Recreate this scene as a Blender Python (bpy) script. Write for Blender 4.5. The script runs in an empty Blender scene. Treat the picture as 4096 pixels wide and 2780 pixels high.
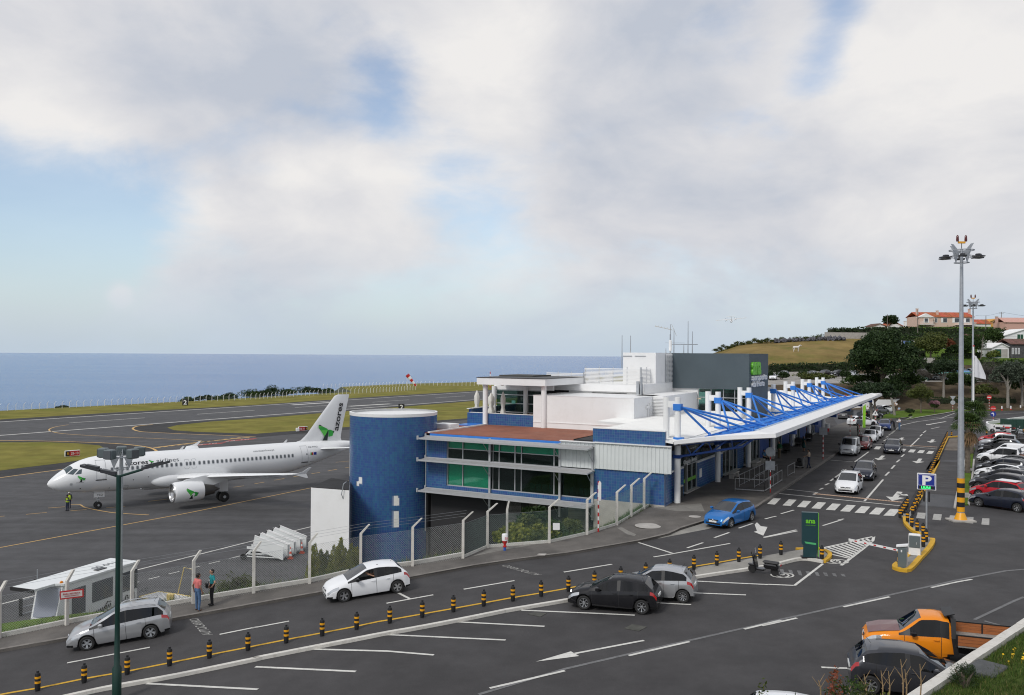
import bpy,bmesh,math,random
import numpy as np
from mathutils import Vector,Matrix,noise,geometry
R=math.radians
SC=bpy.context.scene
COL=SC.collection
# camera
FPX,CZ=3400.0,17.6
ROLL=math.atan(0.0068)
cam=bpy.data.cameras.new('camera')
cam.sensor_width=36.0
cam.lens=36.0*FPX/4096.0
cam.clip_start,cam.clip_end=0.5,60000.0
camo=bpy.data.objects.new('camera',cam)
COL.objects.link(camo)
camo.matrix_world=Matrix.Translation((0,0,CZ))@Matrix.Rotation(R(90)+math.atan(22/FPX),4,'X')@Matrix.Rotation(ROLL,4,'Z')
SC.camera=camo
# sky
SUN_EL,SUN_AZ=R(43),R(220)
w=bpy.data.worlds.new('World')
SC.world=w
w.use_nodes=True
nt=w.node_tree
nt.nodes.clear()
def wn(t,**k):
 n=nt.nodes.new(t)
 for a,b in k.items():setattr(n,a,b)
 return n
def wl(a,b):nt.links.new(a,b)
def wmath(op,a,b=None,c=None,clamp=False):
 n=wn('ShaderNodeMath',operation=op,use_clamp=clamp)
 for i,v in enumerate((a,b,c)):
  if v is None:continue
  if hasattr(v,'is_linked'):wl(v,n.inputs[i])
  else:n.inputs[i].default_value=v
 return n.outputs[0]
sky=wn('ShaderNodeTexSky',sky_type='NISHITA',sun_disc=False)
sky.sun_elevation,sky.sun_rotation=SUN_EL,SUN_AZ
sky.altitude,sky.air_density,sky.dust_density,sky.ozone_density=50,1.0,0.8,1.4
bg1=wn('ShaderNodeBackground');bg1.inputs['Strength'].default_value=0.13
wl(sky.outputs[0],bg1.inputs['Color'])
tc=wn('ShaderNodeTexCoord')
def wnoise(scale,loc,zs,detail=6,rough=.55,dist=0.0):
 m=wn('ShaderNodeMapping');wl(tc.outputs['Generated'],m.inputs['Vector'])
 m.inputs['Scale'].default_value=(1,1,zs);m.inputs['Location'].default_value=loc
 n=wn('ShaderNodeTexNoise');wl(m.outputs[0],n.inputs['Vector'])
 n.inputs['Scale'].default_value=scale;n.inputs['Detail'].default_value=detail
 n.inputs['Roughness'].default_value=rough;n.inputs['Distortion'].default_value=dist
 return n.outputs['Fac']
def wblob(vx,vy,rx,soft=1.0):
 """smooth spot around the sky direction seen at overview pixel (vx, vy), radius rx in the same pixels"""
 d=Vector(((vx-1162)/1929.0,1.0,-(vy-801)/1929.0)).normalized()
 n=wn('ShaderNodeVectorMath',operation='DISTANCE');wl(tc.outputs['Generated'],n.inputs[0])
 n.inputs[1].default_value=d
 mr=wn('ShaderNodeMapRange',interpolation_type='SMOOTHSTEP');wl(n.outputs['Value'],mr.inputs[0])
 mr.inputs[1].default_value=0.0;mr.inputs[2].default_value=rx/1929.0
 mr.inputs[3].default_value=1.0;mr.inputs[4].default_value=0.0
 return mr.outputs[0]
dens=wmath('MULTIPLY_ADD',wnoise(3.0,(3.1,1.7,.4),2.3,9,.58,.35),3.0,-0.62)
dens=wmath('ADD',dens,wmath('MULTIPLY_ADD',wnoise(8,(.3,2.7,4.4),1.9,7,.58,.4),1.25,-.62))
for(x,y,r,a)in[(100,480,330,.95),(300,560,240,.35),(895,260,110,.5),(860,130,130,.38),(1900,10,110,1.1),(1860,150,110,.9),(1060,440,220,.6),(640,300,240,.3),(1290,340,190,.35),(80,720,420,.45),(700,690,420,.35),(1500,720,500,.3)]:
 dens=wmath('SUBTRACT',dens,wmath('MULTIPLY',wblob(x,y,r),a))
for(x,y,r,a)in[(720,500,260,.75),(480,450,130,.4),(120,230,330,.6),(1250,130,420,.7),(2150,250,420,.7),(560,130,330,.6),(1500,480,420,.45),(270,675,40,.7),(420,620,130,.35)]:
 dens=wmath('ADD',dens,wmath('MULTIPLY',wblob(x,y,r),a))
mask=wn('ShaderNodeMapRange',interpolation_type='SMOOTHSTEP');wl(dens,mask.inputs[0])
mask.inputs[1].default_value=.0;mask.inputs[2].default_value=1.15
mask.inputs[3].default_value=0.2;mask.inputs[4].default_value=1.0
shade=wmath('MULTIPLY_ADD',wnoise(3.6,(7.7,.2,2.3),1.9,8,.55,.5),1.45,-.22)
shade=wmath('ADD',shade,wmath('MULTIPLY_ADD',wnoise(10,(1.7,5.2,.3),1.8,6,.55,.4),.55,-.27))
for(x,y,r,a)in[(600,150,420,.38),(1450,290,420,.34),(250,60,260,.15),(1900,440,300,.12),(700,650,300,.2),(1700,640,300,.1),(300,180,200,.1)]:
 shade=wmath('SUBTRACT',shade,wmath('MULTIPLY',wblob(x,y,r),a))
for(x,y,r,a)in[(90,280,300,.28),(740,510,250,.34),(450,470,120,.2),(1120,180,330,.26),(2150,200,400,.26),(640,370,130,.25),(1550,450,260,.12),(270,675,40,.3)]:
 shade=wmath('ADD',shade,wmath('MULTIPLY',wblob(x,y,r),a))
cr=wn('ShaderNodeValToRGB');wl(shade,cr.inputs[0])
cr.color_ramp.elements[0].position=.1;cr.color_ramp.elements[0].color=(.455,.49,.56,1)
cr.color_ramp.elements[1].position=.85;cr.color_ramp.elements[1].color=(.75,.735,.725,1)
e_=cr.color_ramp.elements.new(.45);e_.color=(.60,.605,.635,1)
bg2=wn('ShaderNodeBackground');bg2.inputs['Strength'].default_value=1.0
wl(cr.outputs[0],bg2.inputs['Color'])
bg3=wn('ShaderNodeBackground');bg3.inputs['Color'].default_value=(.435,.525,.62,1);bg3.inputs['Strength'].default_value=1.0
sep=wn('ShaderNodeSeparateXYZ');wl(tc.outputs['Generated'],sep.inputs[0])
hz=wn('ShaderNodeMapRange',interpolation_type='SMOOTHSTEP');wl(sep.outputs['Z'],hz.inputs[0])
hz.inputs[1].default_value=-.02;hz.inputs[2].default_value=.15;hz.inputs[3].default_value=.88;hz.inputs[4].default_value=0.0
mx=wn('ShaderNodeMixShader');wl(mask.outputs[0],mx.inputs[0]);wl(bg1.outputs[0],mx.inputs[1]);wl(bg2.outputs[0],mx.inputs[2])
mx2=wn('ShaderNodeMixShader');wl(hz.outputs[0],mx2.inputs[0]);wl(mx.outputs[0],mx2.inputs[1]);wl(bg3.outputs[0],mx2.inputs[2])
wo=wn('ShaderNodeOutputWorld');wl(mx2.outputs[0],wo.inputs['Surface'])
# sun (veiled by cloud) and exposure
sl=bpy.data.lights.new('sun','SUN');sl.energy=1.5;sl.angle=R(14);sl.color=(1.0,.97,.93)
so=bpy.data.objects.new('sun',sl);COL.objects.link(so)
sd=Vector((math.sin(SUN_AZ)*math.cos(SUN_EL),math.cos(SUN_AZ)*math.cos(SUN_EL),math.sin(SUN_EL)))
so.rotation_euler=sd.to_track_quat('Z','Y').to_euler()
so.location=(0,0,120)
vs=SC.view_settings
vs.view_transform,vs.look,vs.exposure,vs.gamma,vs.use_curve_mapping='Standard','None',0.2,1.0,False
SC.cycles.filter_width=1.1
SC.cycles.max_bounces=8
SC.cycles.transparent_max_bounces=16
# helpers
RND=random.Random(7)
NPR=np.random.RandomState(7)
def ray(px,py):
 c,s=math.cos(ROLL),math.sin(ROLL)
 dx,dy=px-2048,py-1412
 return Vector(((c*dx+s*dy)/FPX,1.0,-(-s*dx+c*dy)/FPX))
UA=Vector((math.sin(R(28.9)),math.cos(R(28.9))));VA=Vector((-UA.y,UA.x));P0=Vector((10.8,59.8))
def AB(a,b,z=None):
 p=P0+UA*a+VA*b
 return Vector((p.x,p.y))if z is None else Vector((p.x,p.y,z))
ZQ=[(-90,.6),(-60,1.4),(-40,2.8),(-30,3.6),(-20.8,4.55),(-7.7,5.85),(2,6.25),(9.4,6.5),(16,6.78),(20,6.9),(900,6.9)]
def qof(x,y):return x+.25*(y-45)
def zr(x,y):
 """height of the sloping street"""
 return float(np.interp(qof(x,y),[a for a,b in ZQ],[b for a,b in ZQ]))
def GZ(px,py,z):
 d=ray(px,py);t=(z-CZ)/d.z
 return Vector((d.x*t,t,z))
def G(px,py,dz=0.0):
 z=6.0
 for _ in range(25):
  p=GZ(px,py,z);z=zr(p.x,p.y)+dz
 return Vector((p.x,p.y,z))
def GY(px,py,y):
 d=ray(px,py);return Vector((d.x*y,y,CZ+d.z*y))
def k2(x0,y0,k):return lambda x,y:(x0+x/k,y0+y/k)
Q1=k2(0,1380,2.253);Q2=k2(0,2080,2.253);Q3=k2(1024,2080,2.253);Q4=k2(1024,1380,2.253)
Q5=k2(2048,1380,2.253);Q6=k2(2048,2080,2.253);Q7=k2(3072,1380,2.253);Q8=k2(3072,2080,2.253)
Z5=k2(1640,1680,2.8163);Z6=k2(2360,1680,2.8163);Z2b=k2(3380,1220,3.1536);Z1b=k2(2860,1220,3.584);Z3b=k2(3560,1540,4.149)
ZR2=k2(3050,1480,3.755);ZP=k2(3480,1840,3.2854);ZL=k2(3100,1640,4.38);ZC=k2(3780,1680,3.756)
def link(o,parent=None):
 COL.objects.link(o)
 if parent is not None:o.parent=parent
 return o
def tag(o,label=None,cat=None,group=None,kind=None):
 if label:o['label']=label
 if cat:o['category']=cat
 if group:o['group']=group
 if kind:o['kind']=kind
 return o
def thing(name,label,cat,loc=(0,0,0),rz=0.0,group=None,parent=None):
 o=bpy.data.objects.new(name,None);o.empty_display_size=.3
 link(o,parent);o.location=loc;o.rotation_euler=(0,0,rz)
 return tag(o,label,cat,group)
def inst(name,me,parent=None,loc=(0,0,0),rot=(0,0,0),scale=None,m=None):
 o=bpy.data.objects.new(name,me);link(o,parent);o.location=loc;o.rotation_euler=rot
 if scale:o.scale=scale if hasattr(scale,'__len__')else(scale,)*3
 if m:
  o.material_slots[0].link='OBJECT';o.material_slots[0].material=m
 return o
def copy_tree(o,loc=None,rz=None,label=None,parent=None):
 c=o.copy();COL.objects.link(c)
 if parent is not None:c.parent=parent
 if loc is not None:c.location=loc
 if rz is not None:c.rotation_euler=(0,0,rz)
 if label:c['label']=label
 for ch in o.children:copy_tree(ch,parent=c)
 return c
class MB:
 def __init__(s):s.v,s.f,s.mi,s.cur,s.T=[],[],[],0,None
 def add(s,vs,fs):
  b=len(s.v)
  if s.T is not None:vs=[s.T@Vector(v)for v in vs]
  s.v+=[tuple(v)for v in vs];s.f+=[tuple(i+b for i in f)for f in fs];s.mi+=[s.cur]*len(fs)
  return s
 def box(s,x0,x1,y0,y1,z0,z1):
  return s.add([(x0,y0,z0),(x1,y0,z0),(x1,y1,z0),(x0,y1,z0),(x0,y0,z1),(x1,y0,z1),(x1,y1,z1),(x0,y1,z1)],[(0,3,2,1),(4,5,6,7),(0,1,5,4),(1,2,6,5),(2,3,7,6),(3,0,4,7)])
 def bev(s,x0,x1,y0,y1,z0,z1,b=.03):
  v,zs=[],[(z0,b),(z0+b,0),(z1-b,0),(z1,b)]
  for z,i in zs:
   X0,X1,Y0,Y1=x0+i,x1-i,y0+i,y1-i
   v+=[(X0+b,Y0,z),(X1-b,Y0,z),(X1,Y0+b,z),(X1,Y1-b,z),(X1-b,Y1,z),(X0+b,Y1,z),(X0,Y1-b,z),(X0,Y0+b,z)]
  f=[tuple(range(7,-1,-1)),tuple(range(24,32))]
  for k in range(3):
   for i in range(8):
    f.append((k*8+i,k*8+(i+1)%8,k*8+8+(i+1)%8,k*8+8+i))
  return s.add(v,f)
 def tube(s,pts,r,n=6,cap=True):
  pts=[Vector(p)for p in pts];rs=r if hasattr(r,'__len__')else[r]*len(pts)
  v,f=[],[];up=None
  for i,p in enumerate(pts):
   d=(pts[min(i+1,len(pts)-1)]-pts[max(i-1,0)]).normalized()
   if up is None:
    up=Vector((0,0,1))if abs(d.z)<.95 else Vector((1,0,0))
   a=d.cross(up).normalized();b=a.cross(d).normalized();up=b
   for k in range(n):
    t=2*math.pi*(k+.5)/n
    v.append(p+(a*math.cos(t)+b*math.sin(t))*rs[i])
  for i in range(len(pts)-1):
   for k in range(n):
    f.append((i*n+k,i*n+(k+1)%n,i*n+n+(k+1)%n,i*n+n+k))
  if cap:
   f.append(tuple(range(n-1,-1,-1)));f.append(tuple(range((len(pts)-1)*n,len(pts)*n)))
  return s.add(v,f)
 def lathe(s,prof,n=16,c=(0,0,0),axis='Z',cap=True):
  v,f=[],[]
  for(r,z)in prof:
   for k in range(n):
    t=2*math.pi*k/n;x,y=r*math.cos(t),r*math.sin(t)
    p=(x,y,z)if axis=='Z' else((z,x,y)if axis=='X' else(y,z,x))
    v.append((p[0]+c[0],p[1]+c[1],p[2]+c[2]))
  for i in range(len(prof)-1):
   for k in range(n):
    f.append((i*n+k,i*n+(k+1)%n,i*n+n+(k+1)%n,i*n+n+k))
  if cap:
   f.append(tuple(range(n-1,-1,-1)));f.append(tuple(range((len(prof)-1)*n,len(prof)*n)))
  return s.add(v,f)
 def prism(s,poly,z0,z1):
  n=len(poly)
  v=[(p[0],p[1],z0)for p in poly]+[(p[0],p[1],z1)for p in poly]
  return s.add(v,[tuple(range(n-1,-1,-1)),tuple(range(n,2*n))]+[(i,(i+1)%n,n+(i+1)%n,n+i)for i in range(n)])
 def slab(s,pts,d):
  """polygon given by 3-D points, thickened by the vector d"""
  n=len(pts);pts=[Vector(p)for p in pts];d=Vector(d)
  return s.add(pts+[p+d for p in pts],[tuple(range(n-1,-1,-1)),tuple(range(n,2*n))]+[(i,(i+1)%n,n+(i+1)%n,n+i)for i in range(n)])
 def ball(s,c,rx,ry=None,rz=None,n=10,m=7):
  ry=ry or rx;rz=rz or rx;v,f=[],[]
  for i in range(m+1):
   p=math.pi*i/m
   for k in range(n):
    t=2*math.pi*k/n
    v.append((c[0]+rx*math.sin(p)*math.cos(t),c[1]+ry*math.sin(p)*math.sin(t),c[2]+rz*math.cos(p)))
  for i in range(m):
   for k in range(n):
    f.append((i*n+k,i*n+n+k,i*n+n+(k+1)%n,i*n+(k+1)%n))
  return s.add(v,f)
 def mesh(s,name,mats,smooth=None):
  me=bpy.data.meshes.new(name)
  me.from_pydata(s.v,[],s.f)
  for m in(mats if isinstance(mats,(list,tuple))else[mats]):me.materials.append(m)
  if any(s.mi):me.polygons.foreach_set('material_index',s.mi)
  bm=bmesh.new();bm.from_mesh(me);bmesh.ops.recalc_face_normals(bm,faces=bm.faces);bm.to_mesh(me);bm.free()
  if smooth:
   me.polygons.foreach_set('use_smooth',[True]*len(me.polygons));me.set_sharp_from_angle(angle=R(smooth))
  me.update()
  return me
 def obj(s,name,mats,parent=None,smooth=None,kind=None):
  o=bpy.data.objects.new(name,s.mesh(name,mats,smooth));link(o,parent)
  if kind:o['kind']=kind
  return o
def bxm(name,x0,x1,y0,y1,z0,z1,m,parent=None,kind=None):return MB().box(x0,x1,y0,y1,z0,z1).obj(name,m,parent,kind=kind)
_tx={}
def text_mesh(s,size=1.0,extrude=.0,bold=0.0,align='LEFT'):
 key=(s,size,extrude,bold,align)
 if key in _tx:return _tx[key]
 cu=bpy.data.curves.new('text','FONT');cu.body=s;cu.size=size;cu.extrude=extrude;cu.offset=bold;cu.align_x=align;cu.resolution_u=3
 o=bpy.data.objects.new('text',cu);COL.objects.link(o)
 bpy.context.view_layer.update()
 me=bpy.data.meshes.new_from_object(o.evaluated_get(bpy.context.evaluated_depsgraph_get()))
 COL.objects.unlink(o);bpy.data.objects.remove(o)
 _tx[key]=me
 return me
def text(name,s,size,m,parent,origin,xdir,ydir,width=None,extrude=.006,bold=0.0,align='LEFT',wrap=None):
 """lettering laid on a plane: origin, reading direction, up direction; wrap maps (u, v, w) to a point"""
 src=text_mesh(s,size,extrude,bold,align)
 me=src.copy();me.materials.clear();me.materials.append(m)
 n=len(me.vertices);co=np.empty(n*3);me.vertices.foreach_get('co',co);co=co.reshape(-1,3)
 if width:co[:,0]*=width/max(1e-6,co[:,0].max()-co[:,0].min())
 if wrap:out=np.array([wrap(*c)for c in co])
 else:
  xd,yd=Vector(xdir).normalized(),Vector(ydir).normalized();zd=xd.cross(yd)
  out=np.array(origin)[None]+co[:,:1]*np.array(xd)+co[:,1:2]*np.array(yd)+co[:,2:]*np.array(zd)
 me.vertices.foreach_set('co',out.ravel());me.update()
 return link(bpy.data.objects.new(name,me),parent)
# materials
MATS={}
def nodes(m):
 m.use_nodes=True;return m.node_tree,m.node_tree.nodes['Principled BSDF']
def mat(name,col,rough=.6,metal=0.0,var=0.0,scale=3.0,bump=0.0,bscale=None,spec=.5,coat=0.0,detail=5,stretch=None,island=0.0,dirt=None,trans=0.0,emit=None,sub=0.0):
 m=bpy.data.materials.new(name);t,b=nodes(m)
 b.inputs['Base Color'].default_value=(*col,1);b.inputs['Roughness'].default_value=rough
 b.inputs['Metallic'].default_value=metal;b.inputs['Specular IOR Level'].default_value=spec;b.inputs['Coat Weight'].default_value=coat
 b.inputs['Coat Roughness'].default_value=.04
 if emit:b.inputs['Emission Color'].default_value=(*emit[0],1);b.inputs['Emission Strength'].default_value=emit[1]
 tcn=t.nodes.new('ShaderNodeTexCoord');vec=tcn.outputs['Object']
 if stretch:
  mp=t.nodes.new('ShaderNodeMapping');t.links.new(vec,mp.inputs[0]);mp.inputs['Scale'].default_value=stretch[0];mp.inputs['Rotation'].default_value=(0,0,stretch[1]);vec=mp.outputs[0]
 def nz(s,d=detail,r=.6):
  n=t.nodes.new('ShaderNodeTexNoise');t.links.new(vec,n.inputs['Vector']);n.inputs['Scale'].default_value=s;n.inputs['Detail'].default_value=d;n.inputs['Roughness'].default_value=r
  return n.outputs['Fac']
 colout=None
 def mixc(fac,a,bcol,mode='MIX'):
  x=t.nodes.new('ShaderNodeMix');x.data_type='RGBA';x.blend_type=mode
  if hasattr(fac,'is_linked'):t.links.new(fac,x.inputs[0])
  else:x.inputs[0].default_value=fac
  for i,v in((6,a),(7,bcol)):
   if hasattr(v,'is_linked'):t.links.new(v,x.inputs[i])
   else:x.inputs[i].default_value=(*v,1)
  return x.outputs[2]
 def mr(src,a0,a1,b0,b1):
  n=t.nodes.new('ShaderNodeMapRange');t.links.new(src,n.inputs[0])
  for i,v in enumerate((a0,a1,b0,b1)):n.inputs[i+1].default_value=v
  return n.outputs[0]
 cur=col
 if var:
  lo=tuple(c*(1-var)for c in col);hi=tuple(min(1,c*(1+var))for c in col)
  cur=mixc(mr(nz(scale),.3,.7,0,1),lo,hi)
 if name.startswith(('dry_','green_lawn','bank_','slope_')):b.inputs['Specular IOR Level'].default_value=.08
 if dirt:
  cur=mixc(mr(nz(dirt[2],8,.7),.5,.78,0,dirt[1]),cur,dirt[0])
 if island:
  g=t.nodes.new('ShaderNodeNewGeometry')
  v=mr(g.outputs['Random Per Island'],0,1,1-island,1+island)
  hs=t.nodes.new('ShaderNodeHueSaturation');t.links.new(v,hs.inputs['Value'])
  hv=mr(g.outputs['Random Per Island'],0,1,.5+.02,.5-.02);t.links.new(hv,hs.inputs['Hue'])
  if hasattr(cur,'is_linked'):t.links.new(cur,hs.inputs['Color'])
  else:hs.inputs['Color'].default_value=(*cur,1)
  cur=hs.outputs[0]
 if hasattr(cur,'is_linked'):t.links.new(cur,b.inputs['Base Color'])
 if bump:
  bn=t.nodes.new('ShaderNodeBump');bn.inputs['Strength'].default_value=bump;bn.inputs['Distance'].default_value=.05
  t.links.new(nz(bscale or scale*8,6,.65),bn.inputs['Height']);t.links.new(bn.outputs[0],b.inputs['Normal'])
 if sub:
  tr=t.nodes.new('ShaderNodeBsdfTranslucent');ms=t.nodes.new('ShaderNodeMixShader');ms.inputs[0].default_value=sub
  if hasattr(cur,'is_linked'):t.links.new(cur,tr.inputs[0])
  else:tr.inputs[0].default_value=(*cur,1)
  t.links.new(b.outputs[0],ms.inputs[1]);t.links.new(tr.outputs[0],ms.inputs[2])
  t.links.new(ms.outputs[0],t.nodes['Material Output'].inputs[0])
 MATS[name]=m
 return m
def glass(name,tint,clear=.5,rough=.03,ior=1.5,df=.22):
 """window pane: mirror reflection by Fresnel over a tinted see-through pane"""
 m=bpy.data.materials.new(name);t,b=nodes(m)
 gl=t.nodes.new('ShaderNodeBsdfGlossy');gl.inputs['Roughness'].default_value=rough;gl.inputs['Color'].default_value=(.95,.97,1,1)
 tp=t.nodes.new('ShaderNodeBsdfTransparent');tp.inputs['Color'].default_value=(*[c*clear for c in tint],1)
 dn=t.nodes.new('ShaderNodeBsdfDiffuse');dn.inputs['Color'].default_value=(*[c*.12 for c in tint],1)
 m0=t.nodes.new('ShaderNodeMixShader');m0.inputs[0].default_value=df;t.links.new(tp.outputs[0],m0.inputs[1]);t.links.new(dn.outputs[0],m0.inputs[2])
 fr=t.nodes.new('ShaderNodeFresnel');fr.inputs['IOR'].default_value=ior
 m1=t.nodes.new('ShaderNodeMixShader');t.links.new(fr.outputs[0],m1.inputs[0]);t.links.new(m0.outputs[0],m1.inputs[1]);t.links.new(gl.outputs[0],m1.inputs[2])
 t.links.new(m1.outputs[0],t.nodes['Material Output'].inputs[0]);MATS[name]=m
 return m
def asphalt(name,base,patch=.25,grain=.25,streak=None,stain=.5):
 m=bpy.data.materials.new(name);t,b=nodes(m)
 tcn=t.nodes.new('ShaderNodeTexCoord');L=t.links.new
 def nz(s,d,r,vec=None):
  n=t.nodes.new('ShaderNodeTexNoise');L(vec or tcn.outputs['Object'],n.inputs['Vector']);n.inputs['Scale'].default_value=s;n.inputs['Detail'].default_value=d;n.inputs['Roughness'].default_value=r
  return n.outputs['Fac']
 def mr(src,a0,a1,b0,b1):
  n=t.nodes.new('ShaderNodeMapRange');L(src,n.inputs[0])
  for i,v in enumerate((a0,a1,b0,b1)):n.inputs[i+1].default_value=v
  return n.outputs[0]
 def mul(a,c):
  n=t.nodes.new('ShaderNodeMath');n.operation='MULTIPLY';L(a,n.inputs[0]);L(c,n.inputs[1]);return n.outputs[0]
 f=mr(nz(.09,4,.6),.3,.7,1-patch,1+patch)
 f=mul(f,mr(nz(.55,5,.65),.32,.7,1-stain*.35,1+stain*.3))
 f=mul(f,mr(nz(28,3,.8),.25,.75,1-grain,1+grain))
 if streak:
  mp=t.nodes.new('ShaderNodeMapping');L(tcn.outputs['Object'],mp.inputs[0]);mp.inputs['Rotation'].default_value=(0,0,streak[0]);mp.inputs['Scale'].default_value=(.012,.45,1)
  f=mul(f,mr(nz(1.0,5,.6,mp.outputs[0]),.35,.68,1-streak[1],1+streak[1]*.7))
 h=t.nodes.new('ShaderNodeMix');h.data_type='RGBA';h.blend_type='MULTIPLY';h.inputs[0].default_value=1.0
 h.inputs[6].default_value=(*base,1)
 cb=t.nodes.new('ShaderNodeCombineColor')
 for i in range(3):L(f,cb.inputs[i])
 L(cb.outputs[0],h.inputs[7]);L(h.outputs[2],b.inputs['Base Color'])
 L(mr(nz(.4,4,.6),.3,.7,.72,.93),b.inputs['Roughness'])
 bn=t.nodes.new('ShaderNodeBump');bn.inputs['Strength'].default_value=.35;bn.inputs['Distance'].default_value=.02
 L(nz(35,4,.7),bn.inputs['Height']);L(bn.outputs[0],b.inputs['Normal'])
 MATS[name]=m
 return m
def paint_mark(name,col,wear=.35,under=(.045,.045,.046),scale=5):
 """road paint: chipped where the noise is high"""
 return mat(name,col,.7,var=.1,scale=1.4,dirt=(under,wear,scale),spec=.3)
A_ROAD=asphalt('street_asphalt',(.046,.0435,.044),.16,.3,None,.7)
A_APRON=asphalt('apron_asphalt',(.066,.065,.067),.12,.2,(R(-50),.22),.5)
A_RWY=asphalt('runway_asphalt',(.068,.068,.07),.1,.15,(R(-61),.2),.3)
A_PAVE=asphalt('pavement_concrete',(.115,.105,.094),.25,.3,None,.9)
A_PALE=asphalt('pale_concrete',(.26,.25,.225),.15,.2,None,.7)
A_DARK=asphalt('cinder_shoulder',(.018,.017,.017),.3,.4,None,.5)
A_PATCH=asphalt('patched_asphalt',(.075,.077,.082),.12,.2,None,.4)
A_LOT=asphalt('lot_gravel',(.30,.285,.26),.15,.25,None,.6)
M_WHITE=mat('white_wall',(.81,.81,.80),.7,var=.035,scale=.35,dirt=((.55,.52,.46),.22,.9))
M_WPAINT=mat('white_paint',(.80,.80,.79),.35,var=.03,scale=1.5,dirt=((.5,.48,.44),.15,2.0))
M_ROADW=paint_mark('road_paint_white',(.62,.61,.57),.5)
M_ROADW2=paint_mark('road_paint_worn',(.40,.395,.37),.85,scale=9)
M_ROADWF=paint_mark('road_paint_faded',(.16,.16,.16),.9,scale=6)
M_YEL=paint_mark('kerb_paint_yellow',(.62,.36,.03),.3)
M_YELA=paint_mark('apron_paint_yellow',(.60,.38,.14),.35)
M_ORK=mat('zebra_pad',(.52,.36,.26),.8,var=.2,scale=6)
M_BLUE=mat('blue_tile',(.042,.115,.27),.24,var=.05,scale=1.2,spec=.5,island=.015)
M_GROUT=mat('tile_grout',(.15,.21,.34),.8)
M_MORTAR=mat('bare_mortar',(.74,.74,.70),.8,var=.06,scale=4)
M_BSTEEL=mat('blue_steel',(.03,.19,.60),.38,var=.08,scale=2)
M_BSHEET=mat('blue_roof_sheet',(.055,.25,.66),.35,var=.12,scale=1.2)
M_DBLUE=mat('dark_blue_paint',(.015,.06,.25),.4)
M_RED=mat('terracotta_deck',(.25,.085,.045),.8,var=.22,scale=.5,dirt=((.35,.22,.16),.4,1.3),bump=.1,bscale=9)
M_CONC=mat('concrete',(.42,.40,.37),.85,var=.15,scale=2,dirt=((.2,.18,.15),.5,4),bump=.15,bscale=30)
M_CONCW=mat('whitewashed_concrete',(.62,.60,.55),.85,var=.1,scale=2.5,dirt=((.26,.23,.19),.7,5),bump=.2,bscale=25)
M_GALV=mat('galvanised_steel',(.42,.44,.46),.5,.55,var=.12,scale=4)
M_ALU=mat('grey_aluminium',(.50,.51,.52),.42,.35,var=.05,scale=3)
M_LOUV=mat('white_louvre',(.72,.72,.71),.45)
M_SHADE=mat('sunshade_grey',(.40,.40,.40),.55,var=.08,scale=3)
M_GREY=mat('slate_render',(.062,.085,.098),.62,var=.12,scale=.25,dirt=((.10,.125,.14),.6,.22),bump=.05,bscale=20)
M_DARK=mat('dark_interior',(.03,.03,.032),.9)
M_BLACK=mat('black_plastic',(.012,.012,.013),.5)
M_RUB=mat('black_rubber',(.018,.018,.018),.75)
M_CLAD=mat('ribbed_cladding',(.66,.69,.68),.42,var=.04,scale=.8)
M_ROOF=mat('white_roof_sheet',(.82,.82,.80),.4,var=.03,scale=.6,dirt=((.55,.53,.5),.2,1.1))
M_GLG=glass('green_pane',(.62,.95,.86),.95,df=.05)
M_GLD=glass('dark_pane',(.42,.66,.60),.8,df=.12)
M_BLIND=mat('green_blind',(.14,.70,.52),.6,var=.06,scale=.7)
M_CAN=mat('white_canvas',(.72,.70,.64),.85,var=.08,scale=3)
M_WOOD=mat('brown_wood',(.22,.10,.04),.6,var=.3,scale=6,stretch=((1,8,8),0))
M_REDP=mat('red_paint',(.50,.02,.02),.4)
M_SIGNB=mat('sign_blue',(.012,.03,.26),.4)
M_GREENL=mat('lime_lettering',(.16,.55,.03),.4)
M_TEAL=mat('teal_seat',(.0,.22,.23),.5)
M_LED=mat('green_led',(.02,.6,.15),.5,emit=((.05,.9,.2),1.2))
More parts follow.
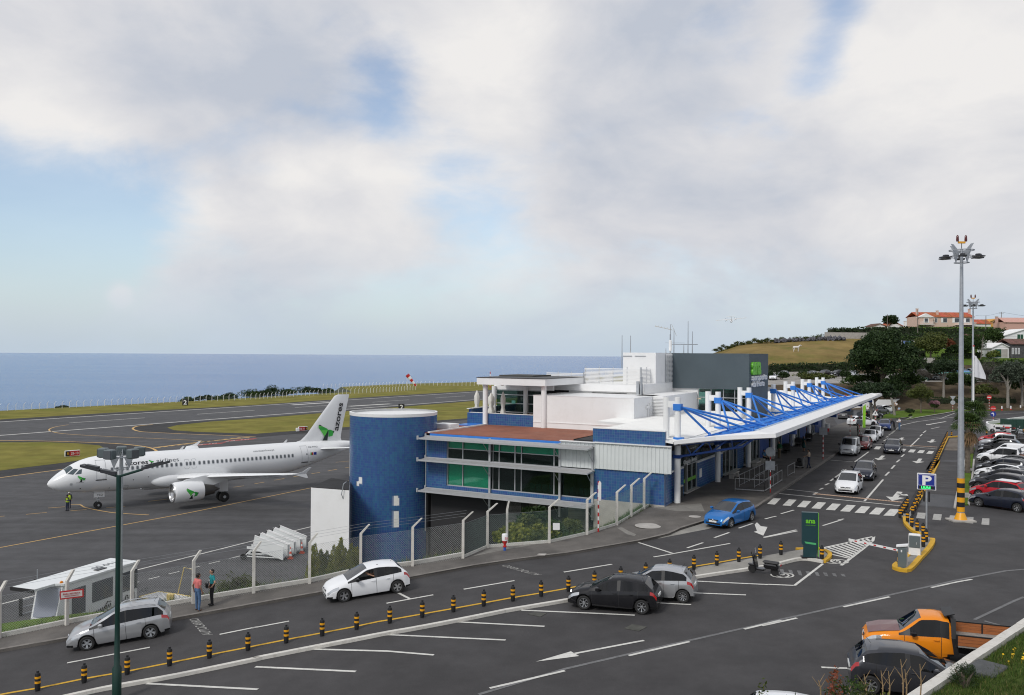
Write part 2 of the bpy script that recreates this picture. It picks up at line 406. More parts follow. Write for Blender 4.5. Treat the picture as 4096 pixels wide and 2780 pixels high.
# ground sheets
def clip_half(poly,val,lo):
 out=[]
 for i in range(len(poly)):
  p,q=poly[i],poly[(i+1)%len(poly)];a,b=val(p),val(q)
  if lo(a):out.append(p)
  if lo(a)!=lo(b):
   t=lo.t(a,b);out.append((p[0]+(q[0]-p[0])*t,p[1]+(q[1]-p[1])*t))
 return out
class Above:
 def __init__(s,k):s.k=k
 def __call__(s,a):return a>=s.k
 def t(s,a,b):return(s.k-a)/(b-a)
class Below(Above):
 def __call__(s,a):return a<=s.k
QB=[a for a,b in ZQ]
def street_sheet(name,poly,dz,m,skirt=None,kind='structure',parent=None,mb=None,thick=None):
 """a sheet that follows the sloping street dz above it; skirt closes its edges downwards"""
 own=mb is None;mb=mb or MB()
 poly=[(p[0],p[1])for p in poly]
 tri=geometry.tessellate_polygon([[Vector((p[0],p[1],0))for p in poly]])
 for t in tri:
  tp=[poly[i]for i in t]
  qs=[qof(*p)for p in tp];q0,q1=min(qs),max(qs)
  cuts=[q0-1]+[k for k in QB if q0<k<q1]+[q1+1]
  for a,b in zip(cuts,cuts[1:]):
   c=clip_half(tp,lambda p:qof(*p),Above(a));c=clip_half(c,lambda p:qof(*p),Below(b))if len(c)>2 else[]
   if len(c)>2:mb.add([(p[0],p[1],zr(*p)+dz)for p in c],[tuple(range(len(c)))])
 if skirt:
  for i in range(len(poly)):
   p,q=poly[i],poly[(i+1)%len(poly)];n=max(1,int(math.dist(p,q)/3))
   for k in range(n):
    a=(p[0]+(q[0]-p[0])*k/n,p[1]+(q[1]-p[1])*k/n);b=(p[0]+(q[0]-p[0])*(k+1)/n,p[1]+(q[1]-p[1])*(k+1)/n)
    za,zb=zr(*a)+dz,zr(*b)+dz
    mb.add([(*a,za),(*b,zb),(*b,zb-skirt),(*a,za-skirt)],[(0,1,2,3)])
 if own:return mb.obj(name,m,parent,kind=kind)
 return mb
def flat_sheet(name,poly,z,m,kind='structure',mb=None,parent=None):
 own=mb is None;mb=mb or MB()
 P=[Vector((p[0],p[1],z))for p in poly]
 for t in geometry.tessellate_polygon([P]):mb.add([P[i]for i in t],[(0,1,2)])
 return mb.obj(name,m,parent,kind=kind)if own else mb
def ribbon(pts,width,closed=False):
 """polygon outline of a painted line of the given width through 2-D points"""
 pts=[Vector((p[0],p[1]))for p in pts];L,Rr=[],[]
 for i,p in enumerate(pts):
  d=(pts[min(i+1,len(pts)-1)]-pts[max(i-1,0)]).normalized();n=Vector((-d.y,d.x))*width/2
  L.append(p+n);Rr.append(p-n)
 return L,Rr
def street_line(mb,pts,width,dz):
 L,Rr=ribbon(pts,width)
 for i in range(len(L)-1):street_sheet('',[L[i],L[i+1],Rr[i+1],Rr[i]],dz,None,mb=mb)
def flat_line(mb,pts,width,z):
 L,Rr=ribbon(pts,width)
 for i in range(len(L)-1):mb.add([(*L[i],z),(*L[i+1],z),(*Rr[i+1],z),(*Rr[i],z)],[(0,1,2,3)])
def smooth_path(pts,n=6):
 P=[Vector(p)for p in pts];out=[]
 for i in range(len(P)-1):
  p0,p1,p2,p3=P[max(i-1,0)],P[i],P[i+1],P[min(i+2,len(P)-1)]
  for k in range(n):
   t=k/n
   out.append(.5*((2*p1)+(p2-p0)*t+(2*p0-5*p1+4*p2-p3)*t*t+(3*p1-p0-3*p2+p3)*t**3))
 out.append(P[-1]);return out
g2=lambda f,*pts:[GZ(*f(*p),0).to_2d()for p in pts]
s2=lambda f,*pts:[G(*f(*p)).to_2d()for p in pts]
sm=bpy.data.materials.new('sea_water');t,b=nodes(sm)
b.inputs['Base Color'].default_value=(.012,.05,.12,1);b.inputs['Roughness'].default_value=.16;b.inputs['IOR'].default_value=1.33
tcn=t.nodes.new('ShaderNodeTexCoord')
def sea_noise(sc,rot,scale,d):
 mp=t.nodes.new('ShaderNodeMapping');t.links.new(tcn.outputs['Object'],mp.inputs[0]);mp.inputs['Scale'].default_value=sc;mp.inputs['Rotation'].default_value=(0,0,rot)
 n=t.nodes.new('ShaderNodeTexNoise');t.links.new(mp.outputs[0],n.inputs['Vector']);n.inputs['Scale'].default_value=scale;n.inputs['Detail'].default_value=d;n.inputs['Roughness'].default_value=.62
 return n.outputs['Fac']
w1=sea_noise((1,2.2,1),.3,.09,8);w2=sea_noise((.25,1,1),.1,.0035,6)
ad=t.nodes.new('ShaderNodeMath');ad.operation='MULTIPLY_ADD';t.links.new(w2,ad.inputs[0]);ad.inputs[1].default_value=2.0;t.links.new(w1,ad.inputs[2])
bn=t.nodes.new('ShaderNodeBump');bn.inputs['Strength'].default_value=1.0;bn.inputs['Distance'].default_value=6.0
t.links.new(ad.outputs[0],bn.inputs['Height']);t.links.new(bn.outputs[0],b.inputs['Normal'])
cm=t.nodes.new('ShaderNodeMix');cm.data_type='RGBA';cm.inputs[6].default_value=(.05,.165,.40,1);cm.inputs[7].default_value=(.09,.21,.43,1)
mrn=t.nodes.new('ShaderNodeMapRange');t.links.new(w2,mrn.inputs[0]);mrn.inputs[1].default_value=.35;mrn.inputs[2].default_value=.68
t.links.new(mrn.outputs[0],cm.inputs[0]);t.links.new(cm.outputs[2],b.inputs['Base Color'])
ZSEA=-42
mb=MB()
ns=96;RS=(CZ-ZSEA)*FPX/11.0
for rr in((60,700),(700,3000),(3000,RS)):
 for k in range(ns):
  a0,a1=2*math.pi*k/ns,2*math.pi*(k+1)/ns
  mb.add([(rr[0]*math.cos(a0),rr[0]*math.sin(a0),ZSEA),(rr[0]*math.cos(a1),rr[0]*math.sin(a1),ZSEA),(rr[1]*math.cos(a1),rr[1]*math.sin(a1),ZSEA),(rr[1]*math.cos(a0),rr[1]*math.sin(a0),ZSEA)],[(0,1,2,3)])
mb.obj('sea',sm,kind='structure')
M_GRASSF=mat('dry_airfield_grass',(.19,.172,.042),.95,var=.3,scale=.16,dirt=((.125,.155,.022),.8,.05),bump=.6,bscale=2.2,stretch=((1,1,1),0))
M_PAST=mat('dry_pasture',(.22,.16,.062),.95,var=.3,scale=.12,dirt=((.10,.12,.025),.95,.09),bump=.7,bscale=1.6)
M_LAWN=mat('green_lawn',(.085,.14,.02),.95,var=.28,scale=.5,dirt=((.13,.13,.04),.5,.4),bump=.6,bscale=7)
M_SOIL=mat('bank_soil',(.085,.065,.042),.95,var=.4,scale=.5,bump=.5,bscale=5)
M_CLIFF=mat('cliff_scrub',(.05,.06,.03),.95,var=.4,scale=.2,bump=.5,bscale=2)
edge=[AB(-420,245),AB(60,229),AB(160,222),AB(236,223),AB(275,262),AB(330,262),AB(420,232),AB(800,225)]
flat_sheet('apron',[AB(-420,-12),AB(-8,-12),AB(26,-12),AB(800,-12)]+edge[::-1],0.0,A_APRON)
mb=MB()
for p,q in zip(edge,edge[1:]):
 o1,o2=p+VA*26,q+VA*26
 mb.add([(*p,0),(*q,0),(*o2,-14),(*o1,-14)],[(0,1,2,3)])
 o3,o4=p+VA*40,q+VA*40
 mb.add([(*o1,-14),(*o2,-14),(*o4,-46),(*o3,-46)],[(0,1,2,3)])
mb.obj('cliff',M_CLIFF,kind='structure')
flat_sheet('runway',[AB(-420,157+15),AB(-420,192+13),AB(60,190),AB(300,179.5),AB(800,157),AB(800,125),AB(300,143.5),AB(60,155)],.006,A_RWY)
flat_sheet('cinder_verge',[AB(-420,203),AB(-420,208),AB(60,197.5),AB(146,189),AB(300,183.5),AB(800,162),AB(800,157),AB(300,179.6),AB(60,190.1)],.010,A_DARK)
isl=g2(Q1,(2307,655),(1700,690),(1450,705),(1240,722),(1205,752),(1290,782),(1500,790),(1900,805),(2307,832))+g2(Q4,(830,830),(830,560))
isl_far=[AB(300,143),AB(800,124),AB(800,60),AB(300,78),AB(140,100)]
flat_sheet('cinder_ground',isl[:9]+[AB(150,95)]+[AB(220,80),AB(800,60),AB(800,124),AB(300,142.5)],.008,A_DARK)
mg=MB()
far_grass=g2(Q1,(-300,700),(0,672),(1000,610),(2307,540))+g2(Q4,(1000,470))+[AB(300,184),AB(800,163)]+edge[::-1][:-1]+[AB(-40,234),AB(-40,205)]
flat_sheet('',far_grass,.02,None,mb=mg)
gi=g2(Q1,(2307,662),(1900,690),(1600,722),(1510,745),(1570,768),(1750,782),(2000,790),(2307,800))+[AB(150,98),AB(220,84),AB(800,64),AB(800,121),AB(300,138)]
flat_sheet('',gi,.02,None,mb=mg)
lg_out=g2(Q1,(-500,905),(0,866),(470,862),(800,872),(1100,890),(1290,912),(1400,940),(1380,990),(1100,1030),(600,1108),(0,1190),(-500,1260))
flat_sheet('cinder_bed',lg_out,.009,A_DARK)
flat_sheet('',g2(Q1,(-500,915),(0,877),(420,876),(700,886),(900,905),(985,950),(900,1010),(600,1058),(0,1132),(-500,1195)),.022,None,mb=mg)
mg.obj('airfield_grass',M_GRASSF,kind='structure')
mb=MB()
flat_line(mb,[AB(-420,205-2),AB(63,189.3),AB(276,179.3),AB(600,163)],.9,.012)
flat_line(mb,[AB(-420,181),AB(44,156.4),AB(111,153.1),AB(220,146.3),AB(600,128)],.9,.012)
for k in range(-6,16):
 a0=54-20+k*36.5;f=lambda a:173.9-(a-54)*.051
 flat_line(mb,[AB(a0,f(a0)),AB(a0+20.3,f(a0+20.3))],.5,.012)
for(x0,y0,x1,y1)in[(325,540,690,517),(840,552,1210,530)]:
 p,q=g2(Q4,(x0,y0),(x1,y1));flat_line(mb,[p,q],2.2,.012)
mb.obj('runway_marking',M_ROADW,kind='structure')
mb=MB();YA=lambda f,w,*pts:flat_line(mb,smooth_path(g2(f,*pts),5),w,.012)
YA(Q1,.3,(620,718),(500,738),(445,762),(480,783),(620,803),(1000,825),(1400,842),(1820,862))
YA(Q1,.45,(1380,716),(1240,732),(1200,755),(1260,778),(1400,788),(1700,802),(2050,815),(2307,828))
YA(Q1,.5,(-300,865),(0,860),(480,867),(980,884),(1230,905),(1370,930),(1420,962))
YA(Q1,.35,(-300,1240),(0,1196),(300,1155),(570,1120))
YA(Q1,.3,(-700,1735),(0,1633),(1300,1577+0))if False else None
YA(Q1,.7,(1390,925),(1650,893),(2000,855),(2250,832))
for x,y in[(1420+60*i,920-7.6*i)for i in range(13)]:flat_line(mb,g2(Q1,(x,y+6),(x+30,y+2)),.5,.012)
flat_line(mb,[GZ(-420,2272,0).to_2d(),GZ(0,2190,0).to_2d(),GZ(760,2050,0).to_2d(),GZ(1300,1940,0).to_2d(),GZ(2200,1778,0).to_2d()],.2,.012)
flat_line(mb,smooth_path(g2(Q1,(640,1437),(725,1438),(770,1462),(900,1490),(1060,1513),(1345,1530)),4),.2,.012)
for x0,y0,x1,y1 in[(240,1525,427,1508),(440,1468,590,1457),(640,1493,785,1482),(960,1466,1133,1452),(-60,1550,50,1540),(1340,1408,1540,1385),(2105,1281,2202,1268)]:
 flat_line(mb,g2(Q1,(x0,y0),(x1,y1)),.16,.012)
for x0,y0,x1,y1 in[(-10,1250,78,1235),(167,1218,258,1203),(338,1188,428,1172),(500,1160,580,1147),(650,1134,733,1119),(800,1108,850,1100),(720,1056,840,1046)]:
 flat_line(mb,g2(Q4,(x0,y0),(x1,y1)),.16,.012)
mb.obj('apron_yellow_marking',M_YELA,kind='structure')
mb=MB()
flat_line(mb,[GZ(-300,2494,0).to_2d(),GZ(0,2417,0).to_2d(),GZ(1024,2160,0).to_2d(),GZ(1246,2106,0).to_2d(),GZ(1500,2043,0).to_2d()],.2,.012)
for i in range(9):
 x0,y0=1350-168*i*1.08,521+43*i*1.08
 flat_line(mb,g2(Q2,(x0+1000-100,y0-222),(x0+1000,y0-246)),.14,.012)
flat_line(mb,[Vector((p.x,p.y))for p in(GZ(*Q3(330,190),0),GZ(*Q3(465,150),0))],.15,.012)
mb.obj('apron_white_marking',M_ROADW,kind='structure')
mb=MB()
for(x,y,wd)in[(1880,893,220),(2170,855,210)]:
 p0,p1,p2,p3=g2(Q1,(x-wd*.75,y+18),(x+wd*.55,y-5),(x+wd*.75,y-17),(x-wd*.5,y+4));flat_sheet('',[p0,p1,p2,p3],.011,None,mb=mb)
mb.obj('holding_sign_red',paint_mark('apron_paint_red',(.35,.06,.05),.5),kind='structure')
for(x,y)in[(1840,897),(2130,861)]:
 o,xe,ye=[Vector((*p,.016))for p in g2(Q1,(x-110,y+13),(x+130,y-12),(x-70,y-4))]
 text('holding_lettering','28-10',1.9,M_ROADW,None,o,xe-o,(ye-o),width=(xe-o).length*.9,extrude=0)['kind']='structure'
# street
FENCE=s2(Q2,(-500,1180),(0,1083),(610,955),(1200,845),(1750,752),(2290,662))+s2(Q3,(500,580),(940,480),(1410,425),(1870,343))
FENCE2=s2(Z5,(872,1437),(1570,1385),(1995,1288))+s2(Z6,(300,1185),(460,1095),(605,1003),(680,965))
WCOR=AB(0,0)
back=FENCE+FENCE2+[AB(-.25,.9),AB(-.25,0),AB(72,0),AB(72,22)]
far=[AB(122,6),AB(150,-6),Vector((95,195)),Vector((200,195)),Vector((200,20)),Vector((60,18)),Vector((-45,12)),Vector((-90,18))]
street_sheet('street',back+far,0.0,A_ROAD,skirt=7.2)
kerb=s2(Q2,(-500,1288),(0,1190),(600,1085),(1510,915),(2307,772))+s2(Q3,(600,665),(1340,541),(1940,430),(2307,375))+s2(Q6,(500,312),(1130,203),(1400,140))+s2(Z6,(1000,1240),(1290,1150),(1560,1070),(1850,1005),(2030,905))+[AB(10,-5.85)]
pave=[kerb[0]+Vector((-1,3))]+FENCE[1:]+FENCE2+[AB(-.3,.9),AB(-.3,.02),AB(70,.02),AB(86,-.6),AB(86,-5.85)]
street_sheet('pavement',kerb+pave[::-1],.13,A_PAVE,skirt=.14)
mb=MB()
street_line(mb,[p+Vector((.04,.12))for p in kerb[:-2]]+[AB(12,-5.75),AB(40,-5.75),AB(86,-5.75)],.22,.136)
mb.obj('kerb',mat('weathered_kerb',(.17,.155,.14),.9,var=.3,scale=2,dirt=((.32,.3,.27),.6,3)),kind='structure')
street_sheet('gutter_slab',s2(Z6,(760,1335),(1000,1245),(1290,1155),(1430,1190),(1330,1225)),.005,A_PALE)
mb=MB();street_sheet('',s2(Z6,(690,1005),(1250,960),(1290,1050),(960,1045)),.136,None,mb=mb);street_sheet('',s2(Z6,(300,1235),(350,1225),(430,1270),(520,1310),(500,1330),(420,1310)),.136,None,mb=mb)
street_sheet('',s2(Z5,(700,1560),(1010,1430),(1560,1395),(1330,1440),(1000,1500)),.136,None,mb=mb)
mb.obj('pale_paving',mat('pale_paving',(.21,.2,.18),.9,var=.2,scale=1.5,dirt=((.1,.095,.085),.6,2)),kind='structure')
def ellipse(c,rx,ry,n=20):return[(c[0]+rx*math.cos(2*math.pi*k/n),c[1]+ry*math.sin(2*math.pi*k/n))for k in range(n)]
for k,(px,m_)in enumerate([(Z6(655,1190),M_CONC),(Z6(1178,1086),M_CONC)]):
 c=G(*px,.14);r_=.85 if k==0 else .4
 tag(MB().lathe([(r_,0),(r_,.012),(r_-.05,.02)],24,(c.x,c.y,c.z)).obj('manhole_cover',m_),'large round concrete manhole cover in the pavement near the bend' if k==0 else 'small round manhole cover in the pavement near the blue hatchback','manhole cover')
for lab,f,q,dz in[('square iron drain cover in the asphalt beside the painted parking arrow',Q6,[(1010,972),(1080,935),(1215,958),(1140,998)],0),('square drain cover in the asphalt beside the black parked hatchback',Q6,[(140,845),(200,828),(315,838),(255,868)],0),('pale square inspection cover in the pavement below the tiled wall',Z5,[(1432,1512),(1452,1503),(1538,1503),(1516,1524)],.13)]:
 mb=MB();P=[G(*f(*p),dz+.006)for p in q];mb.slab(P,(0,0,.012));tag(mb.obj('drain_cover',M_CONC if dz else mat('iron_cover',(.07,.07,.06),.8,var=.3,scale=3)),lab,'drain cover')
YL=s2(Q2,(-400,1668),(110,1570),(380,1525),(770,1444),(1155,1378),(1535,1302),(1893,1230),(2240,1162))+s2(Q3,(277,1093),(600,1032),(910,972),(1208,914),(1500,862),(1780,812),(2053,762),(2290,718))+s2(Q6,(262,672),(508,628),(742,582),(978,540),(1203,500),(1418,470),(1637,432),(1843,398),(2041,362),(2232,330))+s2(Q8,(113,298),(330,275))
WL=s2(Q2,(-400,1830),(720,1575),(1060,1505),(1600,1408),(2307,1262))+s2(Q3,(0,1258),(550,1150),(1200,1025),(1800,915),(2200,835))+s2(Q6,(0,815),(550,722),(1100,620),(1660,520),(2130,450))+s2(Q8,(0,420),(90,402))
isle=YL+s2(Q8,(430,272),(520,290),(556,318),(540,350),(495,385),(310,358))+WL[::-1]
street_sheet('traffic_island',isle,.09,A_ROAD,skirt=.1)
street_sheet('island_paving',s2(Q6,(1640,445),(2041,377),(2300,330))+s2(Q8,(300,278),(420,275),(500,292),(535,320),(488,372),(305,348),(0,405))+s2(Q6,(2130,440),(1660,508)),.096,A_PALE)
mb=MB();street_line(mb,YL[:26],.16,.1);mb.obj('island_yellow_line',M_YEL,kind='structure')
def kerbstone(name,pts,wd,h,m,label=None):
 """kerb made of single stones butted end to end along a path"""
 path=smooth_path([Vector((p[0],p[1]))for p in pts],4);acc,k=[path[0]],0
 host=thing(name,label,'kerb',(path[0].x,path[0].y,zr(*path[0])))if label else None
 seg=[path[0]];d=0
 for p,q in zip(path,path[1:]):
  d+=(q-p).length;seg.append(q)
  if d>1.0 or q is path[-1]:
   L,Rr=ribbon(seg,wd);b=MB()
   for i in range(len(L)-1):
    v=[]
    for P in(L[i],L[i+1],Rr[i+1],Rr[i]):
     z=zr(P.x,P.y);v+=[(P.x,P.y,z-.05),(P.x,P.y,z+h)]
    b.add(v,[(1,3,5,7),(0,1,3,2),(4,5,7,6),(0,6,7,1),(2,3,5,4)])
   o=b.obj('kerbstone',m,host)
   if host:o.location=-host.location
   seg=[q];d=0
 return host
kerbstone('parking_kerb',WL,.2,.13,M_CONCW,'white painted kerb along the heads of the angled parking bays')
kerbstone('island_kerb',s2(Q8,(250,272),(330,271),(430,268),(510,285),(552,315),(545,345),(497,384)),.22,.14,M_YEL,'yellow kerb round the tip of the island under the green totem')
kerbstone('island_kerb',s2(Q8,(497,384),(300,358),(90,404)),.2,.14,M_CONCW,'short white kerb beside the parked scooter')
bi=s2(ZP,(470,1465),(325,1440),(322,1405),(362,1372),(470,1290),(640,1130),(662,1060),(640,985),(560,945),(500,895),(455,830),(455,770),(545,665),(555,690),(535,760),(560,870),(650,940),(760,1030),(815,1055),(805,1110),(700,1240),(520,1430))
street_sheet('barrier_island',bi,.1,A_PALE,skirt=.12)
mb=MB();street_line(mb,s2(ZP,(500,705),(670,410),(850,30))+s2(Z3b,(660,1420),(940,880)),.7,.08);mb.obj('bollard_strip',A_DARK,kind='structure')
kerbstone('barrier_kerb',s2(ZP,(812,1052),(815,1090),(770,1170),(660,1290),(500,1455),(340,1440),(322,1408),(362,1372)),.26,.15,M_YEL,'yellow kerb round the near end of the barrier island')
kerbstone('barrier_kerb',s2(ZP,(470,1292),(640,1135),(664,1060),(640,985),(560,945),(500,895),(455,830),(448,765)),.22,.15,M_YEL,'yellow curved kerb under the parking sign')
kerbstone('barrier_kerb',s2(ZP,(548,668),(720,380),(895,20))+s2(Z3b,(700,1400),(945,890)),.3,.15,M_YEL,'long yellow kerb under the dense row of striped bollards')
kerbstone('barrier_kerb',s2(Z3b,(945,885),(985,872),(1120,862),(1260,855)),.3,.15,M_YEL,'yellow kerb across the head of the wooden planked lane')
# street paint
mb=MB();SL=lambda f,w,*pts:street_line(mb,s2(f,*pts),w,.012)
for f,a in[(Q2,(615,1283,1358,1143)),(Q2,(1985,1027,2320,960)),(Q3,(-30,970,303,908)),(Q3,(1178,748,1600,672)),(Q3,(1872,622,2330,544)),(Q6,(467,468,900,397)),(Q6,(1275,332,1962,210)),(Q6,(1127,198,1440,297)),(Q3,(1280,652,1385,706)),(Q6,(1577,250,1720,203)),(Q6,(1822,158,1955,112)),(Q6,(2040,73,2167,30)),(Q6,(2265,155,2560,88)),(Q7,(115,1520,230,1487)),(Q7,(-30,1567,72,1542)),(Q7,(630,1577,680,1566)),(Q8,(-40,158,262,98)),(Q8,(490,50,665,-4)),(Q2,(1330,1468,2330,1520)),(Q3,(0,1318,903,1360)),(Q3,(530,1160,1605,1212)),(Q3,(1195,1030,2250,1078)),(Q3,(1815,915,2600,955)),(Q6,(85,810,1105,855)),(Q6,(1325,745,1612,760)),(Q6,(1650,655,2105,673)),(Q6,(1650,548,2310,580)),(Q8,(0,578,240,588)),(Q6,(-200,1510,475,1353)),(Q6,(1050,1218,1597,1092)),(Q6,(2088,980,2420,900)),(Q8,(-60,950,255,880)),(Q8,(675,780,1090,690)),(Q8,(1465,607,1830,533)),(Q6,(560,1200,1187,1082)),(Q8,(475,1323,735,1333))]:
 SL(f,.14,a[:2],a[2:])
SL(Q8,.14,(235,588),(490,393))
street_sheet('',s2(Q6,(215,1272),(530,1180),(605,1222)),.012,None,mb=mb)
mb.obj('lane_marking',M_ROADW,kind='structure')
mb=MB()
street_line(mb,s2(Q8,(0,914),(250,862),(700,762),(1500,585),(2140,455),(2330,440)),.16,.008);street_line(mb,s2(Q6,(-300,1565),(480,1335),(1600,1080),(2330,915)),.16,.008)
street_line(mb,s2(Q8,(1850,895),(2300,690)),.14,.008);street_line(mb,s2(Q8,(2130,958),(1940,905)),.14,.008)
for i in range(8):street_sheet('',s2(Q8,(100+78*i,440+6*i),(135+78*i,443+6*i),(150+78*i,496+2*i),(118+78*i,490+2*i)),.008,None,mb=mb)
mb.obj('faded_marking',M_ROADWF,kind='structure')
mb=MB();SL(Q7,.2,(95,1338),(1255,1455));SL(Q7,.14,(162,1298),(445,1330));SL(Q7,.2,(410,1348),(440,1327));SL(Q7,.14,(555,1037),(760,1053))
for a in[(560,1225,700,1122),(780,1053,905,962),(865,1408,1035,1212),(1280,915,1360,838),(462,1303,495,1288),(512,1263,545,1247),(1055,1177,1090,1143),(1110,1115,1140,1083),(1155,1057,1185,1033),(1200,1008,1225,985),(1368,822,1388,805),(1395,792,1423,772),(1468,755,1545,739),(1645,718,1730,703),(1060,832,1080,824),(1085,813,1100,806),(1040,866,1062,852),(1105,800,1180,737)]:SL(Q7,.16,a[:2],a[2:])
SL(Q7,.2,(890,892),(1010,897),(1180,906),(1530,938))
street_line(mb,[G(*p).to_2d()for p in(Q7(1110,800),Q7(1200,722),Q7(1350,690),Q7(1560,662),Q7(1730,646))],.16,.012);SL(Q7,.14,(1560,660),(1680,615));SL(Q7,.14,(1210,680),(1340,690));SL(Q7,.14,(1480,650),(1560,658));SL(Q7,.14,(1900,632),(2310,610))
SL(Q7,.14,(1910,682),(2090,662));SL(Q7,.14,(2250,650),(2330,642));SL(Q7,.16,(1690,612),(1750,612));SL(Q7,.14,(1935,610),(2000,627))
def arrow(f,tip,tail,wd=.8,shaft=.3):
 p,q=s2(f,tip,tail);d=(p-q).normalized();n=Vector((-d.y,d.x));h=p-d*min(wd*1.5,(p-q).length*.55)
 street_sheet('',[p,h+n*wd/2,h-n*wd/2],.012,None,mb=mb);street_sheet('',[h+n*shaft/2,q+n*shaft/2,q-n*shaft/2,h-n*shaft/2],.012,None,mb=mb)
for a in[((1180,862),(1212,835)),((1462,880),(1487,852)),((990,1038),(1038,997)),((1338,1066),(1372,1024)),((1425,720),(1600,690))]:arrow(Q7,*a,wd=1.15 if a[0][1]>800 else .9,shaft=.35)
arrow(Q7,(1115,1405),(1185,1322),1.3,.4);arrow(Q7,(1262,1358),(1160,1340),1.1,.35)
street_sheet('',s2(Q6,(2205,20),(2240,55),(2300,62),(2262,140),(2175,105),(2205,98),(2185,40)),.012,None,mb=mb)
mb.obj('road_arrow_and_line',M_ROADW,kind='structure')
mb=MB()
for i in range(9):
 x0,y0=60+130.5*i-(8 if i<1 else 0),1378+12.3*i
 street_sheet('',s2(Q7,(x0-5,y0),(x0+62+2.5*i,y0+5),(x0+8+i*2.5,y0+60+.6*i),(x0-62-.8*i,y0+54+.8*i)),.012,None,mb=mb)
for a in[(905,907),(990,913),(1215,934),(1300,941),(1383,947),(1465,954)]:
 street_sheet('',s2(Q7,(a[0]-18,a[1]),(a[0]+30,a[1]+3),(a[0]+10,a[1]+28),(a[0]-42,a[1]+25)),.012,None,mb=mb)
mb.obj('zebra_crossing',M_ROADW,kind='structure')
mb=MB()
for i in range(5):street_sheet('',s2(ZP,(620+214*i-i*2,688+19*i),(730+208*i,696+18*i),(712+212*i,772+21*i),(600+214*i,762+21*i)),.012,None,mb=mb)
street_sheet('',s2(ZP,(430,665),(470,670),(455,760),(392,742)),.012,None,mb=mb)
mb.obj('worn_zebra_crossing',M_ROADW2,kind='structure')
mb=MB()
for k in range(32):
 p=G(*Q7(430+26.2*k,1341+2.55*k),.01);c=AB(*[0,0]);mb.T=Matrix.Translation(p)@Matrix.Rotation(R(-28.9),4,'Z');mb.box(-.12,.12,-.12,.12,0,.03)
for k in range(22):
 p=G(*Q7(1185+15.6*k,899+.98*k),.01);mb.T=Matrix.Translation(p)@Matrix.Rotation(R(-28.9),4,'Z');mb.box(-.12,.12,-.12,.12,0,.03)
mb.obj('rumble_stud',M_ORK,kind='stuff')
mb=MB();hat=s2(Q8,(430,262),(700,210),(950,145),(945,175),(735,345),(660,330));SLh=lambda w,*p:street_line(mb,s2(Q8,*p),w,.012)
SLh(.16,(425,264),(500,248),(700,205),(860,165),(950,147));SLh(.16,(950,147),(940,185),(850,260),(655,408));SLh(.16,(430,258),(560,305),(735,346))
for i in range(11):
 t=i/10.5;SLh(.2,(495+400*t,252-93*t),(745+185*t,338-150*t))
mb.obj('hatched_marking',M_ROADW,kind='structure')
mb=MB()
for f,(x,y,w_)in[(Q8,(605,372,55)),(Q8,(125,495,34)),(ZR2,(0,0,0))]:
 if not w_:continue
 for sx in(-.62,.62):
  c=s2(f,(x+sx*w_,y))[0];ring=ellipse(c,.42,.42,14);street_line(mb,ring+ring[:1],.09,.012)
 street_line(mb,s2(f,(x-.6*w_,y),(x,y-w_*.25),(x+.25*w_,y),(x,y)),.09,.012);street_line(mb,s2(f,(x+.25*w_,y),(x+.55*w_,y-w_*.3)),.09,.012)
mb.obj('cycle_marking',M_ROADW,kind='structure')
for o_,xe,ye,f in[((1925,1025),(1790,880),(1830,1035),Q2),((272,490),(-40,402),(205,497),Q6)]:
 o,x_,y_=[G(*f(*p),.014)for p in(o_,xe,ye)]
 text('road_lettering','AUTOCARRO',(y_-o).length*1.35,M_ROADW2,None,o,x_-o,y_-o,width=(x_-o).length,extrude=0)['kind']='structure'
street_sheet('dark_lane',s2(ZP,(620,590),(690,485),(900,5),(1140,5),(1110,515),(1100,630)),.006,A_PATCH)
street_sheet('lane_patch',s2(ZP,(800,380),(905,20),(1140,25),(1128,470),(760,440)),.010,A_ROAD)
street_sheet('planked_slab',s2(Z3b,(960,890),(1260,870),(1245,1090),(860,1085)),.010,mat('brown_slab',(.13,.11,.09),.9,var=.3,scale=1))
mb=MB()
for i in range(9):
 y=905+20.5*i;street_sheet('',s2(Z3b,(950-10.5*i,y),(1250,y+3),(1248,y+10),(945-10.5*i,y+9)),.05,None,skirt=.04,mb=mb)
mb.obj('lane_plank',mat('weathered_plank',(.17,.145,.12),.85,var=.3,scale=2),kind='stuff')
mb=MB()
for i in range(9):street_line(mb,s2(ZP,(800-30*i*.6,60+55*i),(1130,75+57*i)),.06,.014)
mb.obj('lane_faded_line',M_ROADWF,kind='structure')
mb=MB();street_sheet('',s2(ZC,(310,520),(410,430),(445,425),(415,560),(400,750),(385,810),(365,1110),(345,1280),(230,1285),(290,740)),.09,None,skirt=.1,mb=mb);mb.obj('grass_strip',M_LAWN,kind='structure')
mb=MB();street_sheet('',s2(ZC,(285,735),(425,735),(420,780),(280,780)),.10,None,mb=mb);street_sheet('',s2(ZC,(275,1108),(370,1108),(355,1182),(265,1182)),.10,None,mb=mb);mb.obj('strip_slab',A_PALE,kind='structure')
kerbstone('strip_kerb',s2(ZC,(350,1278),(372,1110),(412,790),(430,600)),.15,.12,M_CONC,'thin grey kerb between the grass strip and the parked cars')
kerbstone('strip_kerb',s2(ZC,(140,1325),(175,1130),(285,690),(320,520)),.15,.12,M_CONC,'thin grey kerb between the planked lane and the grass strip')
mb=MB();street_sheet('',s2(Z3b,(1480,975),(2150,970),(2180,1000),(2224,1180),(2150,1190),(2120,1010),(1500,1010)),.012,None,mb=mb)
mb.obj('bay_marking',M_ROADW,kind='structure')
street_sheet('yellow_bay_marking',s2(Z3b,(1505,980),(2090,1010),(2180,1030),(2170,1055),(1500,1030)),.016,paint_mark('bay_paint_yellow',(.60,.42,.12),.4))
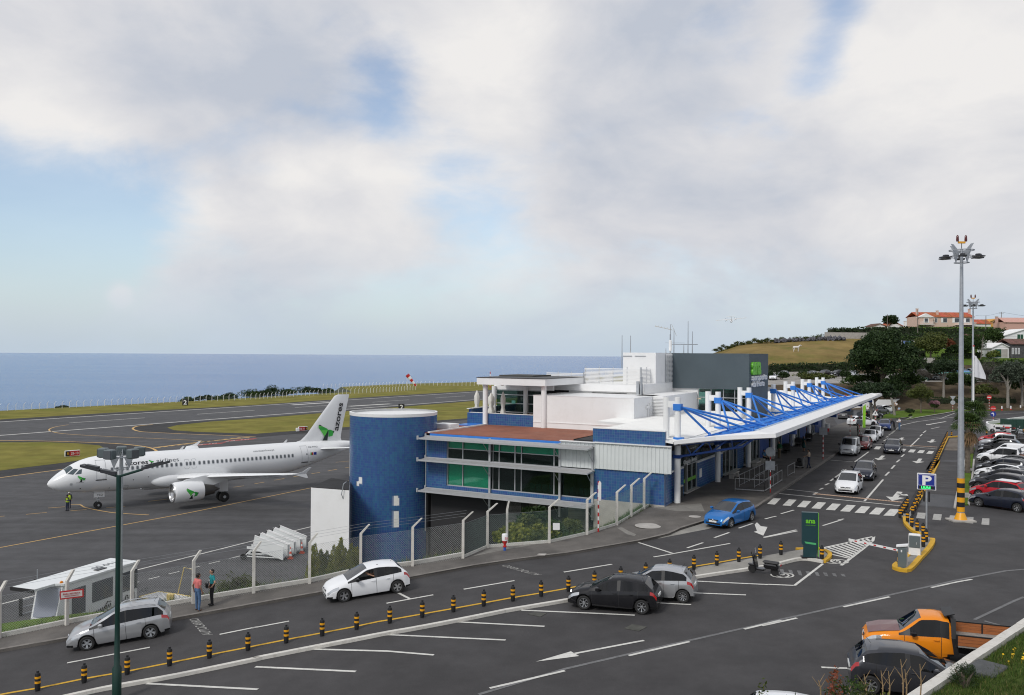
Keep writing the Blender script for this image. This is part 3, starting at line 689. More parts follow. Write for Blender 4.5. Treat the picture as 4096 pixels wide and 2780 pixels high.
street_sheet('striped_forecourt',s2(ZR2,(1170,960),(1250,895),(1440,900),(1400,965)),.008,A_PATCH)
mb=MB()
for i in range(7):street_line(mb,s2(ZR2,(1180+10*i,955-9*i),(1400+6*i,960-9*i)),.28,.014)
mb.obj('striped_marking',M_ROADW,kind='structure')
vb=MB()
pth=[Vector((p.x,p.y,zr(*p)+.1))for p in FENCE]
nrm=Vector((-.38,.92))
inner=[(7.0,-1.1),(6.6,-1.1),(4.6,-.8),(1.6,-.25),(1.2,-.25),(1.0,-.2),(1.2,-.2),(1.4,-.2),(1.2,-.2),(.6,-.2)]
top=[Vector((p.x+nrm.x*w_,p.y+nrm.y*w_,p.z+d))for p,(w_,d)in zip(pth,inner)]
toe=[Vector((p.x+nrm.x*(p.z*.75),p.y+nrm.y*p.z*.75,-.05))for p in top]
for i in range(len(pth)-1):
 vb.add([pth[i],pth[i+1],top[i+1],top[i]],[(0,1,2,3)]);vb.add([top[i],top[i+1],toe[i+1],toe[i]],[(0,1,2,3)])
vb.obj('grass_verge',M_LAWN,kind='structure')
vb=MB();P2=[Vector((p.x,p.y,zr(*p)+.1))for p in FENCE2[1:]]
bank_lo=[AB(-4.5,14,.1),AB(-3.2,9.5,1.6),AB(-2.4,6.2,3.4),AB(-1.6,4.2,4.6),AB(-.9,2.6,5.6),AB(-.3,1.2,6.6)]
bank_lo2=[AB(.0,14,0),AB(-.02,10.5,.4),AB(-.02,7.8,2.2),AB(-.02,5.4,4.2),AB(-.02,3.2,5.6),AB(-.02,.9,6.75)]
for i in range(len(P2)-1):
 vb.add([P2[i],P2[i+1],bank_lo[i+1],bank_lo[i]],[(0,1,2,3)]);vb.add([bank_lo[i],bank_lo[i+1],bank_lo2[i+1],bank_lo2[i]],[(0,1,2,3)])
vb.obj('grass_bank',M_LAWN,kind='structure')
# hill behind the road
HS=[.10,.18,.236,.262,.29,.33,.37,.41,.46,.52,.60,.80]
HY=[150,167,172,186,214,218,224,232,240,252,263,285,309,345,480]
def hcol(s):
 f=lambda*p:np.interp(s,[.18,.236,.262,.29,.33,.37,.41,.46,.52,.60],p)
 return[6.8,6.82,f(7,7,7,7,7,7.2,7.6,8.2,8.4,7.6),f(8,9,10,11,11.2,11.4,11.6,12,12,12),f(9,11,12,12.4,12.6,12.8,13,13.3,13.4,13.4),f(9.5,11.5,12.6,13,13.3,13.6,14.4,15.2,15.3,15.5),f(10.5,12.4,13.8,14.6,14.9,15.2,15.8,15.9,16.4,17.2),f(11.8,13.9,15.8,17,17.3,17.7,17,17,17.6,17.6),f(12.8,15.2,17.3,18.4,18.8,19,18.6,18.5,19,19),f(14,16.8,19.3,20.2,20.6,20.9,20.9,20.9,21,21),f(14.6,18.1,20.4,21.4,22.2,23,22.8,22.8,22.6,22.6),f(13,16,19,20.5,22,24,25.4,25.4,25,24.6),f(12,14,17,19,21,24,27.2,28.2,28.4,28.4),f(10,12,15,17,20,24,28,29,29,29),f(6,8,10,12,16,22,28,29,29,29)]
HT=np.array([hcol(s)for s in HS])
def hz_(x,y):
 s=x/y;i=np.clip(np.searchsorted(HS,s)-1,0,len(HS)-2);fs=np.clip((s-HS[i])/(HS[i+1]-HS[i]),0,1)
 a=np.interp(y,HY,HT[i]);b=np.interp(y,HY,HT[i+1]);return float(a*(1-fs)+b*fs)
mb=MB();ss=np.linspace(.205,.80,60);ys=np.concatenate([np.linspace(160,320,81),np.linspace(330,480,12)])
for i in range(len(ys)):
 for j in range(len(ss)):
  x,y=ss[j]*ys[i],ys[i];n=noise.noise((x*.12,y*.12,0))*.35*min(1,max(0,(y-216)/8));mb.v.append((x,y,hz_(x,y)+n-.05))
lawnf=[]
for i in range(len(ys)-1):
 for j in range(len(ss)-1):
  k=i*len(ss)+j;mb.f.append((k,k+1,k+1+len(ss),k+len(ss)))
  y,s=ys[i],ss[j]
  mb.mi.append(2 if 185<=y<214 else(1 if y<217 else(0 if s<.418+(y-240)*.0009 else 3)))
mb.obj('hill',[M_PAST,M_SOIL,A_LOT,M_LAWN],smooth=60,kind='structure')
street_sheet('green_island',s2(ZR2,(1600,760),(1760,740),(2080,725),(2253,705))+s2(Z3b,(240,585),(500,535),(900,470),(1100,430),(1130,412),(540,412),(100,440),(20,500))+s2(ZR2,(1900,640),(1800,700)),.12,M_LAWN,skirt=.13)
mb=MB();street_line(mb,s2(ZR2,(1590,765),(1760,745),(2080,730),(2253,709))+s2(Z3b,(240,590),(500,540),(900,476),(1110,437)),.3,.13);mb.obj('island_edge',M_CONC,kind='structure')
street_sheet('verge_lawn',s2(Z3b,(1540,440),(1580,432),(1850,425),(2224,418),(2600,412),(2600,375),(2100,385),(1480,400),(1200,405),(540,395),(540,405),(1130,420)),.1,M_LAWN,skirt=.1)
street_sheet('forecourt_asphalt',s2(ZR2,(1000,620),(1480,620),(2050,635),(1800,760),(1270,880),(1150,860)),.005,A_PATCH)
# terminal building
TM=Matrix.Translation((P0.x,P0.y,0))@Matrix(((UA.x,VA.x,0,0),(UA.y,VA.y,0,0),(0,0,1,0),(0,0,0,1)))
term=thing('airport_terminal','long blue tiled airport terminal with white roof blocks and a slate grey upper box','building',(P0.x,P0.y,0),R(90-28.9))
def tb(name,a0,a1,b0,b1,z0,z1,m,par=term):return bxm(name,a0,a1,b0,b1,z0,z1,m,par)
def tiles(name,fn,nu,nv,par,m=M_BLUE,skip=None):
 """glazed tiles proud of the grout bed: fn(i, j) -> four corners; joined, there are thousands"""
 mb=MB()
 for i in range(nu):
  for j in range(nv):
   if skip and skip(i,j):continue
   q=fn(i,j)
   if q:mb.add(q,[(0,1,2,3)])
 o=mb.obj(name,m,par);o['kind']='stuff';return o
def wall_tiles(par,a,b0,b1,z0,z1,s=.2,j=.006,front=-1,holes=(),axis='a'):
 """tiles on the plane a = const (axis a) or b = const (axis b)"""
 nu,nv=int(round(abs(b1-b0)/s)),int(round((z1-z0)/s));su,sv=(b1-b0)/nu,(z1-z0)/nv
 def fn(i,k):
  u0,u1=b0+su*i+j,b0+su*(i+1)-j;v0,v1=z0+sv*k+j,z0+sv*(k+1)-j
  um,vm=(u0+u1)/2,(v0+v1)/2
  for h in holes:
   if h[0]<um<h[1]and h[2]<vm<h[3]:return None
  d=a+front*(.008+RND.random()*.002);t=(RND.random()-.5)*.0008
  if axis=='a':return[(d-t,u0,v0),(d-t,u1,v0),(d+t,u1,v1),(d+t,u0,v1)]
  return[(u0,d-t,v0),(u1,d-t,v0),(u1,d+t,v1),(u0,d+t,v1)]
 return tiles('tile',fn,nu,nv,par)
# front block: undercroft, two glazed floors, deck roof
tb('floor_slab',.0,9.4,.02,22.0,6.2,6.55,M_CONC)
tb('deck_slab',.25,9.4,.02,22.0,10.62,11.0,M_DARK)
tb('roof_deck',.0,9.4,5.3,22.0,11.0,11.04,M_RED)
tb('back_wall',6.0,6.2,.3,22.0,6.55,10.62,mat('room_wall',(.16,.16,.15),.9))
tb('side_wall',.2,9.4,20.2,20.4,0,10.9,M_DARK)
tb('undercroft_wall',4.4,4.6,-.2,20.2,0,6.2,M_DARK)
tb('undercroft_pier',.35,4.4,12.9,16.3,0,6.2,mat('pier_render',(.46,.43,.41),.85))  # one even warm grey for the pier render
tb('undercroft_pier',.3,.6,11.6,12.9,0,6.2,mat('pier_render_grey',(.55,.54,.53),.85))  # one even paler grey for the narrow pier
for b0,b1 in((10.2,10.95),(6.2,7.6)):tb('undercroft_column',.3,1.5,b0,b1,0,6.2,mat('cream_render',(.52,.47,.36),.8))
tb('blue_fascia',-.06,.0,8.1,19.9,10.62,11.0,M_BSTEEL)
wl_=tb('tiled_wall',.0,.25,18.3,20.3,6.2,10.62,M_GROUT);wall_tiles(wl_,0,18.3,20.3,6.55,10.6)
sp=tb('tiled_sill',.0,.25,5.4,18.3,6.2,6.88,M_GROUT);wall_tiles(sp,0,5.4,18.3,6.5,6.88)
tb('spandrel',.1,.25,5.4,18.3,8.85,9.05,M_SHADE)
def pane(b0,b1,z0,z1,a=.14,m=M_GLD):return tb('window_pane',a,a+.02,b0,b1,z0,z1,m)
def blind(b0,b1,z0,z1,a=.26):return tb('window_blind',a,a+.02,b0,b1,z0,z1,M_BLIND)
cols=[(18.22,16.85),(16.78,14.35),(14.0,13.5),(13.43,12.1),(12.02,11.53),(11.47,8.75),(8.66,8.3)]
fr=MB()
for b1,b0 in cols:
 pane(b0,b1,9.92,10.56,m=M_GLG);pane(b0,b1,9.1,9.86);pane(b0,b1,6.95,8.82,m=M_GLG if b0>14.1 else M_GLD)
 blind(b0,b1,9.9,10.58)
 for(z0,z1)in((9.1,9.86),(9.92,10.56),(6.95,8.82)):
  fr.box(.08,.2,b0-.035,b0,z0-.06,z1+.06);fr.box(.08,.2,b1,b1+.035,z0-.06,z1+.06)
fr.box(.09,.19,8.3,18.22,9.86,9.92);fr.box(.07,.19,8.3,18.22,6.88,6.95);fr.box(.07,.19,8.3,18.22,9.05,9.1)
blind(14.3,18.22,6.95,8.85,.22)
pane(5.72,8.0,6.98,8.82);fr.box(.07,.19,5.7,8.05,6.9,6.97);fr.box(.08,.2,5.62,5.72,6.9,8.9)
fr.obj('window_frame',M_ALU,term)
def cladding(name,a,b0,b1,z0,z1,pitch,par=term,dep=.05):
 mb=MB();n=int(round((b1-b0)/pitch));p=(b1-b0)/n;v=[]
 for i in range(n):
  x=b0+i*p
  for dx,d in((0,0),(p*.72,0),(p*.78,-dep),(p*.94,-dep)):v.append((x+dx,d))
 v.append((b1,0))
 vs_,fs_=[],[]
 for(u,d)in v:vs_+=[(a+d,u,z0),(a+d,u,z1)]
 for i in range(len(v)-1):fs_.append((2*i,2*i+2,2*i+3,2*i+1))
 mb.add(vs_,fs_);return mb.obj(name,M_CLAD,par)
tb('cladding_backing',-.02,.22,5.3,8.1,9.14,11.08,M_CLAD);cladding('cladding',-.04,5.3,8.1,9.16,11.06,.31)
tb('cladding_backing',-.1,.0,-.5,5.3,9.22,11.08,M_CLAD);cladding('cladding',-.12,-.5,5.3,9.2,11.08,.31)
mb=MB();mb.box(-.24,.0,5.3,8.1,11.06,11.12);mb.box(-.26,.0,-.52,5.3,11.08,11.15);mb.obj('cladding_cap',M_WPAINT,term)
pw=tb('tiled_parapet',.0,.3,.0,5.5,11.12,12.12,M_GROUT);wall_tiles(pw,0,.0,5.5,11.16,12.1,.19)
tb('parapet_cap',-.04,.34,-.04,5.54,12.12,12.17,M_WPAINT)
lw=tb('tiled_wall',.0,.25,.05,5.4,0,9.2,M_GROUT);wall_tiles(lw,0,.05,5.4,6.95,9.2,.2)
tb('plinth',-.03,.0,.0,5.4,0,6.95,M_CONC)
for z,zz in((10.78,10.86),(9.03,9.1),(6.56,6.64)):
 sh=MB()
 for i in range(9):a=-.18-i*.115;sh.box(a-.1,a,5.35,20.2,z-.03-.012*i,z-.012*i)
 s_=sh.obj('sunshade',M_SHADE,term)
 e=MB();e.box(-1.28,-1.22,5.35,20.25,z-.17,z-.03);e.box(-.16,-.1,5.3,20.25,z-.06,z+.06)
 for b in(20.25,17.3,14.2,11.2,8.13,5.4):e.box(-1.24,-.1,b-.03,b+.03,z-.16,z-.06)
 e.box(-1.33,-1.2,20.2,20.32,z-.2,z+.12);e.box(-.2,-.07,20.2,20.32,z-.1,z+.2)
 e.obj('sunshade_frame',M_ALU,s_)
for b,z0 in((14.2,5.4),(8.13,5.4),(5.46,5.4)):
 p=MB().box(-.16,-.02,b-.08,b+.08,z0,10.9).obj('facade_post',M_ALU,term)
 for z in(10.7,8.97,6.5):
  MB().tube([(-1.2,b+.0,z-.06),(-.12,b,z-1.05)],.028,5).obj('stay',M_GALV,term)
tb('downpipe',-.06,.0,20.25,20.33,3,10.6,M_GALV)
for bs in([11.0,10.45,9.9,9.35],[7.55,6.95,6.4,5.95]):
 for b in bs:
  s=MB();s.bev(1.0,1.5,b-.23,b+.23,6.95,7.02,.03);s.bev(.95,1.03,b-.23,b+.23,7.02,7.5,.03);s.box(1.2,1.26,b-.03,b+.03,6.55,6.95);s.obj('waiting_seat',M_TEAL,term)
s=MB();s.lathe([(.2,6.55),(.28,7.0),(.27,7.02)],10,(1.0,12.8,0));s.obj('planter',M_TEAL,term)
# terrace behind the deck
tw=tb('terrace_wall',9.4,9.65,15.35,22.2,0,12.08,M_GROUT);wall_tiles(tw,9.4,15.35,22.2,11.06,12.05,.19)
tw2=tb('terrace_wall',9.65,24,22.0,22.2,0,12.4,M_DBLUE);wall_tiles(tw2,22.0,9.7,24,10.2,12.4,.2,front=-1,axis='b')
tb('wall_cap',9.36,24,21.95,22.25,12.4,12.46,M_WPAINT);tb('wall_cap',9.36,9.69,15.35,21.95,12.08,12.12,M_WPAINT)
tb('terrace_floor',9.65,24,8,22.0,10.9,11.02,M_CONC)
tb('blue_gutter',7.4,9.4,20.3,22.0,11.04,11.12,M_BSTEEL);tb('deck_kerb',.0,9.4,19.95,20.15,11.04,11.14,M_WPAINT);tb('rooflight',3.6,5.0,20.3,22.0,11.04,11.45,M_WHITE)
for b in(20.17,14.2):MB().lathe([(.23,10.9),(.23,14.72)],20,(9.22,b,0)).obj('round_column',M_WHITE,term,smooth=40)
for a,b in((13.7,21.85),(13.7,18.38)):MB().lathe([(.22,10.9),(.22,14.4)],16,(a,b,0)).obj('round_column',M_WHITE,term,smooth=40)
cs=MB();cs.box(8.6,16.8,13.76,20.72,14.73,15.34);cs.obj('canopy_slab',M_WHITE,term)
tb('canopy_lip',8.56,16.84,13.72,20.76,15.34,15.39,M_BLACK)
tb('roof_box',12.5,16.3,17.0,20.6,15.39,15.52,mat('dark_roof_box',(.07,.07,.065),.8))
for b in(18.6,16.4,14.6):MB().lathe([(.16,14.64),(.16,14.73)],12,(9.6,b,0)).obj('ceiling_light',M_WPAINT,term)
wt=tb('white_block',9.35,15.9,5.86,15.3,10.9,13.86,M_WHITE)
mb=MB();mb.box(9.31,9.35,5.9,15.3,11.5,11.56);mb.obj('string_course',M_WHITE,term);tb('block_cap',9.33,15.92,5.83,15.33,13.86,13.9,M_WPAINT)
p=MB()
for a,z1 in((12.6,13.2),(13.0,13.35),(13.5,13.1)):p.tube([(a,5.78,11.9),(a,5.78,z1)],.05,6)
p.box(12.2,12.7,5.7,5.84,12.9,13.1);p.obj('wall_pipe',M_WPAINT,term)
mb=MB()
for k in range(4):
 z0=11.1+k*.83
 for b0,b1 in((18.65,21.7),(16.8,18.15)):tb('window_pane',14.0,14.03,b0,b1,z0+.04,z0+.79,M_GLD)
 mb.box(13.93,14.07,16.8,21.75,z0-.04,z0+.04)
mb.box(13.93,14.07,16.8,21.75,14.0,14.1);mb.obj('window_frame',M_ALU,term)
tb('lintel',13.9,14.2,15.6,21.95,14.1,14.72,M_WHITE);tb('restaurant_wall',18.5,18.8,8,21.9,11,14.7,M_DARK);tb('restaurant_roof',16.8,24,8,21.9,14.68,14.74,M_WHITE)
s=MB();s.box(13.88,13.9,19.6,20.0,12.75,13.05);s.obj('door_notice',mat('mint_notice',(.2,.6,.5),.6),term)
tb('upper_block',15.9,24,7.95,14.9,11,14.1,M_WHITE)
tb('upper_parapet',15.6,24,7.9,17.5,14.1,14.72,M_WHITE)
mb=MB()
rb=MB().box(15.84,15.9,9.05,12.5,13.3,13.95).obj('ribbon_window',M_BLACK,term)
for b0,b1 in((11.45,12.42),(10.3,11.38),(9.12,10.24)):MB().box(15.8,15.83,b0,b1,13.36,13.9).obj('pane',M_GLD,rb)
def louvre(name,a0,a1,b0,b1,z0,z1,pitch=.125,par=term):
 """screen of horizontal blades round a rectangle: too fine to pick apart singly, joined"""
 mb=MB();n=int((z1-z0)/pitch)
 for k in range(n):
  z=z0+k*pitch
  if a1-a0>.3:mb.slab([(a0,b0,z),(a1,b0,z),(a1,b0+.06,z+.05),(a0,b0+.06,z+.05)],(0,0,.03))
  mb.slab([(a0,b0,z),(a0,b1,z),(a0+.06,b1,z+.05),(a0+.06,b0,z+.05)],(0,0,.03))
 o=mb.obj(name,M_LOUV,par);o['kind']='stuff'
 fr=MB()
 for b in np.arange(b0,b1+.01,max(1.4,(b1-b0)/5)):fr.box(a0+.05,a0+.1,b-.03,b+.03,z0-.05,z1+.02)
 if a1-a0>.3:
  for a in np.arange(a0,a1+.01,max(1.2,(a1-a0)/4)):fr.box(a-.03,a+.03,b0+.05,b0+.1,z0-.05,z1+.02)
 fr.obj('louvre_frame',M_GALV,par);return o
louvre('louvre_screen',16.8,24,13.7,17.75,14.76,15.82)
louvre('louvre_screen',16.8,23.6,8.0,13.7,14.76,16.34)
tw_=tb('tower_block',19.4,30,7.5,10.8,11,17.72,M_WHITE)
tb('tower_wing',19.6,31,7.52,7.9,11,14.86,M_WHITE)if False else None
louvre('louvre_screen',22.1,24.0,7.35,7.47,14.9,17.7)
tb('stair_block',15.9,24.2,7.4,8.1,11,14.82,M_WHITE)
mb=MB();mb.box(19.34,19.4,9.9,10.8,17.35,17.42);mb.box(19.34,19.4,8.5,9.6,17.36,17.42);mb.obj('wall_conduit',M_GALV,term)
mb=MB();mb.tube([(15.75,7.6,12.6),(15.75,7.6,15.5)],.12,8);mb.box(15.55,15.75,7.75,8.0,12.9,15.1);mb.obj('flue',M_GALV,term)
louvre('louvre_screen',13.8,14.0,4.6,6.6,11.9,13.9)
tb('white_annex',14.0,24.1,4.9,7.5,11,13.9,M_WHITE)
tb('plant_unit',13.3,13.9,6.7,7.3,11.9,12.5,M_GALV);tb('blue_door',13.95,14.0,6.75,7.3,12.2,13.3,mat('petrol_door',(.0,.12,.2),.4))
gb=tb('grey_box',24.1,32.4,-.12,7.5,14.24,17.7,M_GREY)
tb('grey_wall',24.9,32.4,-.1,.2,11,14.24,M_GREY);tb('box_rear_wall',24.3,24.6,4.9,7.5,11,14.24,M_WHITE);tb('window_sill',24.25,24.5,.2,4.9,11,12.1,M_WHITE)
mb=MB()
for b0,b1 in((3.6,4.8),(2.4,3.55),(1.3,2.35),(.25,1.25)):
 for z0,z1 in((12.16,13.38),(13.44,14.2)):tb('window_pane',24.36,24.38,b0,b1,z0,z1,M_GLD)
 mb.box(24.3,24.42,b0-.05,b0,12.1,14.24);mb.box(24.3,24.42,b0,b1,13.38,13.44)
tb('window_blind',24.5,24.52,.25,4.8,13.9,14.22,M_BLIND)
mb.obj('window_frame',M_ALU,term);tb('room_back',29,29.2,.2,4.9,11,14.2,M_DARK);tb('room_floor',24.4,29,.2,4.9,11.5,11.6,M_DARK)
MB().lathe([(.52,24.22),(.52,24.32)],24,(0,6.0,13.4),'X').obj('porthole',M_ALU,term,smooth=40);MB().lathe([(.44,24.19),(.44,24.23)],24,(0,6.0,13.4),'X').obj('porthole_pane',M_GLD,term,smooth=40)
mb=MB();mb.tube([(24.2,5.3,13.28),(24.1,4.8,13.28)],.03,5);mb.box(24.0,24.2,4.5,4.85,13.2,13.34);mb.obj('wall_lamp',mat('cream_plastic',(.55,.48,.35),.5),term)
text('lettering','ana',2.3,M_GREENL,term,(24.75,-.2,15.75),(1,0,0),(0,0,1),width=3.6,extrude=.14,bold=.09)
text('lettering','aeroporto',.85,M_WPAINT,term,(24.9,-.2,15.12),(1,0,0),(0,0,1),width=6.2,extrude=.12,bold=.02)
text('lettering','da Horta',.8,M_WPAINT,term,(24.9,-.2,14.5),(1,0,0),(0,0,1),width=5.0,extrude=.12,bold=.02)
def ribroof(name,a0,a1,b0,z0,b1,z1,par=term,pitch=.42):
 mb=MB();mb.slab([(a0,b0,z0),(a1,b0,z0),(a1,b1,z1),(a0,b1,z1)],(0,0,-.12))
 n=int((a1-a0)/pitch)
 for i in range(n+1):
  a=a0+i*pitch;mb.slab([(a,b0,z0+.002),(a+.05,b0,z0+.002),(a+.05,b1,z1+.002),(a,b1,z1+.002)],(0,0,.035))
 return mb.obj(name,M_ROOF,par)
ribroof('ribbed_roof',.1,24.9,-.55,11.42,4.9,12.12);ribroof('ribbed_roof',5.0,14.0,4.9,12.12,7.4,12.2)
ribroof('ribbed_roof',32.4,74,-.55,11.42,7,12.25)
tb('roof_upstand',.3,24,4.9,5.1,11,12.5,M_WHITE)if False else None
tb('gutter',.2,74,-.95,-.56,11.2,11.3,M_BLACK)
rw=tb('tiled_wall',.25,2.3,.04,.3,6.3,11.1,M_GROUT);wall_tiles(rw,.04,.3,2.3,6.95,9.1,.2,front=-1,axis='b')
tb('wall_ledge',.0,2.3,-.12,.3,9.12,9.22,M_WPAINT)
seg=[(3.2,5.4,1),(5.4,9.0,0),(9.0,12.6,1),(12.6,14.6,1),(14.6,16.6,1),(16.6,21.8,0),(21.8,24,1),(24,31,0),(31,35,1),(35,42,0),(42,46,1),(46,53,0),(53,57,1),(57,64,0),(64,70,1)]
mbf=MB()
for a0,a1,k in seg:
 if k:
  q=tb('tiled_wall',a0,a1,.34,.6,6.3,8.95,M_GROUT);wall_tiles(q,.34,a0,a1,6.95,8.9,.2,front=-1,axis='b')if a0<26 else None
  tb('wall_ledge',a0,a1,.3,.6,8.95,9.02,M_WPAINT)
  if a0>26:q.data.materials[0]=M_DBLUE
 else:
  n=max(2,int((a1-a0)/1.2))
  for i in range(n):tb('window_pane',a0+(a1-a0)*i/n+.04,a0+(a1-a0)*(i+1)/n-.04,.44,.46,6.95,9.0,M_GLD)
  for i in range(n+1):mbf.box(a0+(a1-a0)*i/n-.04,a0+(a1-a0)*i/n+.04,.4,.5,6.9,9.02)
  tb('door_sill',a0,a1,.1,.5,6.98,7.05,M_CONC)
 m_=max(1,int((a1-a0)/1.5))
 for i in range(m_):tb('window_pane',a0+(a1-a0)*i/m_+.03,a0+(a1-a0)*(i+1)/m_-.03,.46,.48,9.08,11.0,M_GLD)
 mbf.box(a0,a1,.4,.52,9.02,9.08)
mbf.obj('window_frame',M_ALU,term)
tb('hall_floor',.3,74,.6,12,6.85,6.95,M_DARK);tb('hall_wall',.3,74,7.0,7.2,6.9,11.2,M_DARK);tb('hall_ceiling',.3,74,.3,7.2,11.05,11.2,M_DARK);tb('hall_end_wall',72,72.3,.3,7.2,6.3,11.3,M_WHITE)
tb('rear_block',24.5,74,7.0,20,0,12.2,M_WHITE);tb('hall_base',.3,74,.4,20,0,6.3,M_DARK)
text('lettering','Chegadas',.5,M_WPAINT,term,(5.3,.3,9.2),(1,0,0),(0,0,1),width=1.7,extrude=.03)
text('lettering','Arrivals',.5,M_WPAINT,term,(7.3,.3,9.2),(1,0,0),(0,0,1),width=1.3,extrude=.03)
text('lettering','Partidas',.5,M_WPAINT,term,(38,.3,9.2),(1,0,0),(0,0,1),width=1.7,extrude=.03)
tb('door_strip',5.6,8.8,.40,.43,7.75,8.0,mat('green_strip',(.12,.35,.02),.5))
tb('wall_poster',9.5,10.1,.30,.33,7.7,8.4,M_WPAINT);tb('wall_poster',15.4,15.6,.30,.33,7.7,8.5,M_WPAINT)
# canopy with masts
can=thing('entrance_canopy','blue and white cable-stayed canopy over the terminal forecourt with seven pairs of white masts','canopy',(P0.x,P0.y,0),R(90-28.9))
AM=[1.82+10.71*i for i in range(7)]
M_WCOL=mat('mast_white',(.80,.80,.78),.4,var=.02,scale=2)
A0,A1=4.2,70.8
def cz(b):return 11.38+(-.4-b)*.125
for i,a in enumerate(AM):
 for b,nm in((-.33,'mast'),(.52,'mast')):
  MB().lathe([(.225,6.6 if b<0 else 11.2),(.225,14.5)],18,(a,b,0)).obj(nm,M_WCOL,can,smooth=40)
 MB().box(a-.16,a+.16,-.2,.4,13.75,14.2).obj('mast_link',M_WCOL,can)
 MB().box(a-.27,a+.27,-.62,-.06,13.55,14.02).obj('mast_bracket',M_BSTEEL,can)
 MB().box(a-.25,a+.25,-.75,-.08,11.3,11.62).obj('mast_bracket',M_BSTEEL,can)
 MB().box(a-.26,a+.26,-.6,-.07,10.12,10.36).obj('mast_bracket',M_DBLUE,can)
 t=Vector((a,-.6,13.8));feet=[(a-2.8,-2.0),(a+2.8,-2.0),(a-3.0,-4.95),(a+3.0,-4.95)]
 if i==0:feet=[(4.0,-2.05),(9.5,-2.0),(5.0,-4.95),(9.55,-4.95)]
 if i==6:feet[3]=(a+3.6,-4.95)
 for(fa_,fb_)in feet:
  f=Vector((fa_,fb_,cz(fb_)+.14));d=f-t
  MB().tube([t+d*.02,t+d*.12,t+d*.88,f],[.07,.085,.085,.06],8).obj('strut',M_BSTEEL,can,smooth=50)
  MB().add([f+Vector(p)for p in((-.35,.1,-.14),(.35,.1,-.14),(.0,.0,.22),(-.35,-.1,-.14),(.35,-.1,-.14))],[(0,1,2),(4,3,2),(0,3,4,1),(0,2,3),(1,4,2)]).obj('strut_foot',M_BSTEEL,can)
 if i:MB().slab([(a-.13,-.6,cz(-.6)+.03),(a+.13,-.6,cz(-.6)+.03),(a+.13,-5.3,cz(-5.3)+.03),(a-.13,-5.3,cz(-5.3)+.03)],(0,0,.16)).obj('roof_beam',M_BSTEEL,can)
 e=(a+1.9,-4.5)if i==0 else(a,-4.9);o=(A0,-5.6)if i==0 else(a,-6.2)
 lo=Vector((e[0],e[1],11.0));m0=Vector((a,-.5,10.24))
 tr=MB();tr.tube([m0,lo,Vector((o[0],o[1],cz(o[1])-.15))],.085,6);s0=Vector((a,-.6,cz(-.6)-.16));s1=Vector((o[0],o[1],cz(o[1])-.16));tr.tube([s0,s1],.07,6)
 K=3
 for k in range(K):
  p=m0.lerp(lo,(k+.55)/K);tr.tube([s0.lerp(s1,(k+.15)/(K+.4)),p],.05,5);tr.tube([p,s0.lerp(s1,(k+1.15)/(K+.4))],.05,5)
 tr.obj('truss',M_DBLUE,can)
 if i:MB().box(a-.25,a+.25,-6.6,-4.8,11.3,11.75).obj('truss_end',M_DBLUE,can)
def strip(name,pts,th,m,par=can):return MB().slab(pts,(0,0,-th)).obj(name,m,par)
P3=lambda a,b,dz=0:(a,b,cz(b)+dz)
strip('canopy_sheet',[P3(.7,-.62),P3(2.6,-2.0),P3(A1-.3,-2.0),P3(A1-1,-.62)],.06,M_ROOF)
nb=32
for i in range(nb):
 a0=2.6+(A1-2.9)*i/nb;a1=2.6+(A1-2.9)*(i+1)/nb
 def lim(a):return max(-5.4,-2.0-(a-2.6)*2.0)if a<A0+.2 else-5.4
 mb=MB();mb.slab([P3(a0+.02,-2.0,.01),P3(a0+.02,lim(a0)-.01,.01),P3(a1-.02,lim(a1),.01),P3(a1-.02,-2.0,.01)],(0,0,-.06))
 if i:mb.slab([P3(a0-.04,-2.0,.02),P3(a0-.04,lim(a0),.02),P3(a0+.04,lim(a0),.02),P3(a0+.04,-2.0,.02)],(0,0,.07))
 mb.obj('blue_sheet',M_BSHEET,can)
for b in(-2.05,-3.5,-4.95):
 a0=2.7 if b>-3 else(3.4 if b>-4 else A0);MB().slab([P3(a0,b,.03),P3(a0,b-.14,.03),P3(A1-.3,b-.14,.03),P3(A1-.3,b,.03)],(0,0,.1)).obj('purlin',M_BSTEEL,can)
def prof(name,path,m,par=can):
 mb=MB();n=len(path[0])
 for r_ in path:mb.v+=[tuple(p)for p in r_]
 for i in range(len(path)-1):
  for k in range(n):mb.f.append((i*n+k,i*n+(k+1)%n,(i+1)*n+(k+1)%n,(i+1)*n+k))
 mb.f+=[tuple(range(n)),tuple(range((len(path)-1)*n,len(path)*n))];mb.mi=[0]*len(mb.f);return mb.obj(name,m,par)
def ringat(a,b,n):
 q=lambda d,z:(a+n[0]*d,b+n[1]*d,cz(b)+z)
 return[q(0,.05),q(0,.16),q(.18,.18),q(1.35,.05),q(1.5,.12),q(1.62,.12),q(1.66,-.16),q(1.4,-.22),q(.2,-.1)]
def ringn(a,b,n):q=lambda d,z:(a+n[0]*d,b+n[1]*d,cz(b)+z);return[q(0,.02),q(0,.12),q(.12,.14),q(.55,.06),q(.62,.14),q(.74,.14),q(.78,-.12),q(.6,-.2),q(.1,-.1)]
prof('edge_gutter',[ringn(.6,-.45,(-.75,-.25)),ringn(2.5,-2.7,(-.7,-.5)),[(x-.3,y,z)for x,y,z in ringat(A0-.1,-5.4,(-.45,-.95))]],M_WPAINT)
prof('edge_gutter',[[(x-.3,y,z)for x,y,z in ringat(A0-.1,-5.4,(-.45,-.95))],ringat(A1,-5.4,(0,-1)),ringat(A1+3.6,-5.6,(0,-.9))],M_WPAINT)
prof('edge_gutter',[ringn(A1+.2,-5.3,(.8,0)),ringn(A1-.8,-.6,(.8,0))],M_WPAINT)
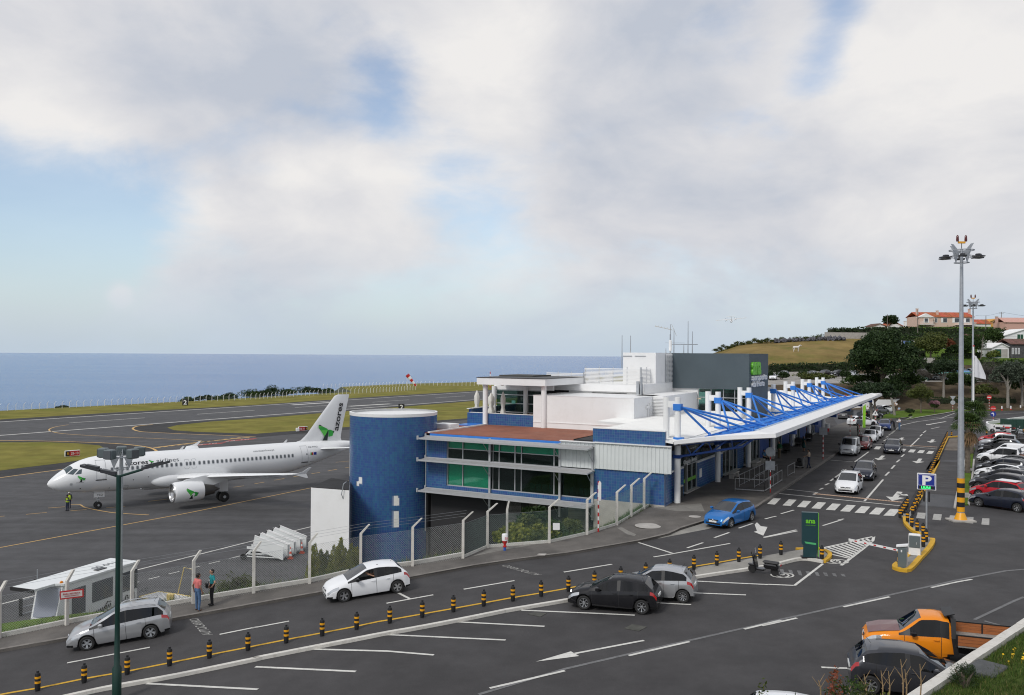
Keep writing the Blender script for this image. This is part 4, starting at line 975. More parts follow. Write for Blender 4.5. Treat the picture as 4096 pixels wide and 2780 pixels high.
MB().slab([P3(A1,-5.3,0),P3(A1+3.4,-5.6,.1),P3(A1+3.4,-6.9,.05),P3(A1,-6.9,.05)],(0,0,-.08)).obj('canopy_tip',M_ROOF,can)
strip('clear_gutter',[P3(A0+.4,-5.16,.2),P3(A0+.4,-5.44,.26),P3(A1,-5.44,.26),P3(A1,-5.16,.2)],.12,mat('pale_blue_gutter',(.42,.55,.72),.3))
mb=MB();mb.tube([(A0+.4,-6.1,cz(-6.1)-.2),(A1,-6.1,cz(-6.1)-.2)],.08,6);mb.tube([(1.0,-.9,cz(-.9)-.22),(A0,-6.2,cz(-6)-.22)],.1,6);mb.obj('edge_beam',M_DBLUE,can)
far_tr=MB()
for k in range(12):
 a=AM[6]-30+k*3.0;z=cz(-5.6)-.2;far_tr.tube([(a,-5.7,z),(a+1.5,-5.4,11.05)],.05,5);far_tr.tube([(a+1.5,-5.4,11.05),(a+3,-5.7,z)],.05,5)
far_tr.tube([(AM[6]-28.5,-5.4,11.05),(AM[6]+4.5,-5.4,11.05)],.06,5);far_tr.obj('edge_truss',M_DBLUE,can)
# round tower and the low white block
CX,CY,CR=-9.96,71.9,3.656
cyl=thing('round_tower','round blue tiled stair tower with a white rim and patches of missing tiles','tower',(CX,CY,0))
body=MB().lathe([(CR-.03,0),(CR-.03,12.38)],72).obj('tower_wall',M_GROUT,cyl,smooth=40)
MB().lathe([(CR-.14,12.35),(CR+.02,12.35),(CR+.03,12.6),(CR-.14,12.62)],72,cap=False).obj('tower_rim',M_WPAINT,cyl,smooth=40)
MB().lathe([(.01,12.42),(CR-.1,12.42)],72,cap=False).obj('tower_roof',M_ROOF,cyl)
def cyl_uv(px,py):
 d=ray(px,py);o=Vector((-CX,-CY));A=d.x**2+d.y**2;B=2*(o.x*d.x+o.y*d.y);C=o.length_squared-CR**2
 t=(-B-math.sqrt(max(0,B*B-4*A*C)))/(2*A);return math.atan2(d.y*t-CY,d.x*t-CX),CZ+d.z*t
holes=[]
for f,rects in[(Q4,[(930,955,1177,1250),(908,930,1222,1270),(1243,1282,1357,1380),(1243,1293,1380,1452),(1243,1280,1500,1560),(1243,1290,1560,1640)]),(Q3,[(1243,1288,-80,42)])]:
 for x0,x1,y0,y1 in rects:
  t0,z1=cyl_uv(*f(x0,y0));t1,z0=cyl_uv(*f(x1,y1));holes.append((min(t0,t1),max(t0,t1),z0,z1))
t_,z_=cyl_uv(*Q4(866,1298));holes+=[(-2.96,-2.86,9.2-2,9.2),(-2.97,-2.87,4,6)]
NT,NV=116,63;ta=2*math.pi/NT
def ctile(i,k):
 t0,t1=-math.pi+ta*i,-math.pi+ta*(i+1);z0=k*12.35/NV;z1=(k+1)*12.35/NV;tm,zm=(t0+t1)/2,(z0+z1)/2
 if tm>.9 and tm<2.4:return None
 for h in holes:
  if h[0]-.02<tm<h[1]+.02 and h[2]<zm<h[3]:return None
 r=CR+RND.random()*.002;j=.006;tj=j/CR
 return[(r*math.cos(t),r*math.sin(t),z)for t,z in((t0+tj,z0+j),(t1-tj,z0+j),(t1-tj,z1-j),(t0+tj,z1-j))]
tl=tiles('tile',ctile,NT,NV,cyl)
for t0,t1,z0,z1 in holes:
 mb=MB();r=CR-.012;n=4
 for k in range(n):
  u0,u1=t0+(t1-t0)*k/n,t0+(t1-t0)*(k+1)/n
  mb.add([(r*math.cos(t),r*math.sin(t),z)for t,z in((u0,z0),(u1,z0),(u1,z1),(u0,z1))],[(0,1,2,3)])
 mb.obj('bare_patch',M_MORTAR,cyl)
wb_=thing('white_annex','low windowless white block with a dark flat roof beside the round blue tower','building',(-14,66.5,0))
q=[Vector((-15.75,67.0)),Vector((-12.5,65.75)),Vector((-13.3,70.2)),Vector((-15.2,72.0))];loc=Vector((-14,66.5))
MB().prism([p-loc for p in q],0,6.9).obj('wall',M_WHITE,wb_);MB().prism([(p-loc)*.985 for p in q],6.9,6.95).obj('roof',A_DARK,wb_)
mb=MB();mb.tube([(1.0,-.55,6.2),(.9,-.75,6.6),(1.05,-.7,7.4),(1.2,-.4,7.5)],.035,5);mb.obj('vent_pipe',M_GALV,wb_)
# airliner on the apron
M_JET=mat('jet_white',(.80,.81,.81),.22,var=.015,scale=.4,spec=.5,coat=.3)
M_JETG=mat('jet_grey',(.45,.47,.48),.35,.1);M_LIP=mat('inlet_metal',(.62,.62,.62),.25,.9);M_FAN=mat('fan_dark',(.03,.03,.035),.4,.5)
M_SEAM=mat('panel_line',(.30,.31,.32),.6);M_CABW=mat('cabin_window_glass',(.10,.11,.12),.1);M_CKP=mat('cockpit_glass',(.05,.075,.085),.04,spec=.8)
M_LG1=mat('logo_green',(.03,.34,.05),.4);M_LG2=mat('logo_lime',(.10,.50,.07),.4);M_LG3=mat('logo_dark',(.012,.028,.024),.4);M_INK=mat('ink_black',(.012,.012,.014),.4);M_INKG=mat('ink_grey',(.12,.13,.14),.4)
TH=.688
jet=thing('airliner','white twin-engine airliner with a green whale tail emblem parked on the apron','airplane',(-49.92,91.53,0),TH)
FS=[(0,3.12,.03,.03),(.15,3.14,.30,.30),(.45,3.17,.58,.58),(1.0,3.27,.95,.93),(1.5,3.38,1.18,1.17),(2.0,3.50,1.38,1.36),(2.6,3.62,1.58,1.55),(3.3,3.73,1.77,1.71),(4.2,3.80,1.94,1.85),(5.2,3.84,2.03,1.93),(6.4,3.855,2.07,1.97),(8,3.86,2.07,1.975),(24,3.86,2.07,1.975),(26,3.92,2.01,1.93),(28,4.07,1.86,1.80),(30,4.30,1.62,1.58),(32,4.57,1.32,1.26),(34,4.82,1.00,.90),(35.5,5.0,.72,.60),(36.8,5.13,.45,.36),(37.57,5.2,.22,.2)]
fx=[f[0]for f in FS]
def fprof(x):return tuple(float(np.interp(x,fx,[f[k]for f in FS]))for k in(1,2,3))
def fpt(x,ang,off=0.0):
 """surface point: angle from the crown towards the port side (camera side, -y)"""
 c,h,wd=fprof(x);return(x,-(wd+off)*math.sin(ang),c+(h+off)*math.cos(ang))
def fz(x,z,off=.012):
 c,h,wd=fprof(x);return fpt(x,math.acos(max(-1,min(1,(z-c)/h))),off)
mb=MB();NR=48
xs=sorted(set([0,.06,.15,.3,.45,.7]+list(np.linspace(1,8,24))+list(np.linspace(8,24,17))+list(np.linspace(24,37.57,28))))
for x in xs:
 for k in range(NR):mb.v.append(fpt(x,2*math.pi*k/NR))
for i in range(len(xs)-1):
 for k in range(NR):mb.f.append((i*NR+k,i*NR+(k+1)%NR,(i+1)*NR+(k+1)%NR,(i+1)*NR+k))
mb.f+=[tuple(range(NR)),tuple(range((len(xs)-1)*NR,len(xs)*NR))];mb.mi=[0]*len(mb.f)
fus=mb.obj('fuselage',M_JET,jet,smooth=50)
def patch(name,outline,m,par,off=.012,side=1):
 """thin panel laid on the skin: outline of (x, z) points"""
 mb=MB();n=len(outline);v=[fz(x,z,off)for x,z in outline]
 if side<0:v=[(a,-b,c)for a,b,c in v]
 cx_,cz_=sum(p[0]for p in outline)/n,sum(p[1]for p in outline)/n
 c=fz(cx_,cz_,off);c=c if side>0 else(c[0],-c[1],c[2])
 mb.add(v+[c],[(i,(i+1)%n,n)for i in range(n)]);return mb.obj(name,m,par)
def rrect(x0,x1,z0,z1,r=.08,n=3,lean=0.0):
 out=[]
 for cx_,cz_,a0 in((x1-r,z1-r,0),(x0+r,z1-r,90),(x0+r,z0+r,180),(x1-r,z0+r,270)):
  for k in range(n+1):t=R(a0+90*k/n);out.append((cx_+r*math.cos(t)+lean*(cz_+r*math.sin(t)-z0),cz_+r*math.sin(t)))
 return out
def outline_seam(name,pts,par,wd=.035,m=M_SEAM,off=.012):
 mb=MB();n=len(pts)
 cx_,cz_=sum(p[0]for p in pts)/n,sum(p[1]for p in pts)/n
 hx=max(abs(p[0]-cx_)for p in pts);hz=max(abs(p[1]-cz_)for p in pts)
 inn=[(cx_+(x-cx_)*(1-wd/hx),cz_+(z-cz_)*(1-wd/hz))for x,z in pts]
 for i in range(n):
  j=(i+1)%n;mb.add([fz(*pts[i],off),fz(*pts[j],off),fz(*inn[j],off),fz(*inn[i],off)],[(0,1,2,3)])
 return mb.obj(name,m,par)
for k in range(43):
 x=6.05+.533*k
 if abs(x-14.17)<.3 or abs(x-14.99)<.3 or x>27.6:continue
 w_=patch('cabin_window',rrect(x-.17,x+.17,4.2,4.69,.13),M_JETG,jet,.010);patch('pane',rrect(x-.11,x+.11,4.27,4.62,.09),M_CABW,w_,.018)
 if k%2==0 and k<30:ws_=patch('cabin_window',rrect(x-.13,x+.13,4.22,4.66,.1),M_CABW,jet,.012,-1)
for x0,x1,z0,z1,ln in((4.48,5.42,3.46,5.46,0),(28.72,29.62,3.5,5.48,-.06)):
 dmb=MB();pts_=rrect(x0,x1,z0,z1,.14,4,ln);d_=patch('door',[pts_[0]]*3,M_JET,jet)if False else None
 g_=[]
 for i in range(9):
  for j in range(9):g_.append(fz(x0+.06+(x1-x0-.12)*j/8+ln*(z1-z0)*i/8,z0+.06+(z1-z0-.12)*i/8,.010))
 d_=MB().add(g_,[(i*9+j,i*9+j+1,i*9+j+10,i*9+j+9)for i in range(8)for j in range(8)]).obj('door',M_JET,jet,smooth=40)
 mb=MB()
 def edge(pa,pb,wd=.03):
  n=8
  for i in range(n):
   a=(pa[0]+(pb[0]-pa[0])*i/n,pa[1]+(pb[1]-pa[1])*i/n);b=(pa[0]+(pb[0]-pa[0])*(i+1)/n,pa[1]+(pb[1]-pa[1])*(i+1)/n)
   dx,dz=(wd,0)if abs(pb[1]-pa[1])>abs(pb[0]-pa[0])else(0,wd)
   mb.add([fz(a[0],a[1],.016),fz(b[0],b[1],.016),fz(b[0]+dx,b[1]+dz,.016),fz(a[0]+dx,a[1]+dz,.016)],[(0,1,2,3)])
 L1=ln*(z1-z0);edge((x0,z0),(x0+L1,z1));edge((x1,z0),(x1+L1,z1));edge((x0+L1,z1),(x1+L1,z1));edge((x0,z0),(x1,z0));mb.obj('door_seam',M_SEAM,d_)
 patch('door_window',rrect(x1-.3,x1-.14,4.35,4.58,.06),M_CABW,d_,.02)
 mb=MB();n=6
 for i in range(n):
  a,b=x0-.08+(x1-x0+.16)*i/n,x0-.08+(x1-x0+.16)*(i+1)/n;mb.add([fz(a,z0-.12,.02),fz(b,z0-.12,.02),fz(b,z0-.03,.02),fz(a,z0-.03,.02)],[(0,1,2,3)])
 mb.obj('scuff_plate',M_INK,d_)
for x in(14.17,14.99):
 e_=outline_seam('overwing_exit',rrect(x-.27,x+.27,3.86,4.95,.14),jet,.025);w_=patch('exit_window',rrect(x-.15,x+.15,4.2,4.69,.12),M_JETG,e_,.014);patch('pane',rrect(x-.1,x+.1,4.27,4.62,.08),M_CABW,e_,.020)
def cock(pts,nm='cockpit_window'):
 for sd in(1,-1):
  mb=MB();N=6;g_=[]
  (a,b,c,d)=pts
  for i in range(N+1):
   for j in range(N+1):
    u,v=j/N,i/N
    x=(a[0]*(1-u)+b[0]*u)*(1-v)+(d[0]*(1-u)+c[0]*u)*v;t=(a[1]*(1-u)+b[1]*u)*(1-v)+(d[1]*(1-u)+c[1]*u)*v
    p=fpt(x,R(t),.014);g_.append((p[0],p[1]*sd,p[2]))
  mb.add(g_,[(i*(N+1)+j,i*(N+1)+j+1,i*(N+1)+j+N+2,i*(N+1)+j+N+1)for i in range(N)for j in range(N)]);mb.obj(nm,M_CKP,jet)
cock([(1.56,4),(1.66,50),(2.32,37),(2.16,4)]);cock([(1.74,54),(2.25,67),(2.75,52),(2.38,41)]);cock([(2.42,69),(3.02,73),(3.12,56),(2.86,55)])
def wr(x0,z0,off=.014):
 def f(u,v,w_):
  x=x0+u;c,h,wd=fprof(x);a=math.acos(max(-1,min(1,(z0-c)/h)))-v/2.0;return fpt(x,a,off+w_)
 return f
text('lettering','azores',.72,M_INK,jet,0,0,0,width=2.45,wrap=wr(7.45,4.76),extrude=0,bold=.012);text('lettering','airlines',.72,M_INKG,jet,0,0,0,width=2.5,wrap=wr(10.8,4.80),extrude=0)
text('lettering','azoresairlines.pt',.38,M_INKG,jet,0,0,0,width=2.7,wrap=wr(22.35,5.2),extrude=0);text('lettering','CS-TKQ',.36,M_INKG,jet,0,0,0,width=1.4,wrap=wr(29.68,5.22),extrude=0,bold=.006)
text('lettering','ATLÂNTICO',.17,M_INK,jet,0,0,0,width=.72,wrap=wr(2.55,3.2),extrude=0);text('lettering','A320',.16,M_INK,jet,0,0,0,width=.7,wrap=wr(29.95,3.42),extrude=0)
LOGO=[(M_LG3,[(0,100),(-22,84),(52,66)]),(M_LG2,[(-22,84),(-22,62),(-20,42),(52,66)]),(M_LG1,[(-20,42),(52,66),(140,22),(150,0),(12,4)]),(M_LG2,[(12,4),(150,0),(82,-108),(78,-92)]),(M_LG3,[(150,0),(158,0),(140,-170),(48,-170),(82,-108)]),(M_LG1,[(158,4),(190,4),(255,-22),(236,-98),(160,-112)]),(M_LG3,[(238,-22),(268,-20),(250,-60)])]
def emblem(f,sc,par):
 for m_,pts in LOGO:
  P=[(x*sc,z*sc)for x,z in pts];n=len(P);c=(sum(p[0]for p in P)/n,sum(p[1]for p in P)/n)
  MB().add([f(*p)for p in P]+[f(*c)],[(i,(i+1)%n,n)for i in range(n)]).obj('emblem',m_,par)
emblem(lambda u,v:fz(2.72+u,3.75+v,.016),.0026,jet);emblem(lambda u,v:wr(10.05,5.02,.016)(u,v,0),.0018,jet)
for k,(x0,x1,m_)in enumerate([(29.93,30.1,M_LG1),(30.1,30.34,M_REDP),(30.42,30.84,M_SIGNB)]):patch('flag',[(x0,4.3),(x1,4.3),(x1,4.64),(x0,4.64)],m_,jet,.016)
patch('sensor_plate',rrect(1.95,2.2,2.98,3.22,.04),M_JETG,jet,.012)
for x,z in((9.9,3.3),(8.3,3.1),(5.9,2.35),(3.0,2.55)):patch('vent',rrect(x-.06,x+.06,z-.05,z+.05,.04),M_INK,jet,.012)
outline_seam('cargo_hatch_seam',rrect(7.2,7.9,2.1,2.5,.1),jet,.03)
for x,s_ in((9.3,.35),(13.9,.35),(26.9,.35)):MB().slab([(x,.02,5.9),(x+.35,.02,5.88),(x+.6,.02,5.95+s_),(x+.42,.02,5.95+s_)],(0,-.04,0)).obj('aerial',M_JET,jet)
AFO=[(1,0),(.85,.022),(.6,.05),(.35,.062),(.15,.05),(.05,.03),(0,0),(.05,-.025),(.15,-.038),(.35,-.045),(.6,-.03),(.85,-.012)]
def wing(name,secs,m,par,vert=False):
 mb=MB();n=len(AFO)
 for(x,y,z,c,t)in secs:
  for u,v in AFO:mb.v.append((x+u*c,y+v*c*t,z)if vert else(x+u*c,y,z+v*c*t))
 for i in range(len(secs)-1):
  for k in range(n):mb.f.append((i*n+k,i*n+(k+1)%n,(i+1)*n+(k+1)%n,(i+1)*n+k))
 mb.f+=[tuple(range(n)),tuple(range((len(secs)-1)*n,len(secs)*n))];mb.mi=[0]*len(mb.f);return mb.obj(name,m,par,smooth=45)
for s in(-1,1):
 wing('wing',[(11.9,1.2*s,2.75,7.2,1.25),(13.0,2.2*s,2.88,6.0,1.2),(15.4,6.4*s,3.35,4.1,1.1),(20.35,16.85*s,4.38,1.55,.95)],M_JET,jet)
 MB().slab([(20.5,16.86*s,4.36),(21.9,16.9*s,4.40),(22.45,17.02*s,5.02),(22.2,17.02*s,5.02),(21.5,16.95*s,4.62)],(0,.06*s,0)).obj('wing_fence',M_JET,jet)
 MB().slab([(20.6,16.86*s,4.32),(21.9,16.9*s,4.36),(22.1,16.95*s,3.9),(21.9,16.95*s,3.9)],(0,.06*s,0)).obj('wing_fence',M_JET,jet)
 for yy,x0 in((6.6,17.3),(9.3,18.3),(12.2,19.3)):
  z0=3.3+(yy-6.4)*.098;MB().lathe([(.01,x0-.6),(.14,x0+.2),(.2,x0+1.0),(.15,x0+2.0),(.02,x0+2.9)],8,(0,yy*s,z0-.22),'X').obj('flap_fairing',M_JET,jet,smooth=50)
 wing('tailplane',[(31.2,.7*s,4.92,3.2,.95),(33.7,6.2*s,5.4,1.35,.9)],M_JET,jet)
 e_=thing('engine',None,None,(11.25,5.75*s,1.83),0,None,jet)
 MB().lathe([(.86,.18),(.93,.05),(1.0,.0),(1.08,.08),(1.16,.4),(1.2,1.1),(1.17,2.0),(1.06,3.0),(1.0,3.35),(.9,3.36),(.88,3.2)],36,(0,0,0),'X',cap=False).obj('nacelle',M_JET,e_,smooth=40)
 MB().lathe([(.78,.5),(.86,.18),(.93,.05),(1.0,-.01),(1.05,.03),(1.09,.1)],36,(0,0,0),'X',cap=False).obj('inlet_lip',M_LIP,e_,smooth=40)
 MB().lathe([(.9,.15),(.84,.5),(.84,1.2)],36,(0,0,0),'X',cap=False).obj('inlet_duct',M_JETG,e_,smooth=40)
 fn=MB();fn.lathe([(.84,1.1),(.83,1.14)],30,(0,0,0),'X');fn.obj('fan_disc',M_FAN,e_)
 fb_=MB()
 for k in range(20):
  t=2*math.pi*k/20;c,s1=math.cos(t),math.sin(t);c2,s2_=math.cos(t+.16),math.sin(t+.16);fb_.add([(1.0,.22*c,.22*s1),(.96,.82*c,.82*s1),(1.08,.82*c2,.82*s2_),(1.08,.22*c2,.22*s2_)],[(0,1,2,3)])
 fb_.obj('fan_blade',M_GALV,e_)['kind']='stuff'
 MB().lathe([(.01,.75),(.12,.85),(.22,1.1)],14,(0,0,0),'X').obj('spinner',M_JETG,e_,smooth=50)
 MB().lathe([(.88,3.1),(.72,3.5),(.6,4.2),(.5,4.7),(.44,4.72)],24,(0,0,0),'X',cap=False).obj('exhaust',mat('exhaust_metal',(.12,.115,.11),.45,.6)if s<0 else MATS['exhaust_metal'],e_,smooth=40)
 MB().lathe([(.36,4.3),(.3,4.8),(.02,5.4)],16,(0,0,0),'X').obj('tail_cone',MATS['exhaust_metal'],e_,smooth=40)
 MB().slab([(.9,-.12,1.1),(1.6,-.12,1.35),(3.6,-.12,1.65),(6.6,-.12,1.5),(6.2,-.12,.95),(4.6,-.12,.5),(3.4,-.12,.6)],(0,.24,0)).obj('pylon',M_JET,jet if False else e_)
 if s<0:
  def nac(u,v):
   a=(v)/1.17;r=1.215;x=1.35+u;rr=float(np.interp(x,[0,.4,1.1,2,3],[1.0,1.175,1.215,1.185,1.075]));return(x,-rr*math.cos(a+.05),rr*math.sin(a+.05))
  emblem(nac,.0047,e_)
wing('fin',[(27.8,0,5.72,7.4,.28),(29.3,0,6.1,5.75,.42),(30.1,0,6.8,5.05,.55),(31.3,0,8.3,4.15,.68),(34.1,0,11.75,2.15,.72),(34.6,0,11.9,1.62,.5)],M_JET,jet,vert=True)
FY=lambda x,z:-(.05+.16*max(0.0,min(1,(11.9-z)/5)))
def finp(u,v):x,z=31.9+u,7.25+v;return(x,-.235+.02*(z-6),z)
emblem(finp,.0079,jet)
rd,up_=Vector((.20,0,.98)),Vector((-.98,0,.20))
def fint(u,v,w_):p=Vector((34.55,0,7.05))+rd*u+up_*v;return(p.x,-.235+.02*(p.z-6)-w_,p.z)
text('lettering','azores',1.05,M_INK,jet,0,0,0,width=3.75,wrap=fint,extrude=0,bold=.02)
wing('belly_fairing',[(10.1,-1.0,2.35,11.2,.8),(10.0,-.5,1.95,11.5,.8),(10.0,.5,1.95,11.5,.8),(10.1,1.0,2.35,11.2,.8)],M_JET,jet)
for s in(-1,1):
 mb=MB();mb.ball((12.6,1.55*s,2.65),2.4,.62,.78,16,10);mb.ball((16.5,1.5*s,2.5),4.2,.7,.75,16,10);mb.obj('wing_root_fairing',M_JET,jet,smooth=60)
def gear_wheel(par,c,r,wd):
 t_=MB().lathe([(r*.55,-wd/2),(r*.9,-wd/2),(r,-wd*.3),(r,wd*.3),(r*.9,wd/2),(r*.55,wd/2)],28,c,'Y').obj('tyre',M_RUB,par,smooth=40)
 MB().lathe([(.02,-wd/2-.01),(r*.3,-wd/2),(r*.54,-wd*.42),(r*.57,-wd*.44),(r*.57,wd*.44),(r*.3,wd/2),(.02,wd/2+.01)],20,c,'Y').obj('hub',M_JETG,t_,smooth=30)
ng=thing('nose_gear',None,None,(5.07,0,0),0,None,jet)
for y in(-.25,.25):gear_wheel(ng,(0,y,.38),.38,.22)
mb=MB();mb.tube([(0,0,.38),(0,0,1.9)],.09,8);mb.tube([(0,-.3,.38),(0,.3,.38)],.06,6);mb.tube([(.25,0,.75),(-.5,0,1.9)],.04,6);mb.box(-.1,.1,-.35,.35,.95,1.02);mb.obj('leg',M_JETG,ng)
d_=MB().box(-.14,-.1,-.36,.36,1.22,1.75).obj('gear_door',M_JET,ng);MB().box(-.5,.6,-.42,-.38,1.3,1.9).obj('gear_door',M_JET,ng);text('lettering','TKQ',.3,M_INK,ng,(-.2,-.425,1.42),(1,0,0),(0,0,1),width=.6,extrude=.004)
for s in(-1,1):
 mg_=thing('main_gear',None,None,(17.71,3.8*s,0),0,None,jet)
 for y in(-.46,.46):gear_wheel(mg_,(0,y,.58),.58,.42)
 mb=MB();mb.tube([(0,0,.58),(0,-.2*s,2.9)],.13,8);mb.tube([(0,-.5,.58),(0,.5,.58)],.09,6);mb.tube([(0,0,1.2),(0,-1.4*s,2.6)],.06,6);mb.obj('leg',M_JETG,mg_);MB().box(-.5,.5,.32*s-.02,.32*s+.02,1.2,2.8).obj('gear_door',M_JET,mg_)
tp=thing('propeller_plane','small white high-winged propeller plane flying away over the hill','airplane',tuple(GY(2925,1283,420)),R(8))
ws=13.5*420/420.0*.525
k_=420/3400*120/27.0
tp.scale=(k_,)*3
tp.rotation_euler=(R(8),R(-5),R(-14))
MB().lathe([(.05,-12.5),(.55,-10),(1.05,-6.5),(1.3,-3),(1.35,5),(1.2,8),(.8,10),(.1,11.5)],20,(0,0,0),'Y').obj('fuselage',M_JET,tp,smooth=50)
mb=MB();mb.slab([(-13.5,-.6,1.35),(13.5,-.6,1.35),(13.5,.8,1.35),(4,1.4,1.35),(-4,1.4,1.35),(-13.5,.8,1.35)],(0,0,.28));mb.obj('wing',M_JET,tp)
MB().slab([(0,-12.6,1),(0,-8.0,1),(0,-10.5,5.2),(0,-12.8,5.2)],(.24,0,0)).obj('fin',M_GREY,tp);MB().slab([(-3.9,-12.9,5.15),(3.9,-12.9,5.15),(3.6,-11.3,5.15),(-3.6,-11.3,5.15)],(0,0,.2)).obj('tailplane',M_JET,tp)
for s in(-1,1):
 e_=MB().lathe([(.2,-2.2),(.5,-1),(.6,1.5),(.4,2.6),(.05,3.1)],14,(4.1*s,0,1.0),'Y').obj('engine',M_JET,tp,smooth=50)
 mb=MB()
 for q in range(6):t=q*math.pi/3;mb.slab([(4.1*s,2.75,1.0),(4.1*s+1.9*math.cos(t)-.1*math.sin(t),2.7,1+1.9*math.sin(t)),(4.1*s+1.9*math.cos(t)+.12*math.sin(t),2.8,1+1.9*math.sin(t)+.1)],(0,.05,0))
 mb.obj('propeller',M_BLACK,e_)
# vehicles
def paint(name,col,metal=0.0,rough=.28):return mat(name,col,rough if metal else .5,metal,spec=.5 if metal else .15,var=.03,scale=1.2,coat=.5,dirt=((.18,.17,.15),.03,2.5))
PT=dict(silver=paint('silver_paint',(.46,.47,.48),.55),white=paint('white_car_paint',(.80,.81,.82)),black=paint('black_car_paint',(.010,.010,.012)),blue=paint('bright_blue_paint',(.012,.16,.48),.35),navy=paint('navy_paint',(.012,.016,.032),.3),yblue=paint('royal_blue_paint',(.012,.045,.20),.3),grey=paint('grey_paint',(.10,.10,.105),.4),dgrey=paint('graphite_paint',(.045,.047,.055),.45),red=paint('red_car_paint',(.42,.008,.018)),maroon=paint('maroon_paint',(.13,.012,.012),.2),orange=paint('orange_paint',(.80,.25,.01),0,.35),brown=paint('faded_brown_paint',(.16,.065,.06),.2,.5),vansilver=paint('van_silver_paint',(.58,.60,.61),.4),tar=paint('dark_car_paint',(.022,.022,.027),.3),ltgrey=paint('light_grey_paint',(.38,.40,.42),.4),lblue=paint('sky_blue_paint',(.10,.28,.55),.3),wine=paint('dark_plum_paint',(.03,.015,.02),.3))
M_PAINT0=PT['silver']
M_CARG=glass('car_glass',(.40,.46,.46),.30,.02,1.5,.03);M_CARW=glass('windscreen_glass',(.40,.46,.46),.5,.02,1.9,.05);M_CARGD=glass('tinted_car_glass',(.13,.15,.15),.4,.02,1.5,.03)
M_HEAD=mat('headlamp',(.62,.64,.66),.08,.5,coat=1.0);M_TAIL=mat('tail_lamp',(.40,.008,.010),.12,coat=1.0);M_RIM=mat('alloy',(.52,.53,.54),.3,.8);M_RIMD=mat('dark_alloy',(.06,.06,.065),.35,.7)
M_PLATE=mat('number_plate',(.75,.76,.74),.4);M_SEAT=mat('car_seat',(.03,.03,.033),.85);M_CHROME=mat('chrome',(.75,.75,.76),.12,1.0);M_AMBER=mat('amber_lens',(.65,.2,.01),.3);M_SKIRT=M_BLACK
def smooth_prof(xs,pts,sig=.05):
 px=[p[0]for p in pts];pz=[p[1]for p in pts];fine=np.arange(px[0]-.4,px[-1]+.4,.01)
 v=np.interp(fine,px,pz);k=np.exp(-.5*(np.arange(-30,31)*.01/sig)**2);k/=k.sum();v=np.convolve(np.pad(v,30,'edge'),k,'valid')
 return np.interp(xs,fine,v)
SPEC={'hatch':dict(L=4.02,W=1.74,H=1.45,wb=2.58,fo=.80,rw=.31,xc=1.05,xw=1.95,xr=.55,xg=.13,zc=.98,zh=.74,belt0=.86,belt1=1.0,zrr=1.36,zg=.98),'mini':dict(L=3.48,W=1.62,H=1.46,wb=2.34,fo=.66,rw=.29,xc=.86,xw=1.60,xr=.42,xg=.08,zc=1.0,zh=.76,belt0=.88,belt1=1.0,zrr=1.36,zg=.96),'tall':dict(L=3.89,W=1.70,H=1.51,wb=2.51,fo=.78,rw=.31,xc=.94,xw=1.74,xr=.5,xg=.14,zc=1.02,zh=.76,belt0=.90,belt1=1.06,zrr=1.40,zg=1.04),'wagon':dict(L=4.18,W=1.75,H=1.50,wb=2.55,fo=.83,rw=.31,xc=1.02,xw=1.98,xr=.42,xg=.06,zc=1.0,zh=.75,belt0=.88,belt1=1.0,zrr=1.43,zg=.98,rails=1),'suv':dict(L=4.25,W=1.80,H=1.58,wb=2.62,fo=.82,rw=.345,xc=1.05,xw=1.95,xr=.6,xg=.14,zc=1.10,zh=.88,belt0=1.0,belt1=1.12,zrr=1.47,zg=1.1,sill=.27),'van':dict(L=4.2,W=1.82,H=1.83,wb=2.70,fo=.85,rw=.32,xc=.90,xw=1.66,xr=.12,xg=.03,zc=1.16,zh=.90,belt0=1.02,belt1=1.1,zrr=1.80,zg=1.0,van=1,sill=.22),'fast':dict(L=4.3,W=1.76,H=1.43,wb=2.6,fo=.85,rw=.31,xc=1.15,xw=2.0,xr=1.0,xg=.25,zc=.97,zh=.73,belt0=.86,belt1=.98,zrr=1.32,zg=1.0),'cab1':dict(L=2.95,W=1.74,H=1.70,wb=3.05,fo=.82,rw=.35,xc=1.22,xw=1.86,xr=.12,xg=.04,zc=1.12,zh=.93,belt0=1.0,belt1=1.06,zrr=1.66,zg=1.06,cab=1,sill=.36),'cab2':dict(L=3.75,W=1.76,H=1.76,wb=3.05,fo=.85,rw=.36,xc=1.25,xw=1.95,xr=.16,xg=.04,zc=1.14,zh=.95,belt0=1.02,belt1=1.08,zrr=1.72,zg=1.08,cab=2,sill=.38),}
_car={}
